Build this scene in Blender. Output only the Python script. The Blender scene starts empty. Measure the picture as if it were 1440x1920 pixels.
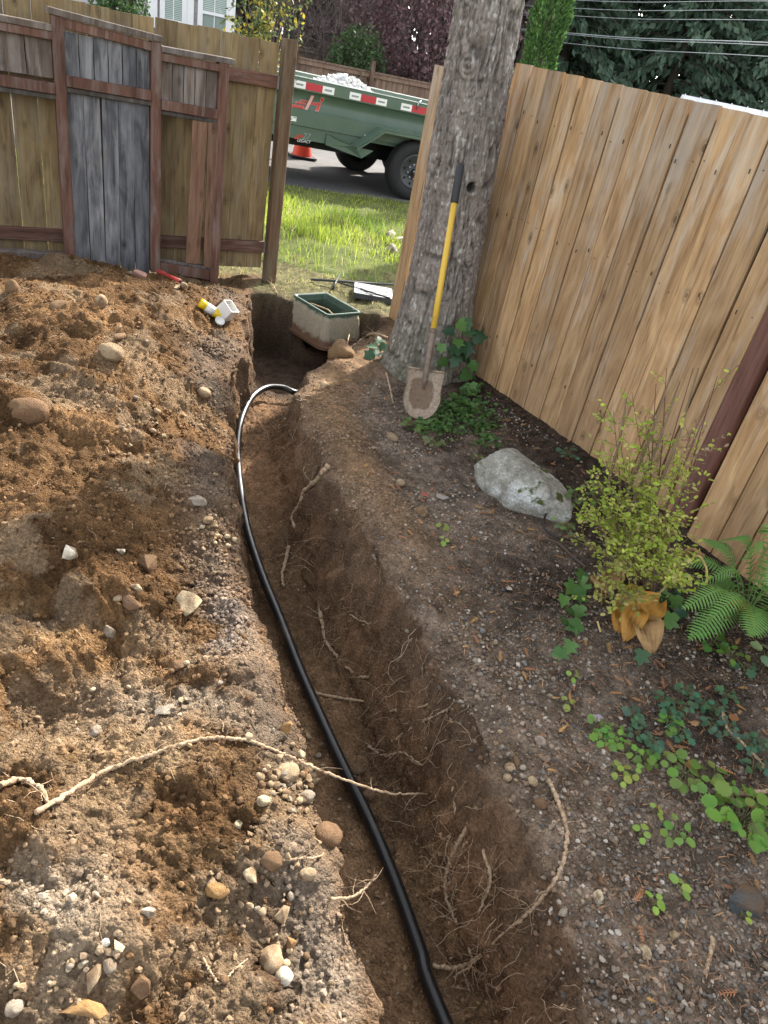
import bpy, bmesh, math, random
import numpy as np
from mathutils import Vector, Matrix

# ------------------------------------------------------------------ camera, sky, sun, exposure
scene = bpy.context.scene
COL = scene.collection
CAM_H = 1.75
PITCH, ROLL = math.radians(32.104), math.radians(11.889)
FOCAL = 1340.0 / 1920.0                      # in units of the picture height
_up = np.array([math.cos(PITCH) * math.sin(ROLL), math.cos(PITCH) * math.cos(ROLL), math.sin(PITCH)])
_fw = np.array([0, 0, -1.0]); _Y = _fw - _up * _fw.dot(_up); _Y /= np.linalg.norm(_Y); _X = np.cross(_Y, _up)
CAM_R = np.stack([_X, _Y, _up])
cam_data = bpy.data.cameras.new('camera'); cam = bpy.data.objects.new('camera', cam_data); COL.objects.link(cam)
cam_data.sensor_fit = 'AUTO'; cam_data.sensor_width = 36.0; cam_data.lens = 36.0 * FOCAL
cam_data.clip_start = 0.05; cam_data.clip_end = 900.0
_m = Matrix([list(CAM_R[i]) + [0] for i in range(3)] + [[0, 0, 0, 1]]); _m.translation = (0, 0, CAM_H)
cam.matrix_world = _m
scene.camera = cam

SUN_AZ, SUN_EL = math.radians(20.0), math.radians(35.0)      # azimuth to the right of +Y
world = bpy.data.worlds.new('World'); scene.world = world; world.use_nodes = True
_nt = world.node_tree; _nt.nodes.clear()
_sky = _nt.nodes.new('ShaderNodeTexSky'); _sky.sky_type = 'NISHITA'; _sky.sun_disc = False
_sky.sun_elevation = SUN_EL; _sky.sun_rotation = SUN_AZ; _sky.altitude = 50; _sky.air_density = 1.0; _sky.dust_density = 2.5; _sky.ozone_density = 1.0
_bg = _nt.nodes.new('ShaderNodeBackground'); _bg.inputs['Strength'].default_value = 0.15
_wo = _nt.nodes.new('ShaderNodeOutputWorld')
_hs = _nt.nodes.new('ShaderNodeHueSaturation'); _hs.inputs['Saturation'].default_value = 0.22    # thin high cloud: a milky sky
_nt.links.new(_sky.outputs[0], _hs.inputs['Color']); _nt.links.new(_hs.outputs[0], _bg.inputs[0]); _nt.links.new(_bg.outputs[0], _wo.inputs[0])
_sd = bpy.data.lights.new('sun', 'SUN'); _sd.energy = 3.4; _sd.angle = math.radians(2.2); _sd.color = (1.0, 0.93, 0.82)
sun = bpy.data.objects.new('sun', _sd); COL.objects.link(sun)
_d = Vector((math.sin(SUN_AZ) * math.cos(SUN_EL), math.cos(SUN_AZ) * math.cos(SUN_EL), math.sin(SUN_EL)))
sun.rotation_euler = _d.to_track_quat('Z', 'Y').to_euler(); sun.location = _d * 30
scene.view_settings.view_transform = 'Standard'; scene.view_settings.look = 'None'
scene.view_settings.gamma = 1.0; scene.view_settings.use_curve_mapping = False
scene.view_settings.exposure = 2.0
scene.cycles.max_bounces = 6; scene.cycles.diffuse_bounces = 3; scene.cycles.glossy_bounces = 2
scene.cycles.transmission_bounces = 4; scene.cycles.transparent_max_bounces = 6
scene.cycles.use_denoising = True

RNG = np.random.default_rng(7); random.seed(7)
rnd = random.random
def ru(a, b): return a + (b - a) * random.random()

# ------------------------------------------------------------------ noise
_P = np.random.default_rng(11).permutation(4096); _V = np.random.default_rng(12).random(4096)
def _h2(i, j, s): return _V[_P[(_P[(i + s * 131) & 4095] + j) & 4095]]
def _h3(i, j, k, s): return _V[_P[(_P[(_P[(i + s * 131) & 4095] + j) & 4095] + k) & 4095]]
def n2(x, y, f=1.0, s=0):
    x = np.asarray(x) * f + 511.3; y = np.asarray(y) * f + 733.7
    i = np.floor(x).astype(np.int64); j = np.floor(y).astype(np.int64); u = x - i; v = y - j
    u = u * u * u * (u * (u * 6 - 15) + 10); v = v * v * v * (v * (v * 6 - 15) + 10)
    return ((_h2(i, j, s) * (1 - u) + _h2(i + 1, j, s) * u) * (1 - v) + (_h2(i, j + 1, s) * (1 - u) + _h2(i + 1, j + 1, s) * u) * v) * 2 - 1
def n3(x, y, z, f=1.0, s=0):
    x = np.asarray(x) * f + 511.3; y = np.asarray(y) * f + 733.7; z = np.asarray(z) * f + 317.9
    i = np.floor(x).astype(np.int64); j = np.floor(y).astype(np.int64); k = np.floor(z).astype(np.int64)
    u = x - i; v = y - j; w = z - k
    u = u * u * (3 - 2 * u); v = v * v * (3 - 2 * v); w = w * w * (3 - 2 * w)
    def pl(kk):
        return (_h3(i, j, kk, s) * (1 - u) + _h3(i + 1, j, kk, s) * u) * (1 - v) + (_h3(i, j + 1, kk, s) * (1 - u) + _h3(i + 1, j + 1, kk, s) * u) * v
    return (pl(k) * (1 - w) + pl(k + 1) * w) * 2 - 1
def fbm2(x, y, f, octv=4, g=0.5, s=0):
    o = 0; a = 1.0
    for q in range(octv): o = o + a * n2(x, y, f, s + q); f *= 2.03; a *= g
    return o
def bil2(x, y, f, octv=4, g=0.5, s=0):       # billow: round lumps with sharp creases
    o = 0; a = 1.0
    for q in range(octv): o = o + a * (2 * np.abs(n2(x, y, f, s + q)) - 0.6); f *= 2.03; a *= g
    return o
def sst(a, b, x): t = np.clip((x - a) / (b - a), 0, 1); return t * t * (3 - 2 * t)

# ------------------------------------------------------------------ mesh helpers
def mesh_np(name, v, quads=None, tris=None, smooth=True):
    me = bpy.data.meshes.new(name); v = np.asarray(v, np.float32)
    loops = []; starts = []; totals = []; c = 0
    if quads is not None and len(quads):
        q = np.asarray(quads, np.int32); loops.append(q.ravel()); starts.append(np.arange(len(q)) * 4 + c); totals.append(np.full(len(q), 4)); c += q.size
    if tris is not None and len(tris):
        t = np.asarray(tris, np.int32); loops.append(t.ravel()); starts.append(np.arange(len(t)) * 3 + c); totals.append(np.full(len(t), 3)); c += t.size
    loops = np.concatenate(loops); starts = np.concatenate(starts); totals = np.concatenate(totals)
    me.vertices.add(len(v)); me.vertices.foreach_set('co', v.ravel())
    me.loops.add(len(loops)); me.loops.foreach_set('vertex_index', loops.astype(np.int32))
    me.polygons.add(len(starts)); me.polygons.foreach_set('loop_start', starts.astype(np.int32)); me.polygons.foreach_set('loop_total', totals.astype(np.int32))
    me.polygons.foreach_set('use_smooth', np.full(len(starts), smooth))
    me.update(calc_edges=True); me.validate()
    return me
def color_attr(me, cols, name='Col'):        # per vertex, linear rgba
    a = me.color_attributes.new(name, 'FLOAT_COLOR', 'POINT')
    c = np.asarray(cols, np.float32)
    if c.shape[1] == 3: c = np.concatenate([c, np.ones((len(c), 1), np.float32)], 1)
    a.data.foreach_set('color', c.ravel())

class MB:
    """collects pieces of one mesh"""
    def __init__(s): s.v = []; s.f = []
    def add(s, vs, fs):
        b = len(s.v); s.v += [tuple(p) for p in vs]; s.f += [tuple(i + b for i in q) for q in fs]; return s
    def box(s, c, ax, ay, az, bev=0.0):
        c = Vector(c); ax = Vector(ax); ay = Vector(ay); az = Vector(az)
        if bev <= 0:
            vs = [c + ax * i + ay * j + az * k for k in (-1, 1) for j in (-1, 1) for i in (-1, 1)]
            return s.add(vs, [(0, 2, 3, 1), (4, 5, 7, 6), (0, 1, 5, 4), (2, 6, 7, 3), (0, 4, 6, 2), (1, 3, 7, 5)])
        # chamfered: the edges along az are cut
        lx, ly = ax.length, ay.length; ux = ax * ((lx - bev) / lx); uy = ay * ((ly - bev) / ly); ring = []
        for (a, b2) in ((ux, -ay), (ax, -uy), (ax, uy), (ux, ay), (-ux, ay), (-ax, uy), (-ax, -uy), (-ux, -ay)): ring.append(a + b2)
        vs = [c - az + r for r in ring] + [c + az + r for r in ring]
        fs = [(i, (i + 1) % 8, (i + 1) % 8 + 8, i + 8) for i in range(8)] + [tuple(range(7, -1, -1)), tuple(range(8, 16))]
        return s.add(vs, fs)
    def beam(s, p0, p1, w, h, up=(0, 0, 1), bev=0.0):
        p0 = Vector(p0); p1 = Vector(p1); d = p1 - p0; L = d.length; d.normalize()
        sx = d.cross(Vector(up)); sx.normalize(); u = sx.cross(d)
        return s.box((p0 + p1) / 2, sx * w / 2, u * h / 2, d * L / 2, bev)
    def tube(s, pts, rad, n=8, caps=True):
        pts = [Vector(p) for p in pts]
        if not hasattr(rad, '__len__'): rad = [rad] * len(pts)
        d0 = (pts[1] - pts[0]).normalized(); a = Vector((0, 0, 1)) if abs(d0.z) < .9 else Vector((1, 0, 0))
        u = d0.cross(a).normalized(); vs = []
        for i, p in enumerate(pts):
            d = (pts[min(i + 1, len(pts) - 1)] - pts[max(i - 1, 0)]).normalized()
            u = (u - d * u.dot(d)).normalized(); w = d.cross(u)
            for k in range(n):
                t = 2 * math.pi * k / n; vs.append(p + (u * math.cos(t) + w * math.sin(t)) * rad[i])
        fs = []
        for i in range(len(pts) - 1):
            for k in range(n): fs.append((i * n + k, i * n + (k + 1) % n, (i + 1) * n + (k + 1) % n, (i + 1) * n + k))
        if caps: fs.append(tuple(range(n - 1, -1, -1))); fs.append(tuple(range((len(pts) - 1) * n, len(pts) * n)))
        return s.add(vs, fs)
    def lathe(s, prof, n=24, c=(0, 0, 0), axis='Z', cap=False):
        vs = []; c = Vector(c)
        for (r, z) in prof:
            for k in range(n):
                t = 2 * math.pi * k / n; a, b = r * math.cos(t), r * math.sin(t)
                vs.append(c + (Vector((a, b, z)) if axis == 'Z' else Vector((a, z, b))))
        fs = [(i * n + k, i * n + (k + 1) % n, (i + 1) * n + (k + 1) % n, (i + 1) * n + k) for i in range(len(prof) - 1) for k in range(n)]
        if cap: fs.append(tuple(range(n - 1, -1, -1))); fs.append(tuple(range((len(prof) - 1) * n, len(prof) * n)))
        return s.add(vs, fs)
    def prism(s, poly, off, depth):          # poly: 3d points, extruded by off vector
        off = Vector(off) * depth; n = len(poly); ps = [Vector(p) for p in poly]
        return s.add(ps + [p + off for p in ps], [tuple(range(n - 1, -1, -1)), tuple(range(n, 2 * n))] + [(i, (i + 1) % n, (i + 1) % n + n, i + n) for i in range(n)])
    def mesh(s, name, smooth=False):
        me = bpy.data.meshes.new(name); me.from_pydata(s.v, [], s.f)
        if smooth: me.polygons.foreach_set('use_smooth', [True] * len(me.polygons))
        me.update(); return me
    def build(s, name, mat, parent=None, smooth=False, **kw): return obj(name, s.mesh(name, smooth), mat, parent, **kw)

def obj(name, me, mat, parent=None, loc=None, rot=None, scale=None):
    o = bpy.data.objects.new(name, me); COL.objects.link(o)
    if mat is not None and not me.materials: me.materials.append(mat)
    if parent is not None:
        o.parent = parent
        if loc is None: o.matrix_parent_inverse = Matrix.Translation(-parent.location) if not any(parent.rotation_euler) else parent.matrix_basis.inverted()
    if loc is not None: o.location = loc
    if rot is not None: o.rotation_euler = rot
    if scale is not None: o.scale = scale
    return o
def tag(o, label=None, cat=None, group=None, kind=None):
    if label: o['label'] = label
    if cat: o['category'] = cat
    if group: o['group'] = group
    if kind: o['kind'] = kind
    return o
def thing(name, label, cat, loc=(0, 0, 0), group=None, rotz=0.0):
    o = bpy.data.objects.new(name, None); COL.objects.link(o); o.location = loc; o.rotation_euler = (0, 0, rotz); o.empty_display_size = .1
    return tag(o, label, cat, group)

# ------------------------------------------------------------------ materials
MATS = {}
def hexc(r, g, b): return (r, g, b, 1.0)
class NB:
    def __init__(s, name):
        s.m = bpy.data.materials.new(name); s.m.use_nodes = True; s.t = s.m.node_tree; s.n = s.t.nodes; s.l = s.t.links
        s.b = s.n['Principled BSDF']; s.out = s.n['Material Output']; MATS[name] = s.m
    def node(s, t, **kw):
        n = s.n.new(t)
        for k, v in kw.items(): setattr(n, k, v)
        return n
    def link(s, a, b): s.l.new(a, b)
    def coords(s, which='Object', scale=(1, 1, 1), rand=False):
        tc = s.node('ShaderNodeTexCoord'); mp = s.node('ShaderNodeMapping'); mp.inputs['Scale'].default_value = scale
        s.link(tc.outputs[which], mp.inputs['Vector'])
        if rand:
            oi = s.node('ShaderNodeObjectInfo'); mu = s.node('ShaderNodeVectorMath', operation='MULTIPLY'); cb = s.node('ShaderNodeCombineXYZ')
            for i in range(3): s.link(oi.outputs['Random'], cb.inputs[i])
            s.link(cb.outputs[0], mu.inputs[0]); mu.inputs[1].default_value = (37.1, 91.7, 53.3); s.link(mu.outputs[0], mp.inputs['Location'])
        return mp.outputs[0]
    def noise(s, vec, scale, detail=4, rough=.55, dist=0.0):
        n = s.node('ShaderNodeTexNoise'); n.inputs['Scale'].default_value = scale; n.inputs['Detail'].default_value = detail
        n.inputs['Roughness'].default_value = rough; n.inputs['Distortion'].default_value = dist; s.link(vec, n.inputs['Vector']); return n.outputs['Fac']
    def voro(s, vec, scale, feature='F1', out='Distance'):
        n = s.node('ShaderNodeTexVoronoi', feature=feature); n.inputs['Scale'].default_value = scale; s.link(vec, n.inputs['Vector']); return n.outputs[out]
    def ramp(s, fac, stops, interp='LINEAR'):
        r = s.node('ShaderNodeValToRGB'); r.color_ramp.interpolation = interp; e = r.color_ramp.elements
        while len(e) < len(stops): e.new(.5)
        for q, (p, c) in zip(e, stops): q.position = p; q.color = c if len(c) == 4 else (*c, 1)
        s.link(fac, r.inputs[0]); return r.outputs[0]
    def mix(s, fac, a, b, mode='MIX'):
        n = s.node('ShaderNodeMix', data_type='RGBA', blend_type=mode)
        for x, q in ((fac, n.inputs[0]), (a, n.inputs[6]), (b, n.inputs[7])):
            if hasattr(x, 'is_linked') or hasattr(x, 'links'): s.link(x, q)
            elif isinstance(x, (int, float)): q.default_value = x
            else: q.default_value = x if len(x) == 4 else (*x, 1)
        return n.outputs[2]
    def math(s, op, a, b=None):
        n = s.node('ShaderNodeMath', operation=op)
        for x, q in ((a, n.inputs[0]), (b, n.inputs[1])):
            if x is None: continue
            if hasattr(x, 'links'): s.link(x, q)
            else: q.default_value = x
        return n.outputs[0]
    def attr(s, name='Col'): n = s.node('ShaderNodeAttribute', attribute_name=name); return n
    def base(s, c):
        if hasattr(c, 'links'): s.link(c, s.b.inputs['Base Color'])
        else: s.b.inputs['Base Color'].default_value = c if len(c) == 4 else (*c, 1)
        return s
    def rough(s, r):
        if hasattr(r, 'links'): s.link(r, s.b.inputs['Roughness'])
        else: s.b.inputs['Roughness'].default_value = r
        return s
    def spec(s, v): s.b.inputs['Specular IOR Level'].default_value = v; return s
    def bump(s, h, strength=.3, dist=.01):
        b = s.node('ShaderNodeBump'); b.inputs['Strength'].default_value = strength; b.inputs['Distance'].default_value = dist
        s.link(h, b.inputs['Height']); s.link(b.outputs[0], s.b.inputs['Normal']); return s

def m_plain(name, c, rough=.6, spec=.4, metal=0.0, dirt=.25, scale=6.0):
    k = NB(name); v = k.coords('Object'); n = k.noise(v, scale, 5, .6)
    col = k.mix(k.ramp(n, [(.35, (0, 0, 0)), (.7, (1, 1, 1))]), tuple(x * (1 - dirt) for x in c), c)
    k.base(col).rough(rough).spec(spec); k.b.inputs['Metallic'].default_value = metal
    k.bump(k.noise(v, scale * 12, 3), .08, .004); return k.m

def m_wood(name, c_lo, c_mid, c_hi, grey=(.3, .29, .28), grey_amt=.3, knots=.5, rough=.75, var=.25, top=None):
    k = NB(name); v0 = k.coords('Object', (1, 1, 1), rand=True)
    vs = k.node('ShaderNodeMapping'); vs.inputs['Scale'].default_value = (60, 60, 3.2); k.link(v0, vs.inputs[0])
    warp = k.noise(v0, 2.2, 2)
    g1 = k.noise(vs.outputs[0], 1.0, 5, .6, .6)
    vb = k.node('ShaderNodeMapping'); vb.inputs['Scale'].default_value = (8, 8, 2.2); k.link(v0, vb.inputs[0])
    g2 = k.noise(vb.outputs[0], 1.0, 4, .55, 1.4)
    col = k.ramp(g2, [(.25, c_lo), (.5, c_mid), (.75, c_hi)])
    grain = k.ramp(g1, [(.28, (.50, .46, .42)), (.46, (.92, .92, .92)), (.70, (1.2, 1.18, 1.16))])
    col = k.mix(1.0, col, grain, 'MULTIPLY')
    # grey weathering in long patches
    vw = k.node('ShaderNodeMapping'); vw.inputs['Scale'].default_value = (15, 15, 2.2); k.link(v0, vw.inputs[0])
    wz = k.noise(vw.outputs[0], 1.0, 4, .65, .4)
    if top:                                  # more weathering towards the sun-bleached top
        tcz = k.node('ShaderNodeTexCoord'); sz = k.node('ShaderNodeSeparateXYZ'); k.link(tcz.outputs['Object'], sz.inputs[0])
        wz = k.math('ADD', wz, k.math('MULTIPLY', k.math('SUBTRACT', sz.outputs[2], top), .11))
    wm = k.ramp(wz, [(.56 - .22 * grey_amt, (0, 0, 0)), (.72 - .12 * grey_amt, (1, 1, 1))])
    col = k.mix(k.math('MULTIPLY', wm, min(1, grey_amt * 1.6)), col, grey)
    # knots: sparse, oval
    vk = k.node('ShaderNodeMapping'); vk.inputs['Scale'].default_value = (10.5, 10.5, 5.6); k.link(v0, vk.inputs[0])
    kd = k.voro(vk.outputs[0], 1.0); kc = k.voro(vk.outputs[0], 1.0, out='Color')
    sp = k.node('ShaderNodeSeparateColor'); k.link(kc, sp.inputs[0])
    pick = k.math('GREATER_THAN', sp.outputs[0], 1 - knots)
    ring = k.ramp(kd, [(.0, (1, 1, 1)), (.09, (.95, .95, .95)), (.12, (.2, .2, .2)), (.15, (.6, .6, .6)), (.26, (0, 0, 0))])
    km = k.math('MULTIPLY', ring, pick)
    col = k.mix(k.math('MULTIPLY', km, .8), col, tuple(x * .33 for x in c_lo))
    oi = k.node('ShaderNodeObjectInfo')
    tint = k.ramp(oi.outputs['Random'], [(0, (1 - var, 1 - var, 1 - var * .9)), (.5, (1, 1, 1)), (1, (1 + var * .7, 1 + var * .6, 1 + var * .45))])
    col = k.mix(1.0, col, tint, 'MULTIPLY')
    k.base(col).rough(rough).spec(.25)
    hb = k.math('SUBTRACT', g1, k.math('MULTIPLY', km, .6)); k.bump(hb, .35, .004); return k.m

def m_leaf(name, c, c2, trans=.35, rough=.5, usecol=False):
    k = NB(name); v = k.coords('Object'); n = k.noise(v, 9.0, 2)
    if usecol:
        col = k.attr().outputs['Color']
        col = k.mix(k.ramp(n, [(.3, (.3, .3, .3)), (.7, (0, 0, 0))]), col, c2)
    else:
        oi = k.node('ShaderNodeObjectInfo'); f = k.math('MULTIPLY', k.math('ADD', n, oi.outputs['Random']), .5)
        col = k.mix(k.ramp(f, [(.3, (0, 0, 0)), (.7, (1, 1, 1))]), c, c2)
    k.base(col).rough(rough).spec(.3)
    tr = k.node('ShaderNodeBsdfTranslucent'); k.link(k.mix(.25, col, (1, 1, .25), 'MULTIPLY') if False else col, tr.inputs[0])
    ms = k.node('ShaderNodeMixShader'); ms.inputs[0].default_value = trans
    k.link(k.b.outputs[0], ms.inputs[1]); k.link(tr.outputs[0], ms.inputs[2]); k.link(ms.outputs[0], k.out.inputs[0]); return k.m

def m_vcol(name, rough=.85, bump=.3, scale=160, mul=1.0):       # stones, clods, litter: colour carried per piece
    k = NB(name); v = k.coords('Object'); n = k.noise(v, scale, 4, .65)
    col = k.mix(1.0, k.attr().outputs['Color'], k.ramp(n, [(.3, (.62, .62, .62)), (.7, (1.25, 1.25, 1.25))]), 'MULTIPLY')
    k.base(col).rough(rough).spec(.2).bump(n, bump, .003); return k.m

# ================================================================== THE GROUND
# trench edges, measured along y
_TY = np.array([-1.2, .0, .4, .76, .97, 1.25, 1.5, 1.8, 2.1, 2.7, 3.2, 3.7, 4.2, 4.6, 5.0, 5.4, 5.8, 7.2])
_TL = np.array([1.30, .66, .43, .23, .11, -.01, -.15, -.30, -.44, -.67, -.88, -1.00, -1.06, -1.14, -1.30, -1.38, -1.42, -1.45])
_TR = np.array([1.74, 1.10, .89, .735, .66, .57, .47, .32, .145, -.13, -.42, -.60, -.62, -.50, -.38, -.33, -.33, -.33])
FENCE_A = np.array([.38, 4.70]); FENCE_D = np.array([.564, -.826]); FENCE_N = np.array([-.826, -.564])   # the right fence, its direction, towards the yard
LF_A = np.array([-1.38, 6.0]); LF_D = np.array([-.826, -.564])                                           # the left fence
def ray_dir(u, v):
    r = CAM_R @ np.array([(u - 720) / 1340.0, -(v - 960) / 1340.0, -1.0]); return r / np.linalg.norm(r)
def at_z(u, v, z): r = ray_dir(u, v); return np.array([0, 0, CAM_H]) + r * ((z - CAM_H) / r[2])
def at_dist(u, v, d): r = ray_dir(u, v); return np.array([0, 0, CAM_H]) + r * (d / math.hypot(r[0], r[1]))
def edge_l(y): return np.interp(y, _TY, _TL) + .034 * n2(y, y * 0, 3.1, 40) + .024 * n2(y, y * 0, 9.0, 41) + .010 * n2(y, y * 0, 23.0, 47)
def edge_r(y): return np.interp(y, _TY, _TR) + .030 * n2(y, y * 0, 2.7, 42) + .018 * n2(y, y * 0, 8.0, 43)
# bumps and hollows of the spoil heap: (picture point it was measured from, its height, radii, how much it rises)
_HUMPS = []
for (u, v, z, sx, sy, a) in [(380, 1440, .14, .30, .22, .055), (80, 1335, .04, .16, .14, -.10), (230, 1085, .16, .26, .09, .07), (60, 1180, .06, .28, .10, -.05),
        (20, 730, .34, .14, .13, .10), (60, 590, .38, .16, .12, .07), (330, 640, .28, .20, .30, .05), (120, 900, .24, .12, .10, -.05), (300, 560, .3, .12, .14, .05),
        (560, 1590, .06, .10, .10, .035), (200, 1780, .08, .14, .10, .05), (330, 980, .16, .12, .14, .03),
        (300, 1610, .06, .20, .12, .045), (30, 1590, .1, .12, .08, .05), (20, 1500, .1, .10, .07, -.04), (430, 1100, .08, .10, .12, .02), (450, 1830, .06, .10, .08, .03)]:
    p = at_z(u, v, z); _HUMPS.append((p[0], p[1], sx, sy, a))
_bc = [at_z(u, v, .035)[:2] for (u, v) in ((548, 552), (613, 550), (676, 586), (616, 592))]      # corners of the meter box rim
BOX_C = sum(_bc) / 4; BOX_U = (_bc[3] - _bc[0]) + (_bc[2] - _bc[1]); BOX_U /= np.linalg.norm(BOX_U)
BOX_H = ((np.linalg.norm(_bc[3] - _bc[0]) + np.linalg.norm(_bc[2] - _bc[1])) / 4, (np.linalg.norm(_bc[1] - _bc[0]) + np.linalg.norm(_bc[2] - _bc[3])) / 4)
def terrain(x, y):
    """height of the yard surface"""
    x = np.asarray(x, float); y = np.asarray(y, float)
    xl = edge_l(y); xr = edge_r(y); dl = xl - x; dr = x - xr
    M = np.interp(y, [-1, .0, .8, 1.5, 2.2, 3.0, 3.8, 4.5, 5.0, 5.4, 5.9, 6.4], [0, .05, .09, .12, .18, .22, .19, .075, .0, .0, .0, .0])
    lip = np.interp(y, [0, 2.4, 3.4, 4.6, 5.3, 6], [.02, .03, .10, .13, .07, 0])
    # distance in front of the left fence
    ff = -((x - LF_A[0]) * (-.564) + (y - LF_A[1]) * .826)
    mfade = sst(-.35, .35, ff) * (1 - sst(2.4, 3.8, dl)) * sst(-1.2, .0, y)
    left = lip * sst(-1, .6, ff) + M * sst(-.02, .75, dl) * mfade
    for (hx, hy, sx, sy, a) in _HUMPS: left = left + a * np.exp(-((x - hx) / sx) ** 2 - ((y - hy) / sy) ** 2)
    left = left - np.interp(y, [0, 2.6, 3.4], [.065, .055, .02]) * np.exp(-(np.clip(dl, 0, 9) / (.085 + .03 * n2(x, y, 5.0, 45))) ** 2)
    rw = np.interp(y, [0, 1.8, 2.6, 3.4, 4.4, 4.8], [.25, .3, .6, 1.1, 1.0, 0])
    right = .01 + .085 * rw * np.exp(-((dr - .17) / .17) ** 2) + .02 * sst(.5, 1.6, dr)
    fd = (x - FENCE_A[0]) * FENCE_N[0] + (y - FENCE_A[1]) * FENCE_N[1]
    right = right + .05 * np.exp(-(fd / .25) ** 2) * (1 - sst(4.5, 5.0, y)) - .03 * np.exp(-((x - .9) / .2) ** 2 - ((y - 2.55) / .2) ** 2)
    side = sst(-.06, .06, x - .5 * (xl + xr))
    base = left * (1 - side) + right * side
    # rough surface: strong on the spoil, gentle in the bed and on the lawn
    lawn = sst(5.9, 6.5, y + .25 * np.clip(x + .8, -3, 3) * 0) * sst(-.4, .1, -ff + .0) + sst(5.55, 6.0, y) * (x > -1.4)
    lawn = np.clip(lawn, 0, 1)
    rough = (1 - side) * (.35 + .65 * sst(.0, .25, dl)) * mfade + .30
    rough = np.where(x > .5 * (xl + xr), .30 + .35 * np.exp(-(dr / .2) ** 2), rough) * (1 - .75 * lawn)
    wx = x + .05 * n2(x, y, 4.0, 60); wy = y + .05 * n2(x, y, 4.0, 61)
    nz = .045 * fbm2(wx, wy, 1.7, 2, .5, 1) + .017 * bil2(wx, wy, 3.6, 3, .5, 5) + .0125 * fbm2(wx, wy, 8.0, 5, .66, 9) + .0045 * fbm2(x, y, 40.0, 3, .7, 14) + .0022 * bil2(x, y, 70.0, 2, .6, 16) + .0030 * fbm2(x, y, 140.0, 2, .6, 18)
    z = base + rough * nz
    # the cut
    D = np.interp(y, [-1.2, .3, 1.5, 2.6, 3.3, 4.3, 4.75, 5.45, 5.62], [.30, .46, .46, .42, .32, .30, .42, .42, 0.0]) * sst(-1.15, -.8, y)
    wl = np.interp(y, [0, 2, 4, 5], [.075, .06, .055, .10]); wr = np.interp(y, [0, 1.5, 2.4, 3, 4.2, 5], [.20, .20, .18, .14, .16, .14])
    tl = np.clip(-dl / wl, 0, 1); tr = np.clip(-dr / wr, 0, 1)
    a = (1 - (1 - tl) ** 2.0) * .82 + .18 * tl; b = (1 - (1 - tr) ** 1.7) * .85 + .15 * sst(0, 1, tr)
    cut = np.minimum(a, b)
    inside = (dl < 0) & (dr < 0)
    floor = -D + .012 * fbm2(x, y, 5.0, 3, .5, 22) + .006 * bil2(x, y, 22.0, 2, .5, 26) + .05 * (1 - sst(0, .22, -dr))
    z = np.where(inside, z * (1 - cut) + floor * cut, z)
    ba = np.abs((x - BOX_C[0]) * BOX_U[0] + (y - BOX_C[1]) * BOX_U[1]); bb = np.abs(-(x - BOX_C[0]) * BOX_U[1] + (y - BOX_C[1]) * BOX_U[0])
    bm_ = sst(.0, .03, np.minimum(BOX_H[0] - .005 - ba, BOX_H[1] - .005 - bb)); z = z * (1 - bm_) + np.minimum(z, -.34) * bm_         # dug out inside the meter box
    return z
_GX = np.arange(-4.2, 3.6, .012); _GY = np.arange(.2, 6.8, .012); _GZ = terrain(*np.meshgrid(_GX, _GY))        # looked up when small things are laid down
def hz(x, y):
    i = min(max((x + 4.2) / .012, 0), len(_GX) - 2.001); j = min(max((y - .2) / .012, 0), len(_GY) - 2.001); a = int(i); b = int(j); u = i - a; v = j - b
    return float((_GZ[b, a] * (1 - u) + _GZ[b, a + 1] * u) * (1 - v) + (_GZ[b + 1, a] * (1 - u) + _GZ[b + 1, a + 1] * u) * v)
def hit(u, v, lift=0.0):
    """where the line of sight through a picture point meets the yard surface"""
    r = ray_dir(u, v); t = np.linspace(.6, 9.0, 3000); p = np.array([0, 0, CAM_H])[None] + r[None] * t[:, None]
    s = p[:, 2] - terrain(p[:, 0], p[:, 1]) - lift; k = np.argmax(s < 0)
    if k == 0: return Vector(at_z(u, v, 0))
    f = s[k - 1] / (s[k - 1] - s[k]); return Vector(p[k - 1] * (1 - f) + p[k] * f)
def normal_at(x, y, e=.03):
    z = terrain(np.array([x - e, x + e, x, x]), np.array([y, y, y - e, y + e])); return Vector((z[0] - z[1], z[2] - z[3], 2 * e)).normalized()

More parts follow.
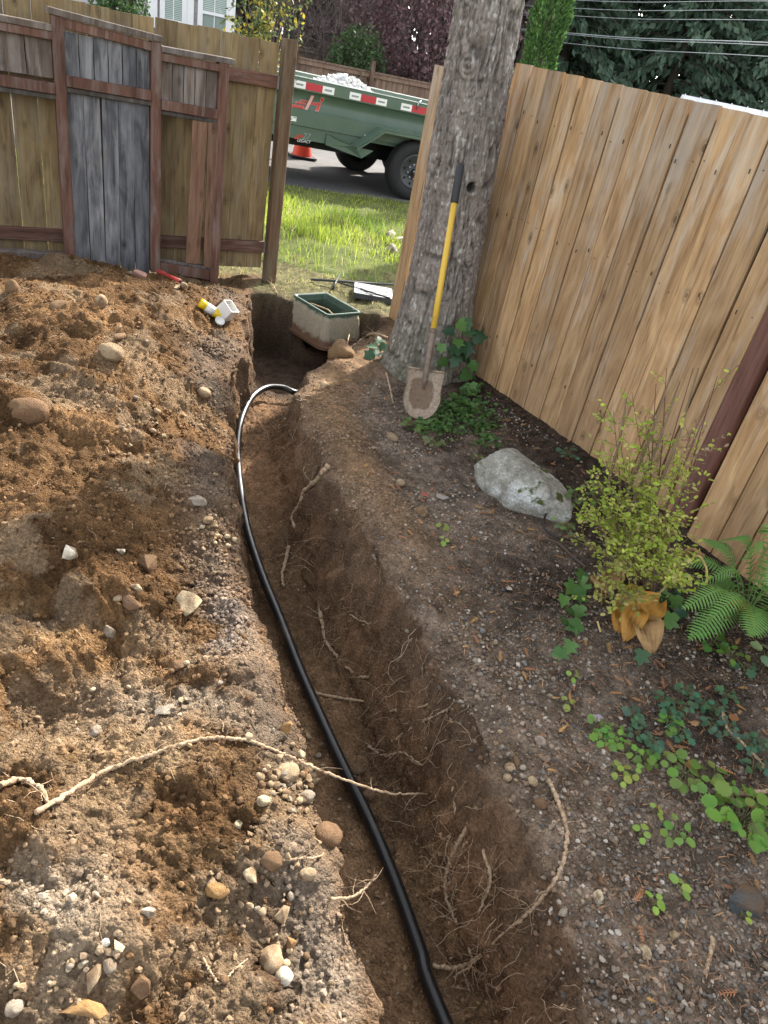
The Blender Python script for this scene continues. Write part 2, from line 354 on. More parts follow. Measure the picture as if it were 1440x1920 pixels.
def build_ground():
    ys = [-1.2]
    while ys[-1] < 7.0:
        y = ys[-1]; ys.append(y + (.05 if y < .2 else .0052 + .0024 * max(0, y - .7)) * (1 if y < 5.8 else 2.5))
    ys = np.array(ys)
    def grade(a, g, L):
        o = [0.0]
        while o[-1] < L: o.append(o[-1] + min(.05, a + g * o[-1]))
        return np.array(o)
    gl = grade(.0055, .0045, 4.4)[::-1]; gr = grade(.0055, .0055, 3.9); ins = np.concatenate([np.linspace(0, .26, 34)[1:], np.linspace(.26, .6, 30)[1:], np.linspace(.6, 1.0, 46)[1:-1]])
    Y = np.repeat(ys[:, None], len(gl) + len(ins) + len(gr), 1)
    xl = edge_l(ys)[:, None]; xr = edge_r(ys)[:, None]
    X = np.concatenate([xl - gl[None], xl + (xr - xl) * ins[None], xr + gr[None]], 1)
    Z = terrain(X, Y); R, C = X.shape
    # break up the steep faces sideways so that they are not smooth curtains
    gx = np.gradient(Z, axis=1) / np.maximum(np.abs(np.gradient(X, axis=1)), 1e-4); st = np.clip(np.abs(gx) / 1.5, 0, 1)
    dx = st * (.030 * n3(X, Y, Z, 8, 70) + .017 * n3(X, Y, Z, 24, 71) + .008 * n3(X, Y, Z, 70, 72)); dy = st * (.012 * n3(X, Y, Z, 22, 73) + .006 * n3(X, Y, Z, 60, 74))
    X2 = X + dx; Y2 = Y + dy
    # ---- the soil's own colours
    dl = xl - X; dr = X - xr; inside = (dl < 0) & (dr < 0); left = dl >= 0
    c = np.zeros((R, C, 3)); A = lambda *q: np.array(q)
    m1 = (fbm2(X, Y, 3.2, 4, .55, 80) * .6 + .5).clip(0, 1)[..., None]; m2 = (fbm2(X, Y, 9.0, 3, .6, 84) * .6 + .5).clip(0, 1)[..., None]
    m3 = (fbm2(X, Y, 30.0, 3, .6, 88) * .7 + .5).clip(0, 1)[..., None]
    spoil = A(.082, .044, .019) * (1 - m1) + A(.185, .106, .050) * m1; spoil = spoil * (.72 + .5 * m2); spoil = spoil * (.8 + .4 * m3)
    pale = sst(.60, .85, fbm2(X, Y, 4.5, 4, .6, 92) * .6 + .5)[..., None]; spoil = spoil * (1 - .45 * pale) + A(.29, .215, .14) * .45 * pale
    greyb = (np.exp(-((dl - .12) / .13) ** 2) * sst(.35, .6, fbm2(X, Y, 3.0, 3, .5, 93) * .6 + .5))[..., None]; spoil = spoil * (1 - .6 * greyb) + A(.15, .122, .10) * .6 * greyb
    def spot(u, v, rx, ry): p = at_z(u, v, .08); return (np.exp(-((X - p[0]) / rx) ** 2 - ((Y - p[1]) / ry) ** 2) * sst(-.4, .3, fbm2(X, Y, 6, 3, .6, 130)))[..., None]
    for (u, v, rx, ry, cc, am) in ((90, 1190, .30, .10, (.24, .142, .066), .8), (90, 1750, .16, .14, (.30, .255, .20), .6), (640, 1740, .10, .22, (.24, .20, .16), .7), (330, 1330, .25, .10, (.30, .25, .19), .6), (440, 1160, .09, .22, (.20, .175, .155), .7), (250, 1440, .3, .08, (.29, .20, .115), .5), (300, 1560, .2, .1, (.26, .17, .09), .5)):
        m = spot(u, v, rx, ry) * am; spoil = spoil * (1 - m) + A(*cc) * (.75 + .5 * m3) * m
    wall = A(.20, .118, .066) * (.75 + .5 * m1) * (.75 + .5 * m3)
    humus = A(.052, .040, .032) * (.7 + .7 * m2)
    flo = A(.19, .118, .066) * (.75 + .5 * m1) * (.8 + .4 * m3)
    bed = A(.170, .134, .104) * (.65 + .7 * m2) * (.7 + .6 * m3)
    ridge = A(.21, .135, .078) * (.75 + .5 * m1) * (.8 + .4 * m3)
    fd = (X - FENCE_A[0]) * FENCE_N[0] + (Y - FENCE_A[1]) * FENCE_N[1]
    mul = np.clip(sst(.75, .30, fd + .25 * fbm2(X, Y, 3.5, 3, .5, 96)) + np.exp(-((X - .72) / .28) ** 2 - ((Y - 2.45) / .3) ** 2) * .9 + .8 * np.exp(-((X - 1.25) / .28) ** 2 - ((Y - 1.75) / .22) ** 2), 0, 1)[..., None]
    gard = bed * (1 - mul) + A(.055, .040, .031) * (.6 + .8 * m3) * mul
    rr = (np.exp(-((dr - .16) / .20) ** 2) * np.interp(Y, [0, 2.2, 3.0, 4.6], [.25, .35, 1, 1]))[..., None]; gard = gard * (1 - rr) + ridge * rr
    dmix = np.clip(sst(-.02, -.20, Z) + .0, 0, 1)[..., None]
    # a darker topsoil layer shows in the upper part of the right wall, the subsoil below is redder
    top = (sst(-.26, -.04, Z + .05 * fbm2(X, Y, 5, 3, .5, 97)))[..., None]
    wr_ = wall * (1 - .40 * top) + A(.10, .075, .054) * .40 * top
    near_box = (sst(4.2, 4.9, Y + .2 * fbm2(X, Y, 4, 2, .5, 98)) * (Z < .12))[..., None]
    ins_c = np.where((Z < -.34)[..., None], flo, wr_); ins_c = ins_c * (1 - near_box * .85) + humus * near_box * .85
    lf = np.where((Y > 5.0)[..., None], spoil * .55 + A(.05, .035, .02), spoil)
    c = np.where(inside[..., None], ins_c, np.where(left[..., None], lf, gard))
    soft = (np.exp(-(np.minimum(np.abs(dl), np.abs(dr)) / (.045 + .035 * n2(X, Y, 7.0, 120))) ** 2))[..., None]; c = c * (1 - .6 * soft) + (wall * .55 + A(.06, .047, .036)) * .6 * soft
    ff = -((X - LF_A[0]) * (-.564) + (Y - LF_A[1]) * .826)
    lawn = (np.clip(sst(.0, -.3, ff) * left + sst(5.5, 5.8, Y) * (~left), 0, 1))[..., None]
    c = c * (1 - lawn) + A(.125, .115, .055) * (.6 + .8 * m3) * lawn
    global GROUND_LUT; GROUND_LUT = (ys, X, c)
    v = np.stack([X2, Y2, Z], -1).reshape(-1, 3); idx = np.arange(R * C).reshape(R, C)
    q = np.stack([idx[:-1, :-1], idx[:-1, 1:], idx[1:, 1:], idx[1:, :-1]], -1).reshape(-1, 4)
    me = mesh_np('yard_ground', v, q); color_attr(me, c.reshape(-1, 3))
    k = NB('soil'); vv = k.coords('Object'); col = k.attr().outputs['Color']
    f1 = k.noise(vv, 90, 4, .7); f2 = k.noise(vv, 330, 3, .7); f3 = k.voro(vv, 130)
    col = k.mix(1.0, col, k.ramp(f1, [(.30, (.48, .46, .43)), (.5, (1, 1, 1)), (.70, (1.42, 1.40, 1.36))]), 'MULTIPLY')
    col = k.mix(k.ramp(f2, [(.64, (0, 0, 0)), (.76, (.4, .4, .4))]), col, (.33, .235, .145, 1))
    k.base(col).rough(.95).spec(.1)
    h = k.math('ADD', k.math('MULTIPLY', f1, 1.0), k.math('MULTIPLY', f2, .45)); h = k.math('SUBTRACT', h, k.math('MULTIPLY', f3, .7)); k.bump(h, .9, .016)
    o = obj('ground_yard', me, k.m); tag(o, kind='structure')
    return o
GROUND_LUT = None
build_ground()
def soil_colour(xy):                         # the colour of the soil a crumb lies on and is made of
    ys, X, c = GROUND_LUT; rows = np.clip(np.searchsorted(ys, xy[:, 1]), 0, len(ys) - 1); o = np.empty((len(xy), 3))
    for i, (x, r) in enumerate(zip(xy[:, 0], rows)): o[i] = c[r, min(np.searchsorted(X[r], x), X.shape[1] - 1)]
    return o

# the wider ground: one sheet to the horizon, open where the dug yard lies
k = NB('rough_grass_ground'); vv = k.coords('Object'); nn = k.noise(vv, 3.0, 6, .7); nf = k.noise(vv, 60, 3, .7)
cc = k.ramp(nn, [(.3, (.06, .075, .025)), (.5, (.095, .115, .035)), (.7, (.15, .15, .06))]); cc = k.mix(1.0, cc, k.ramp(nf, [(.3, (.6, .6, .6)), (.7, (1.3, 1.3, 1.3))]), 'MULTIPLY')
k.base(cc).rough(.95).spec(.1).bump(nf, .6, .03)
_v = []; _q = []
xs_ = [-420, -60, -20, -8, -3.3, 2.7, 8, 20, 60, 420]; ys_ = [-420, -60, -8, -.9, 6.7, 12, 30, 80, 600]
for yy in ys_:
    for xx in xs_: _v.append((xx, yy, -.035))
nx = len(xs_)
for j in range(len(ys_) - 1):
    for i in range(nx - 1):
        if (i, j) == (4, 3): continue
        a = j * nx + i; _q.append((a, a + 1, a + nx + 1, a + nx))
tag(obj('ground', mesh_np('ground', _v, _q, smooth=False), k.m), kind='structure')

# ------------------------------------------------------------------ the street
ST_AZ = math.radians(68.5); SU = Vector((math.sin(ST_AZ), math.cos(ST_AZ), 0)); SN = Vector((-SU.y, SU.x, 0)); SO = Vector((-.64, 11.05, 0))
def st(s, n, z=0.0): return SO + SU * s + SN * n + Vector((0, 0, z))
k = NB('asphalt'); vv = k.coords('Object'); n1 = k.noise(vv, 1.2, 5, .6); n2_ = k.noise(vv, 150, 3, .8)
cc = k.mix(1.0, k.ramp(n1, [(.3, (.07, .07, .072)), (.7, (.12, .118, .115))]), k.ramp(n2_, [(.35, (.55, .55, .55)), (.5, (1, 1, 1)), (.72, (2.1, 2.1, 2.1))]), 'MULTIPLY')
k.base(cc).rough(.85).spec(.3).bump(n2_, .5, .006)
mb = MB(); NSEG = 80
for i in range(NSEG + 1):
    s = -40 + i; j = .10 * float(n2(np.array([s]), np.array([0.]), .9, 3)[0])
    mb.v += [tuple(st(s, j, -.022)), tuple(st(s, .35, .0)), tuple(st(s, 7.2, .03))]
for i in range(NSEG):
    a = i * 3; mb.f += [(a, a + 3, a + 4, a + 1), (a + 1, a + 4, a + 5, a + 2)]
tag(mb.build('road', k.m), kind='structure')

# grass verge on this side of the street
LW_V = []; 
k = MATS['rough_grass_ground']
g = []; 
NX, NY = 150, 90
xx = np.linspace(-7.5, 5.0, NX); tt = np.linspace(0, 1, NY)
XX = np.repeat(xx[None], NY, 0); y1 = 11.12 + (XX + .64) * SU.y / SU.x; y0 = np.full_like(XX, 6.55); YY = y0 + (y1 - y0) * tt[:, None]
ZZ = .02 + .035 * fbm2(XX, YY, 1.1, 4, .5, 30) * sst(0, .08, tt)[:, None] * sst(1, .9, tt)[:, None] + .015 * bil2(XX, YY, 6, 2, .5, 34) - .03 * sst(.03, 0, tt)[:, None]
v = np.stack([XX, YY, ZZ], -1).reshape(-1, 3); idx = np.arange(NX * NY).reshape(NY, NX)
q = np.stack([idx[:-1, :-1], idx[:-1, 1:], idx[1:, 1:], idx[1:, :-1]], -1).reshape(-1, 4)
tag(obj('lawn', mesh_np('lawn', v, q), k), kind='structure')
def lawn_z(x, y):
    y1 = 11.12 + (x + .64) * SU.y / SU.x; t = np.clip((y - 6.55) / (y1 - 6.55), 0, 1)
    return .02 + .035 * fbm2(x, y, 1.1, 4, .5, 30) * sst(0, .08, t) * sst(1, .9, t)

# ================================================================== FENCES
W_TAN = m_wood('cedar_board_tan', (.30, .178, .086), (.42, .268, .140), (.53, .36, .20), (.55, .51, .45), .30, .42, .7, .26, top=1.25)
W_OLIVE = m_wood('cedar_board_olive', (.14, .095, .048), (.21, .152, .078), (.28, .212, .112), (.24, .215, .17), .25, .5, .75, .28)
W_GREY = m_wood('weathered_grey_board', (.050, .052, .060), (.105, .108, .118), (.20, .205, .215), (.29, .295, .31), .40, .35, .85, .22)
W_BROWNGREY = m_wood('weathered_brown_board', (.075, .058, .048), (.125, .100, .084), (.19, .155, .135), (.26, .24, .225), .4, .3, .85, .25)
W_RED = m_wood('stained_red_lumber', (.075, .036, .025), (.125, .062, .044), (.17, .092, .068), (.24, .20, .175), .34, .12, .7, .18)
W_POST = m_wood('stained_brown_post', (.075, .042, .024), (.125, .075, .044), (.16, .105, .065), (.14, .135, .09), .4, .15, .75, .1)
W_MAROON = m_wood('maroon_post', (.115, .052, .040), (.15, .072, .056), (.185, .092, .072), (.2, .13, .11), .12, .05, .7, .05)
W_DARK = m_wood('dark_old_lumber', (.035, .03, .026), (.06, .052, .046), (.09, .08, .07), (.13, .125, .12), .4, .2, .85, .2)

def board_mesh(w, h, t=.017, wob=.0015, tilt=0.0):
    """a sawn board standing on its end: slightly cupped, edges eased, end cut a little out of square"""
    mb = MB(); n = 5; vs = []
    for i in range(n + 1):
        z = h * i / n; e = ru(-wob, wob); e2 = ru(-wob, wob); c = ru(0, .0015)
        zz = z + (tilt * w if i == n else 0)
        x0, x1 = -w / 2 + e, w / 2 + e2; b = .0025
        vs += [(x0 + b, -t / 2 + c, z), (x1 - b, -t / 2 + c, zz), (x1, -t / 2 + b + c, zz), (x1, t / 2 + c, zz), (x0, t / 2 + c, z), (x0, -t / 2 + b + c, z)]
    fs = [(i * 6 + k, i * 6 + (k + 1) % 6, (i + 1) * 6 + (k + 1) % 6, (i + 1) * 6 + k) for i in range(n) for k in range(6)]
    fs += [(5, 4, 3, 2, 1, 0), tuple(n * 6 + k for k in range(6))]
    return mb.add(vs, fs).mesh('board')
def stick_mesh(L, w, h, bev=.003):          # lumber lying along +X from the origin, w = depth (y), h = height (z)
    mb = MB(); mb.box((0, 0, L / 2), (w / 2, 0, 0), (0, h / 2, 0), (0, 0, L / 2), bev); me = mb.mesh('lumber'); return me
ROT_X = (math.pi / 2, 0, math.pi / 2)       # turns a stick's local z into +X and its y into z

def lf_plane(u, v, off):                     # picture point -> (along, height) on a plane parallel to the left fence
    r = ray_dir(u, v); n = np.array([.564, -.826]); d = (n.dot(LF_A) + off) / n.dot(r[:2]); p = np.array([0, 0, CAM_H]) + r * d
    return float((p[:2] - LF_A).dot(LF_D)), float(p[2])

# ---- left fence
LF_ROT = math.atan2(LF_D[1], LF_D[0])
lfence = thing('board_fence', 'olive brown cedar board fence with end post beside the trench opening', 'fence', (LF_A[0], LF_A[1], 0), None, LF_ROT)
mb = MB(); mb.box((0, 0, .82), (.047, 0, 0), (0, .047, 0), (0, 0, .90), .005); obj('end_post', mb.mesh('end_post'), W_POST, lfence, loc=(-.03, .0, 0))
x = .032; i = 0
while x < 4.0:
    w = ru(.135, .15) if x < 1.3 else ru(.150, .172); g = .0022 if x < 1.7 else .0085
    obj('board', board_mesh(w, 1.60 + ru(-.008, .008), .017, .0012, ru(-.03, .03)), W_OLIVE, lfence, loc=(x + w / 2, -.058, .085), rot=(0, ru(-.003, .003), 0)); x += w + g
for z in (.26, 1.44): obj('rail', stick_mesh(4.0, .038, .085), W_RED, lfence, loc=(.020, -.028, z), rot=ROT_X)
for z in (.26, 1.44):
    mb = MB(); mb.box((.028, -.006, z), (.006, 0, 0), (0, .003, 0), (0, 0, .042)); obj('bracket', mb.mesh('bracket'), m_plain('galvanised_steel', (.45, .46, .47), .4, .5, .8) if 'galvanised_steel' not in MATS else MATS['galvanised_steel'], lfence, loc=(0, 0, 0))
for xx in (2.35,): obj('post', MB().box((0, 0, .8), (.045, 0, 0), (0, .045, 0), (0, 0, .86), .004).mesh('post'), W_POST, lfence, loc=(xx, -.12, 0))

# ---- old framed fence sections standing against it
OFF = .13
old = thing('framed_fence_panel', 'old red framed fence sections with weathered grey boards leaning on the cedar fence', 'fence panel', (LF_A[0], LF_A[1], 0), None, LF_ROT)
def P(u, v): return lf_plane(u, v, OFF)
p1x, p1t = P(105, 29); p2x, p2t = P(291, 78); p3x, p3t = P(418, 117)
for (xx, zt, zb, tl) in ((p1x, p1t, .06, .0), (p2x, p2t, .08, 0), (p3x, p3t, .0, .0)):
    obj('frame_post', MB().box((0, 0, (zt - zb) / 2), (.034, 0, 0), (0, .042, 0), (0, 0, (zt - zb) / 2), .004).mesh('frame_post'), W_RED, old, loc=(xx, OFF, zb))
def bar(name, xa, za, xb, zb, w, h, mat, y=OFF):
    L = math.hypot(xb - xa, zb - za); a = math.atan2(zb - za, xb - xa)
    m = MB(); m.box((L / 2, 0, 0), (0, w / 2, 0), (0, 0, h / 2), (L / 2, 0, 0), .003); return obj(name, m.mesh(name), mat, old, loc=(xa, y, za), rot=(0, -a, 0))
def panel_boards(xa, xb, z0, z1, mat, n, y=OFF - .005, skip=()):
    w = (xb - xa) / n
    for j in range(n):
        if j in skip: continue
        obj('panel_board', board_mesh(w - .0055, (z1 - z0) + ru(-.006, .006), .016, .0015, 0), mat, old, loc=(xa + w * (j + .5), y + ru(-.002, .002), z0 + ru(-.004, .004)), rot=(0, ru(-.004, .004), 0))
# along grows to the left of the picture: p3 < p2 < p1
a0 = .034
# middle section
bar('cap_rail', p2x - .036, p2t + .02, p1x + .05, p1t + .022, .10, .036, W_BROWNGREY)
bar('frame_rail', p2x + a0, p2t - .03, p1x - a0, p1t - .03, .05, .05, W_RED, OFF + .012)
_, zr1 = P(120, 150); _, zr2 = P(282, 178)
bar('frame_rail', p2x + a0, zr2, p1x - a0, zr1, .075, .062, W_RED, OFF + .01)
bar('trim_strip', p2x + a0, zr2 - .048, p1x - a0, zr1 - .048, .03, .028, W_DARK, OFF + .02)
panel_boards(p2x + a0, p1x - a0, min(zr1, zr2) + .02, min(p1t, p2t) - .04, W_GREY, 6)
panel_boards(p2x + a0, p1x - a0, .02, min(zr1, zr2) - .03, W_GREY, 5)
# right section
zc1 = P(296, 90)[1]; zc2 = P(424, 115)[1]; zs1 = P(296, 194)[1]; zs2 = P(410, 214)[1]
bar('cap_rail', p3x - .07, zc2 + .005, p2x - a0, zc1, .09, .034, W_BROWNGREY)
bar('frame_rail', p3x + a0, zc2 - .045, p2x - a0, zc1 - .045, .05, .045, W_RED, OFF + .012)
bar('frame_rail', p3x + a0, zs2, p2x - a0, zs1, .075, .06, W_RED, OFF + .01)
bar('trim_strip', p3x + a0, zs2 - .047, p2x - a0, zs1 - .047, .03, .026, W_DARK, OFF + .02)
panel_boards(p3x + a0, p2x - a0, zs2 + .02, zc2 - .05, W_BROWNGREY, 5)
bar('bottom_rail', p3x + a0, .07, p2x - a0, .115, .06, .075, W_RED, OFF + .005)
bar('bottom_strip', p3x + a0, .121, p2x - a0, .166, .05, .022, W_BROWNGREY, OFF + .01)
W_BROWN = m_wood('brown_loose_board', (.10, .055, .035), (.15, .085, .055), (.19, .115, .078), (.22, .18, .15), .15, .5, .8, .2)
for (u0, v0, u1, v1, w) in ((374, 214, 359, 492, .105), (398, 218, 389, 500, .075)):
    xa, za = P(u0, v0); xb, zb = P(u1, v1); L = math.hypot(xa - xb, za - zb); obj('loose_board', board_mesh(w, L, .017), W_BROWN, old, loc=(xb, OFF + .022 + (0 if w > .1 else .003), zb), rot=(0, math.atan2(xa - xb, za - zb), 0))
# left section runs out of the picture
zL0 = P(97, 52)[1]; zL1 = P(0, 24)[1]; xe = p1x + .95
bar('cap_rail', p1x + a0, zL0, xe, zL0 + .01, .09, .036, W_BROWNGREY)
bar('frame_rail', p1x + a0, zL0 - .04, xe, zL0 - .035, .05, .045, W_RED, OFF + .012)
zm0 = P(102, 165)[1]
bar('frame_rail', p1x + a0, zm0, xe, zm0 + .005, .075, .062, W_RED, OFF + .01)
bar('trim_strip', p1x + a0, zm0 - .048, xe, zm0 - .044, .03, .028, W_DARK, OFF + .02)
panel_boards(p1x + a0, xe, zm0 + .05, zL0 - .05, W_BROWNGREY, 6)
bar('bottom_rail', p1x + a0, .16, xe, .17, .085, .05, W_BROWNGREY, OFF + .01)
for xx in (p1x + .35, p1x + .6): obj('block', MB().box((0, 0, -.06), (.035, 0, 0), (0, .035, 0), (0, 0, .10), .004).mesh('block'), W_DARK, old, loc=(xx, OFF, .1))

# ---- right fence
RF_ROT = math.atan2(FENCE_D[1], FENCE_D[0])
rfence = thing('board_fence', 'tall tan cedar fence running behind the shrub and fern with a maroon post', 'fence', (FENCE_A[0], FENCE_A[1], 0), None, RF_ROT)
x = -.29; j = 0; nails = MB()
while x < 1.72:
    w = ru(.134, .152)
    zt = 1.835 - .018 * x
    for zn in (.36, 1.06, 1.60):
        for sx in (-.3, .3):
            if rnd() < .35: continue
            nails.box((x + w * (.5 + sx) + ru(-.008, .008), -.0125, zn + ru(-.03, .03)), (.0020, 0, 0), (0, .0015, 0), (0, 0, .0022 if rnd() < .75 else .009))
    obj('board', board_mesh(w, zt + .03, .017, .0015, ru(-.02, .02)), W_TAN, rfence, loc=(x + w / 2, ru(-.003, .003), -.03), rot=(0, ru(-.003, .003), 0)); g = ru(.0055, .0085); obj('light_stop_strip', board_mesh(.05, zt - .02, .014), W_DARK, rfence, loc=(x + w + g / 2, .0175, -.03)); x += w + g  # dark strips added behind the joints to stop light leaking through
PX = x + .06
o = nails.build('nail_heads', m_plain('rusty_nail', (.07, .05, .035), .7, .3), rfence, loc=(0, 0, 0)); o['kind'] = 'stuff'
obj('post', MB().box((0, 0, .90), (.047, 0, 0), (0, .05, 0), (0, 0, .96), .005).mesh('post'), W_MAROON, rfence, loc=(PX, .012, -.02))
obj('gap_shade_strip', MB().box((0, 0, .9), (.022, 0, 0), (0, .018, 0), (0, 0, .95), .003).mesh('gap_shade_strip'), W_DARK, rfence, loc=(PX + .072, .03, -.02))  # dark strip standing in for the shade in the gap beside the post
x = PX + .098
while x < 4.4:
    w = ru(.132, .152)
    obj('board', board_mesh(w, 1.80 + ru(-.006, .006), .017, .0015, ru(-.02, .02)), W_TAN, rfence, loc=(x + w / 2, -.052 + ru(-.003, .003), -.03), rot=(0, ru(-.003, .003), 0)); g = ru(.0055, .0085); obj('light_stop_strip', board_mesh(.05, 1.76, .014), W_DARK, rfence, loc=(x + w + g / 2, -.0345, -.03)); x += w + g  # the same added strips block the light behind these joints
# the rails run on behind the tree, where the boards are left out
for z in (.32, 1.02): obj('rail', stick_mesh(5.6, .038, .088), W_DARK, rfence, loc=(-1.16, .046, z), rot=ROT_X)
for (xx, w) in ((-1.10, .135), (-.955, .135)):
    obj('board', board_mesh(w, 1.77, .017), W_TAN, rfence, loc=(xx, -.002, -.02))
for (xx, w, h) in ((-.40, .14, 1.38), (-.56, .14, 1.36), (-.24, .14, 1.38)): obj('back_board', board_mesh(w, h, .017), W_GREY, rfence, loc=(xx, .078, .0))

# ================================================================== THE BIG CONIFER BY THE TRENCH
TREE = np.array([.075, 4.66])
def trunk_axis(z): return TREE[0] - .045 * z + .012 * math.sin(z * 1.3), TREE[1] + .03 * z
def trunk_r(z): return .205 + .11 * math.exp(-z / .26) + .02 * math.exp(-z / 1.2) - .010 * z
def build_tree():
    t = thing('conifer_tree', 'large rough barked conifer trunk between the trench and the tan fence', 'tree', (TREE[0], TREE[1], 0))
    nt = 250; zs = np.concatenate([np.linspace(-.15, 2.75, 560), np.linspace(2.8, 11.5, 90)])
    th = np.linspace(0, 2 * np.pi, nt, endpoint=False); TH, Z = np.meshgrid(th, zs)
    ax = np.array([trunk_axis(z) for z in zs]); r0 = np.array([max(.03, trunk_r(z) if z < 6 else trunk_r(6) * (1 - (z - 6) / 6.2)) for z in zs])
    cx, sx = np.cos(TH), np.sin(TH)
    # bark: vertical plates parted by winding furrows
    wob = .35 * n3(cx * 1.2, sx * 1.2, Z, 2.1, 101) + .12 * n3(cx * 2, sx * 2, Z, 6.0, 102)
    C2, S2 = np.cos(TH + wob), np.sin(TH + wob)
    f1 = np.abs(n3(C2 * 5.2, S2 * 5.2, Z * 4.6, 1.0, 103)); f2 = np.abs(n3(C2 * 10.5, S2 * 10.5, Z * 12, 1.0, 104)); f3 = n3(C2 * 24, S2 * 24, Z * 26, 1.0, 105); f4 = np.abs(n3(C2 * 16, S2 * 19, Z * 24, 1.0, 107))
    furrow = np.clip(f1 / .20, 0, 1) * .5 + np.clip(f2 / .22, 0, 1) * .32 + np.clip(f4 / .3, 0, 1) * .18
    bark = (furrow - .75) * .026 + f3 * .0028
    flare = np.clip((.55 - Z) / .6, 0, 1) ** 2 * .05 * (np.cos(TH * 5 + 1.0) * .6 + np.cos(TH * 3 + .4) * .4)
    RR = r0[:, None] + bark + flare + .012 * n3(cx, sx, Z, 1.5, 106)
    knot = np.zeros_like(RR)
    for (kz, ka, kr, dep) in ((1.20, -1.20, .030, .06), (1.78, -1.85, .05, -.012), (2.30, -1.0, .045, -.012), (2.05, -2.2, .03, -.01)):
        d = np.sqrt(((TH - (ka % (2 * np.pi))) * .21) ** 2 + (Z - kz) ** 2)
        if dep > 0: RR -= dep * sst(kr, kr * .7, d); RR += .012 * np.exp(-((d - kr * 1.35) / .014) ** 2); knot = np.maximum(knot, sst(kr * 1.05, kr * .75, d))
        else: RR += -dep * 1.6 * np.exp(-(d / kr) ** 2) * (1 + .6 * np.sin(d * 220)); 
    X = ax[:, :1] + RR * cx; Y = ax[:, 1:2] + RR * sx
    v = np.stack([X, Y, Z], -1).reshape(-1, 3); n = len(zs); idx = np.arange(n * nt).reshape(n, nt); nx = np.roll(idx, -1, 1)
    q = np.stack([idx[:-1], nx[:-1], nx[1:], idx[1:]], -1).reshape(-1, 4)
    fz = furrow[..., None]; a = n3(cx * 3, sx * 3, Z, 2.2, 110)[..., None]; b = n3(cx * 9, sx * 9, Z * 2, 2.5, 111)[..., None]; li = n3(cx * 20, sx * 20, Z * 42, .9, 112)[..., None]
    col = np.array([.045, .038, .034]) * (1 - fz) + (np.array([.235, .205, .185]) * (1 + .25 * a) + np.array([.05, .052, .055]) * b.clip(0, 1)) * fz
    lich = (sst(.50, .66, li[..., 0] + .15 * a[..., 0]) * np.clip(fz[..., 0] * 1.4 - .4, 0, 1))[..., None]; col = col * (1 - .7 * lich) + np.array([.50, .50, .48]) * .7 * lich
    moss = (np.clip(1 - Z / .65, 0, 1) * sst(-.25, .25, b[..., 0] + .5 * np.cos(TH + 1.9)))[..., None]; col = col * (1 - .6 * moss) + np.array([.105, .115, .062]) * .6 * moss * (.5 + .5 * fz)
    col = col * (1 - knot[..., None] * .8)
    me = mesh_np('trunk', v, q); color_attr(me, col.reshape(-1, 3))
    k = NB('bark'); vv = k.coords('Object', (1, 1, .45)); nn = k.noise(vv, 70, 5, .7); n2n = k.noise(vv, 240, 3, .7)
    cc = k.mix(1.0, k.attr().outputs['Color'], k.ramp(nn, [(.3, (.6, .58, .56)), (.7, (1.35, 1.35, 1.35))]), 'MULTIPLY')
    k.base(cc).rough(.9).spec(.15).bump(k.math('ADD', nn, k.math('MULTIPLY', n2n, .4)), .8, .008)
    obj('trunk', me, k.m, t)
    # crown, above the picture
    rg = np.random.default_rng(5); mbb = MB(); V = []; T = []; Cc = []
    for i in range(46):
        z = 5.0 + 6.6 * (i / 46) ** .9; an = i * 2.4 + rg.uniform(-.3, .3); L = (11.9 - z) * .33 + .5; cxz, cyz = trunk_axis(z)
        p0 = Vector((cxz, cyz, z)); p1 = p0 + Vector((math.cos(an) * L, math.sin(an) * L, -.12 * L)); mid = (p0 + p1) / 2 + Vector((0, 0, .08 * L))
        mbb.tube([p0, mid, p1], [.035, .02, .006], 5)
        for _ in range(int(90 * L)):
            f = rg.uniform(.15, 1.05); c = p0.lerp(p1, f) + Vector(rg.normal(0, .16, 3)); d = Vector(rg.normal(0, 1, 3)) + Vector((math.cos(an), math.sin(an), -.5)) * 1.2; d.normalize()
            w = d.cross(Vector(rg.normal(0, 1, 3))).normalized() * .035; ll = rg.uniform(.12, .26); b0 = len(V); V += [c - w, c + w, c + d * ll]; T.append((b0, b0 + 1, b0 + 2))
    mbb.build('branches', k.m, t, smooth=True)
    me = mesh_np('crown', np.array([tuple(p) for p in V]), tris=T, smooth=False)
    obj('crown', me, m_leaf('conifer_needles_near', (.03, .055, .022), (.06, .09, .035), .25, .6), t)
    return t
build_tree()

# ================================================================== STONES
M_STONE = None
def make_stone_mat():
    k = NB('stone'); oi = k.node('ShaderNodeObjectInfo'); v = k.coords('Object', (1, 1, 1), rand=True)
    a = k.noise(v, 3.0, 5, .6); b = k.noise(v, 22, 4, .75); d = k.noise(v, 1.1, 3, .5)
    col = k.mix(1.0, oi.outputs['Color'], k.ramp(b, [(.3, (.55, .55, .55)), (.5, (1, 1, 1)), (.72, (1.35, 1.33, 1.3))]), 'MULTIPLY')
    col = k.mix(1.0, col, k.ramp(a, [(.3, (.78, .76, .74)), (.7, (1.15, 1.15, 1.15))]), 'MULTIPLY')
    col = k.mix(k.ramp(d, [(.47, (0, 0, 0)), (.64, (.8, .8, .8))]), col, (.165, .098, .052, 1))      # soil stuck to it
    k.base(col).rough(.88).spec(.2).bump(k.math('ADD', k.math('MULTIPLY', a, 1.2), b), .55, .06); return k.m
M_STONE = make_stone_mat()
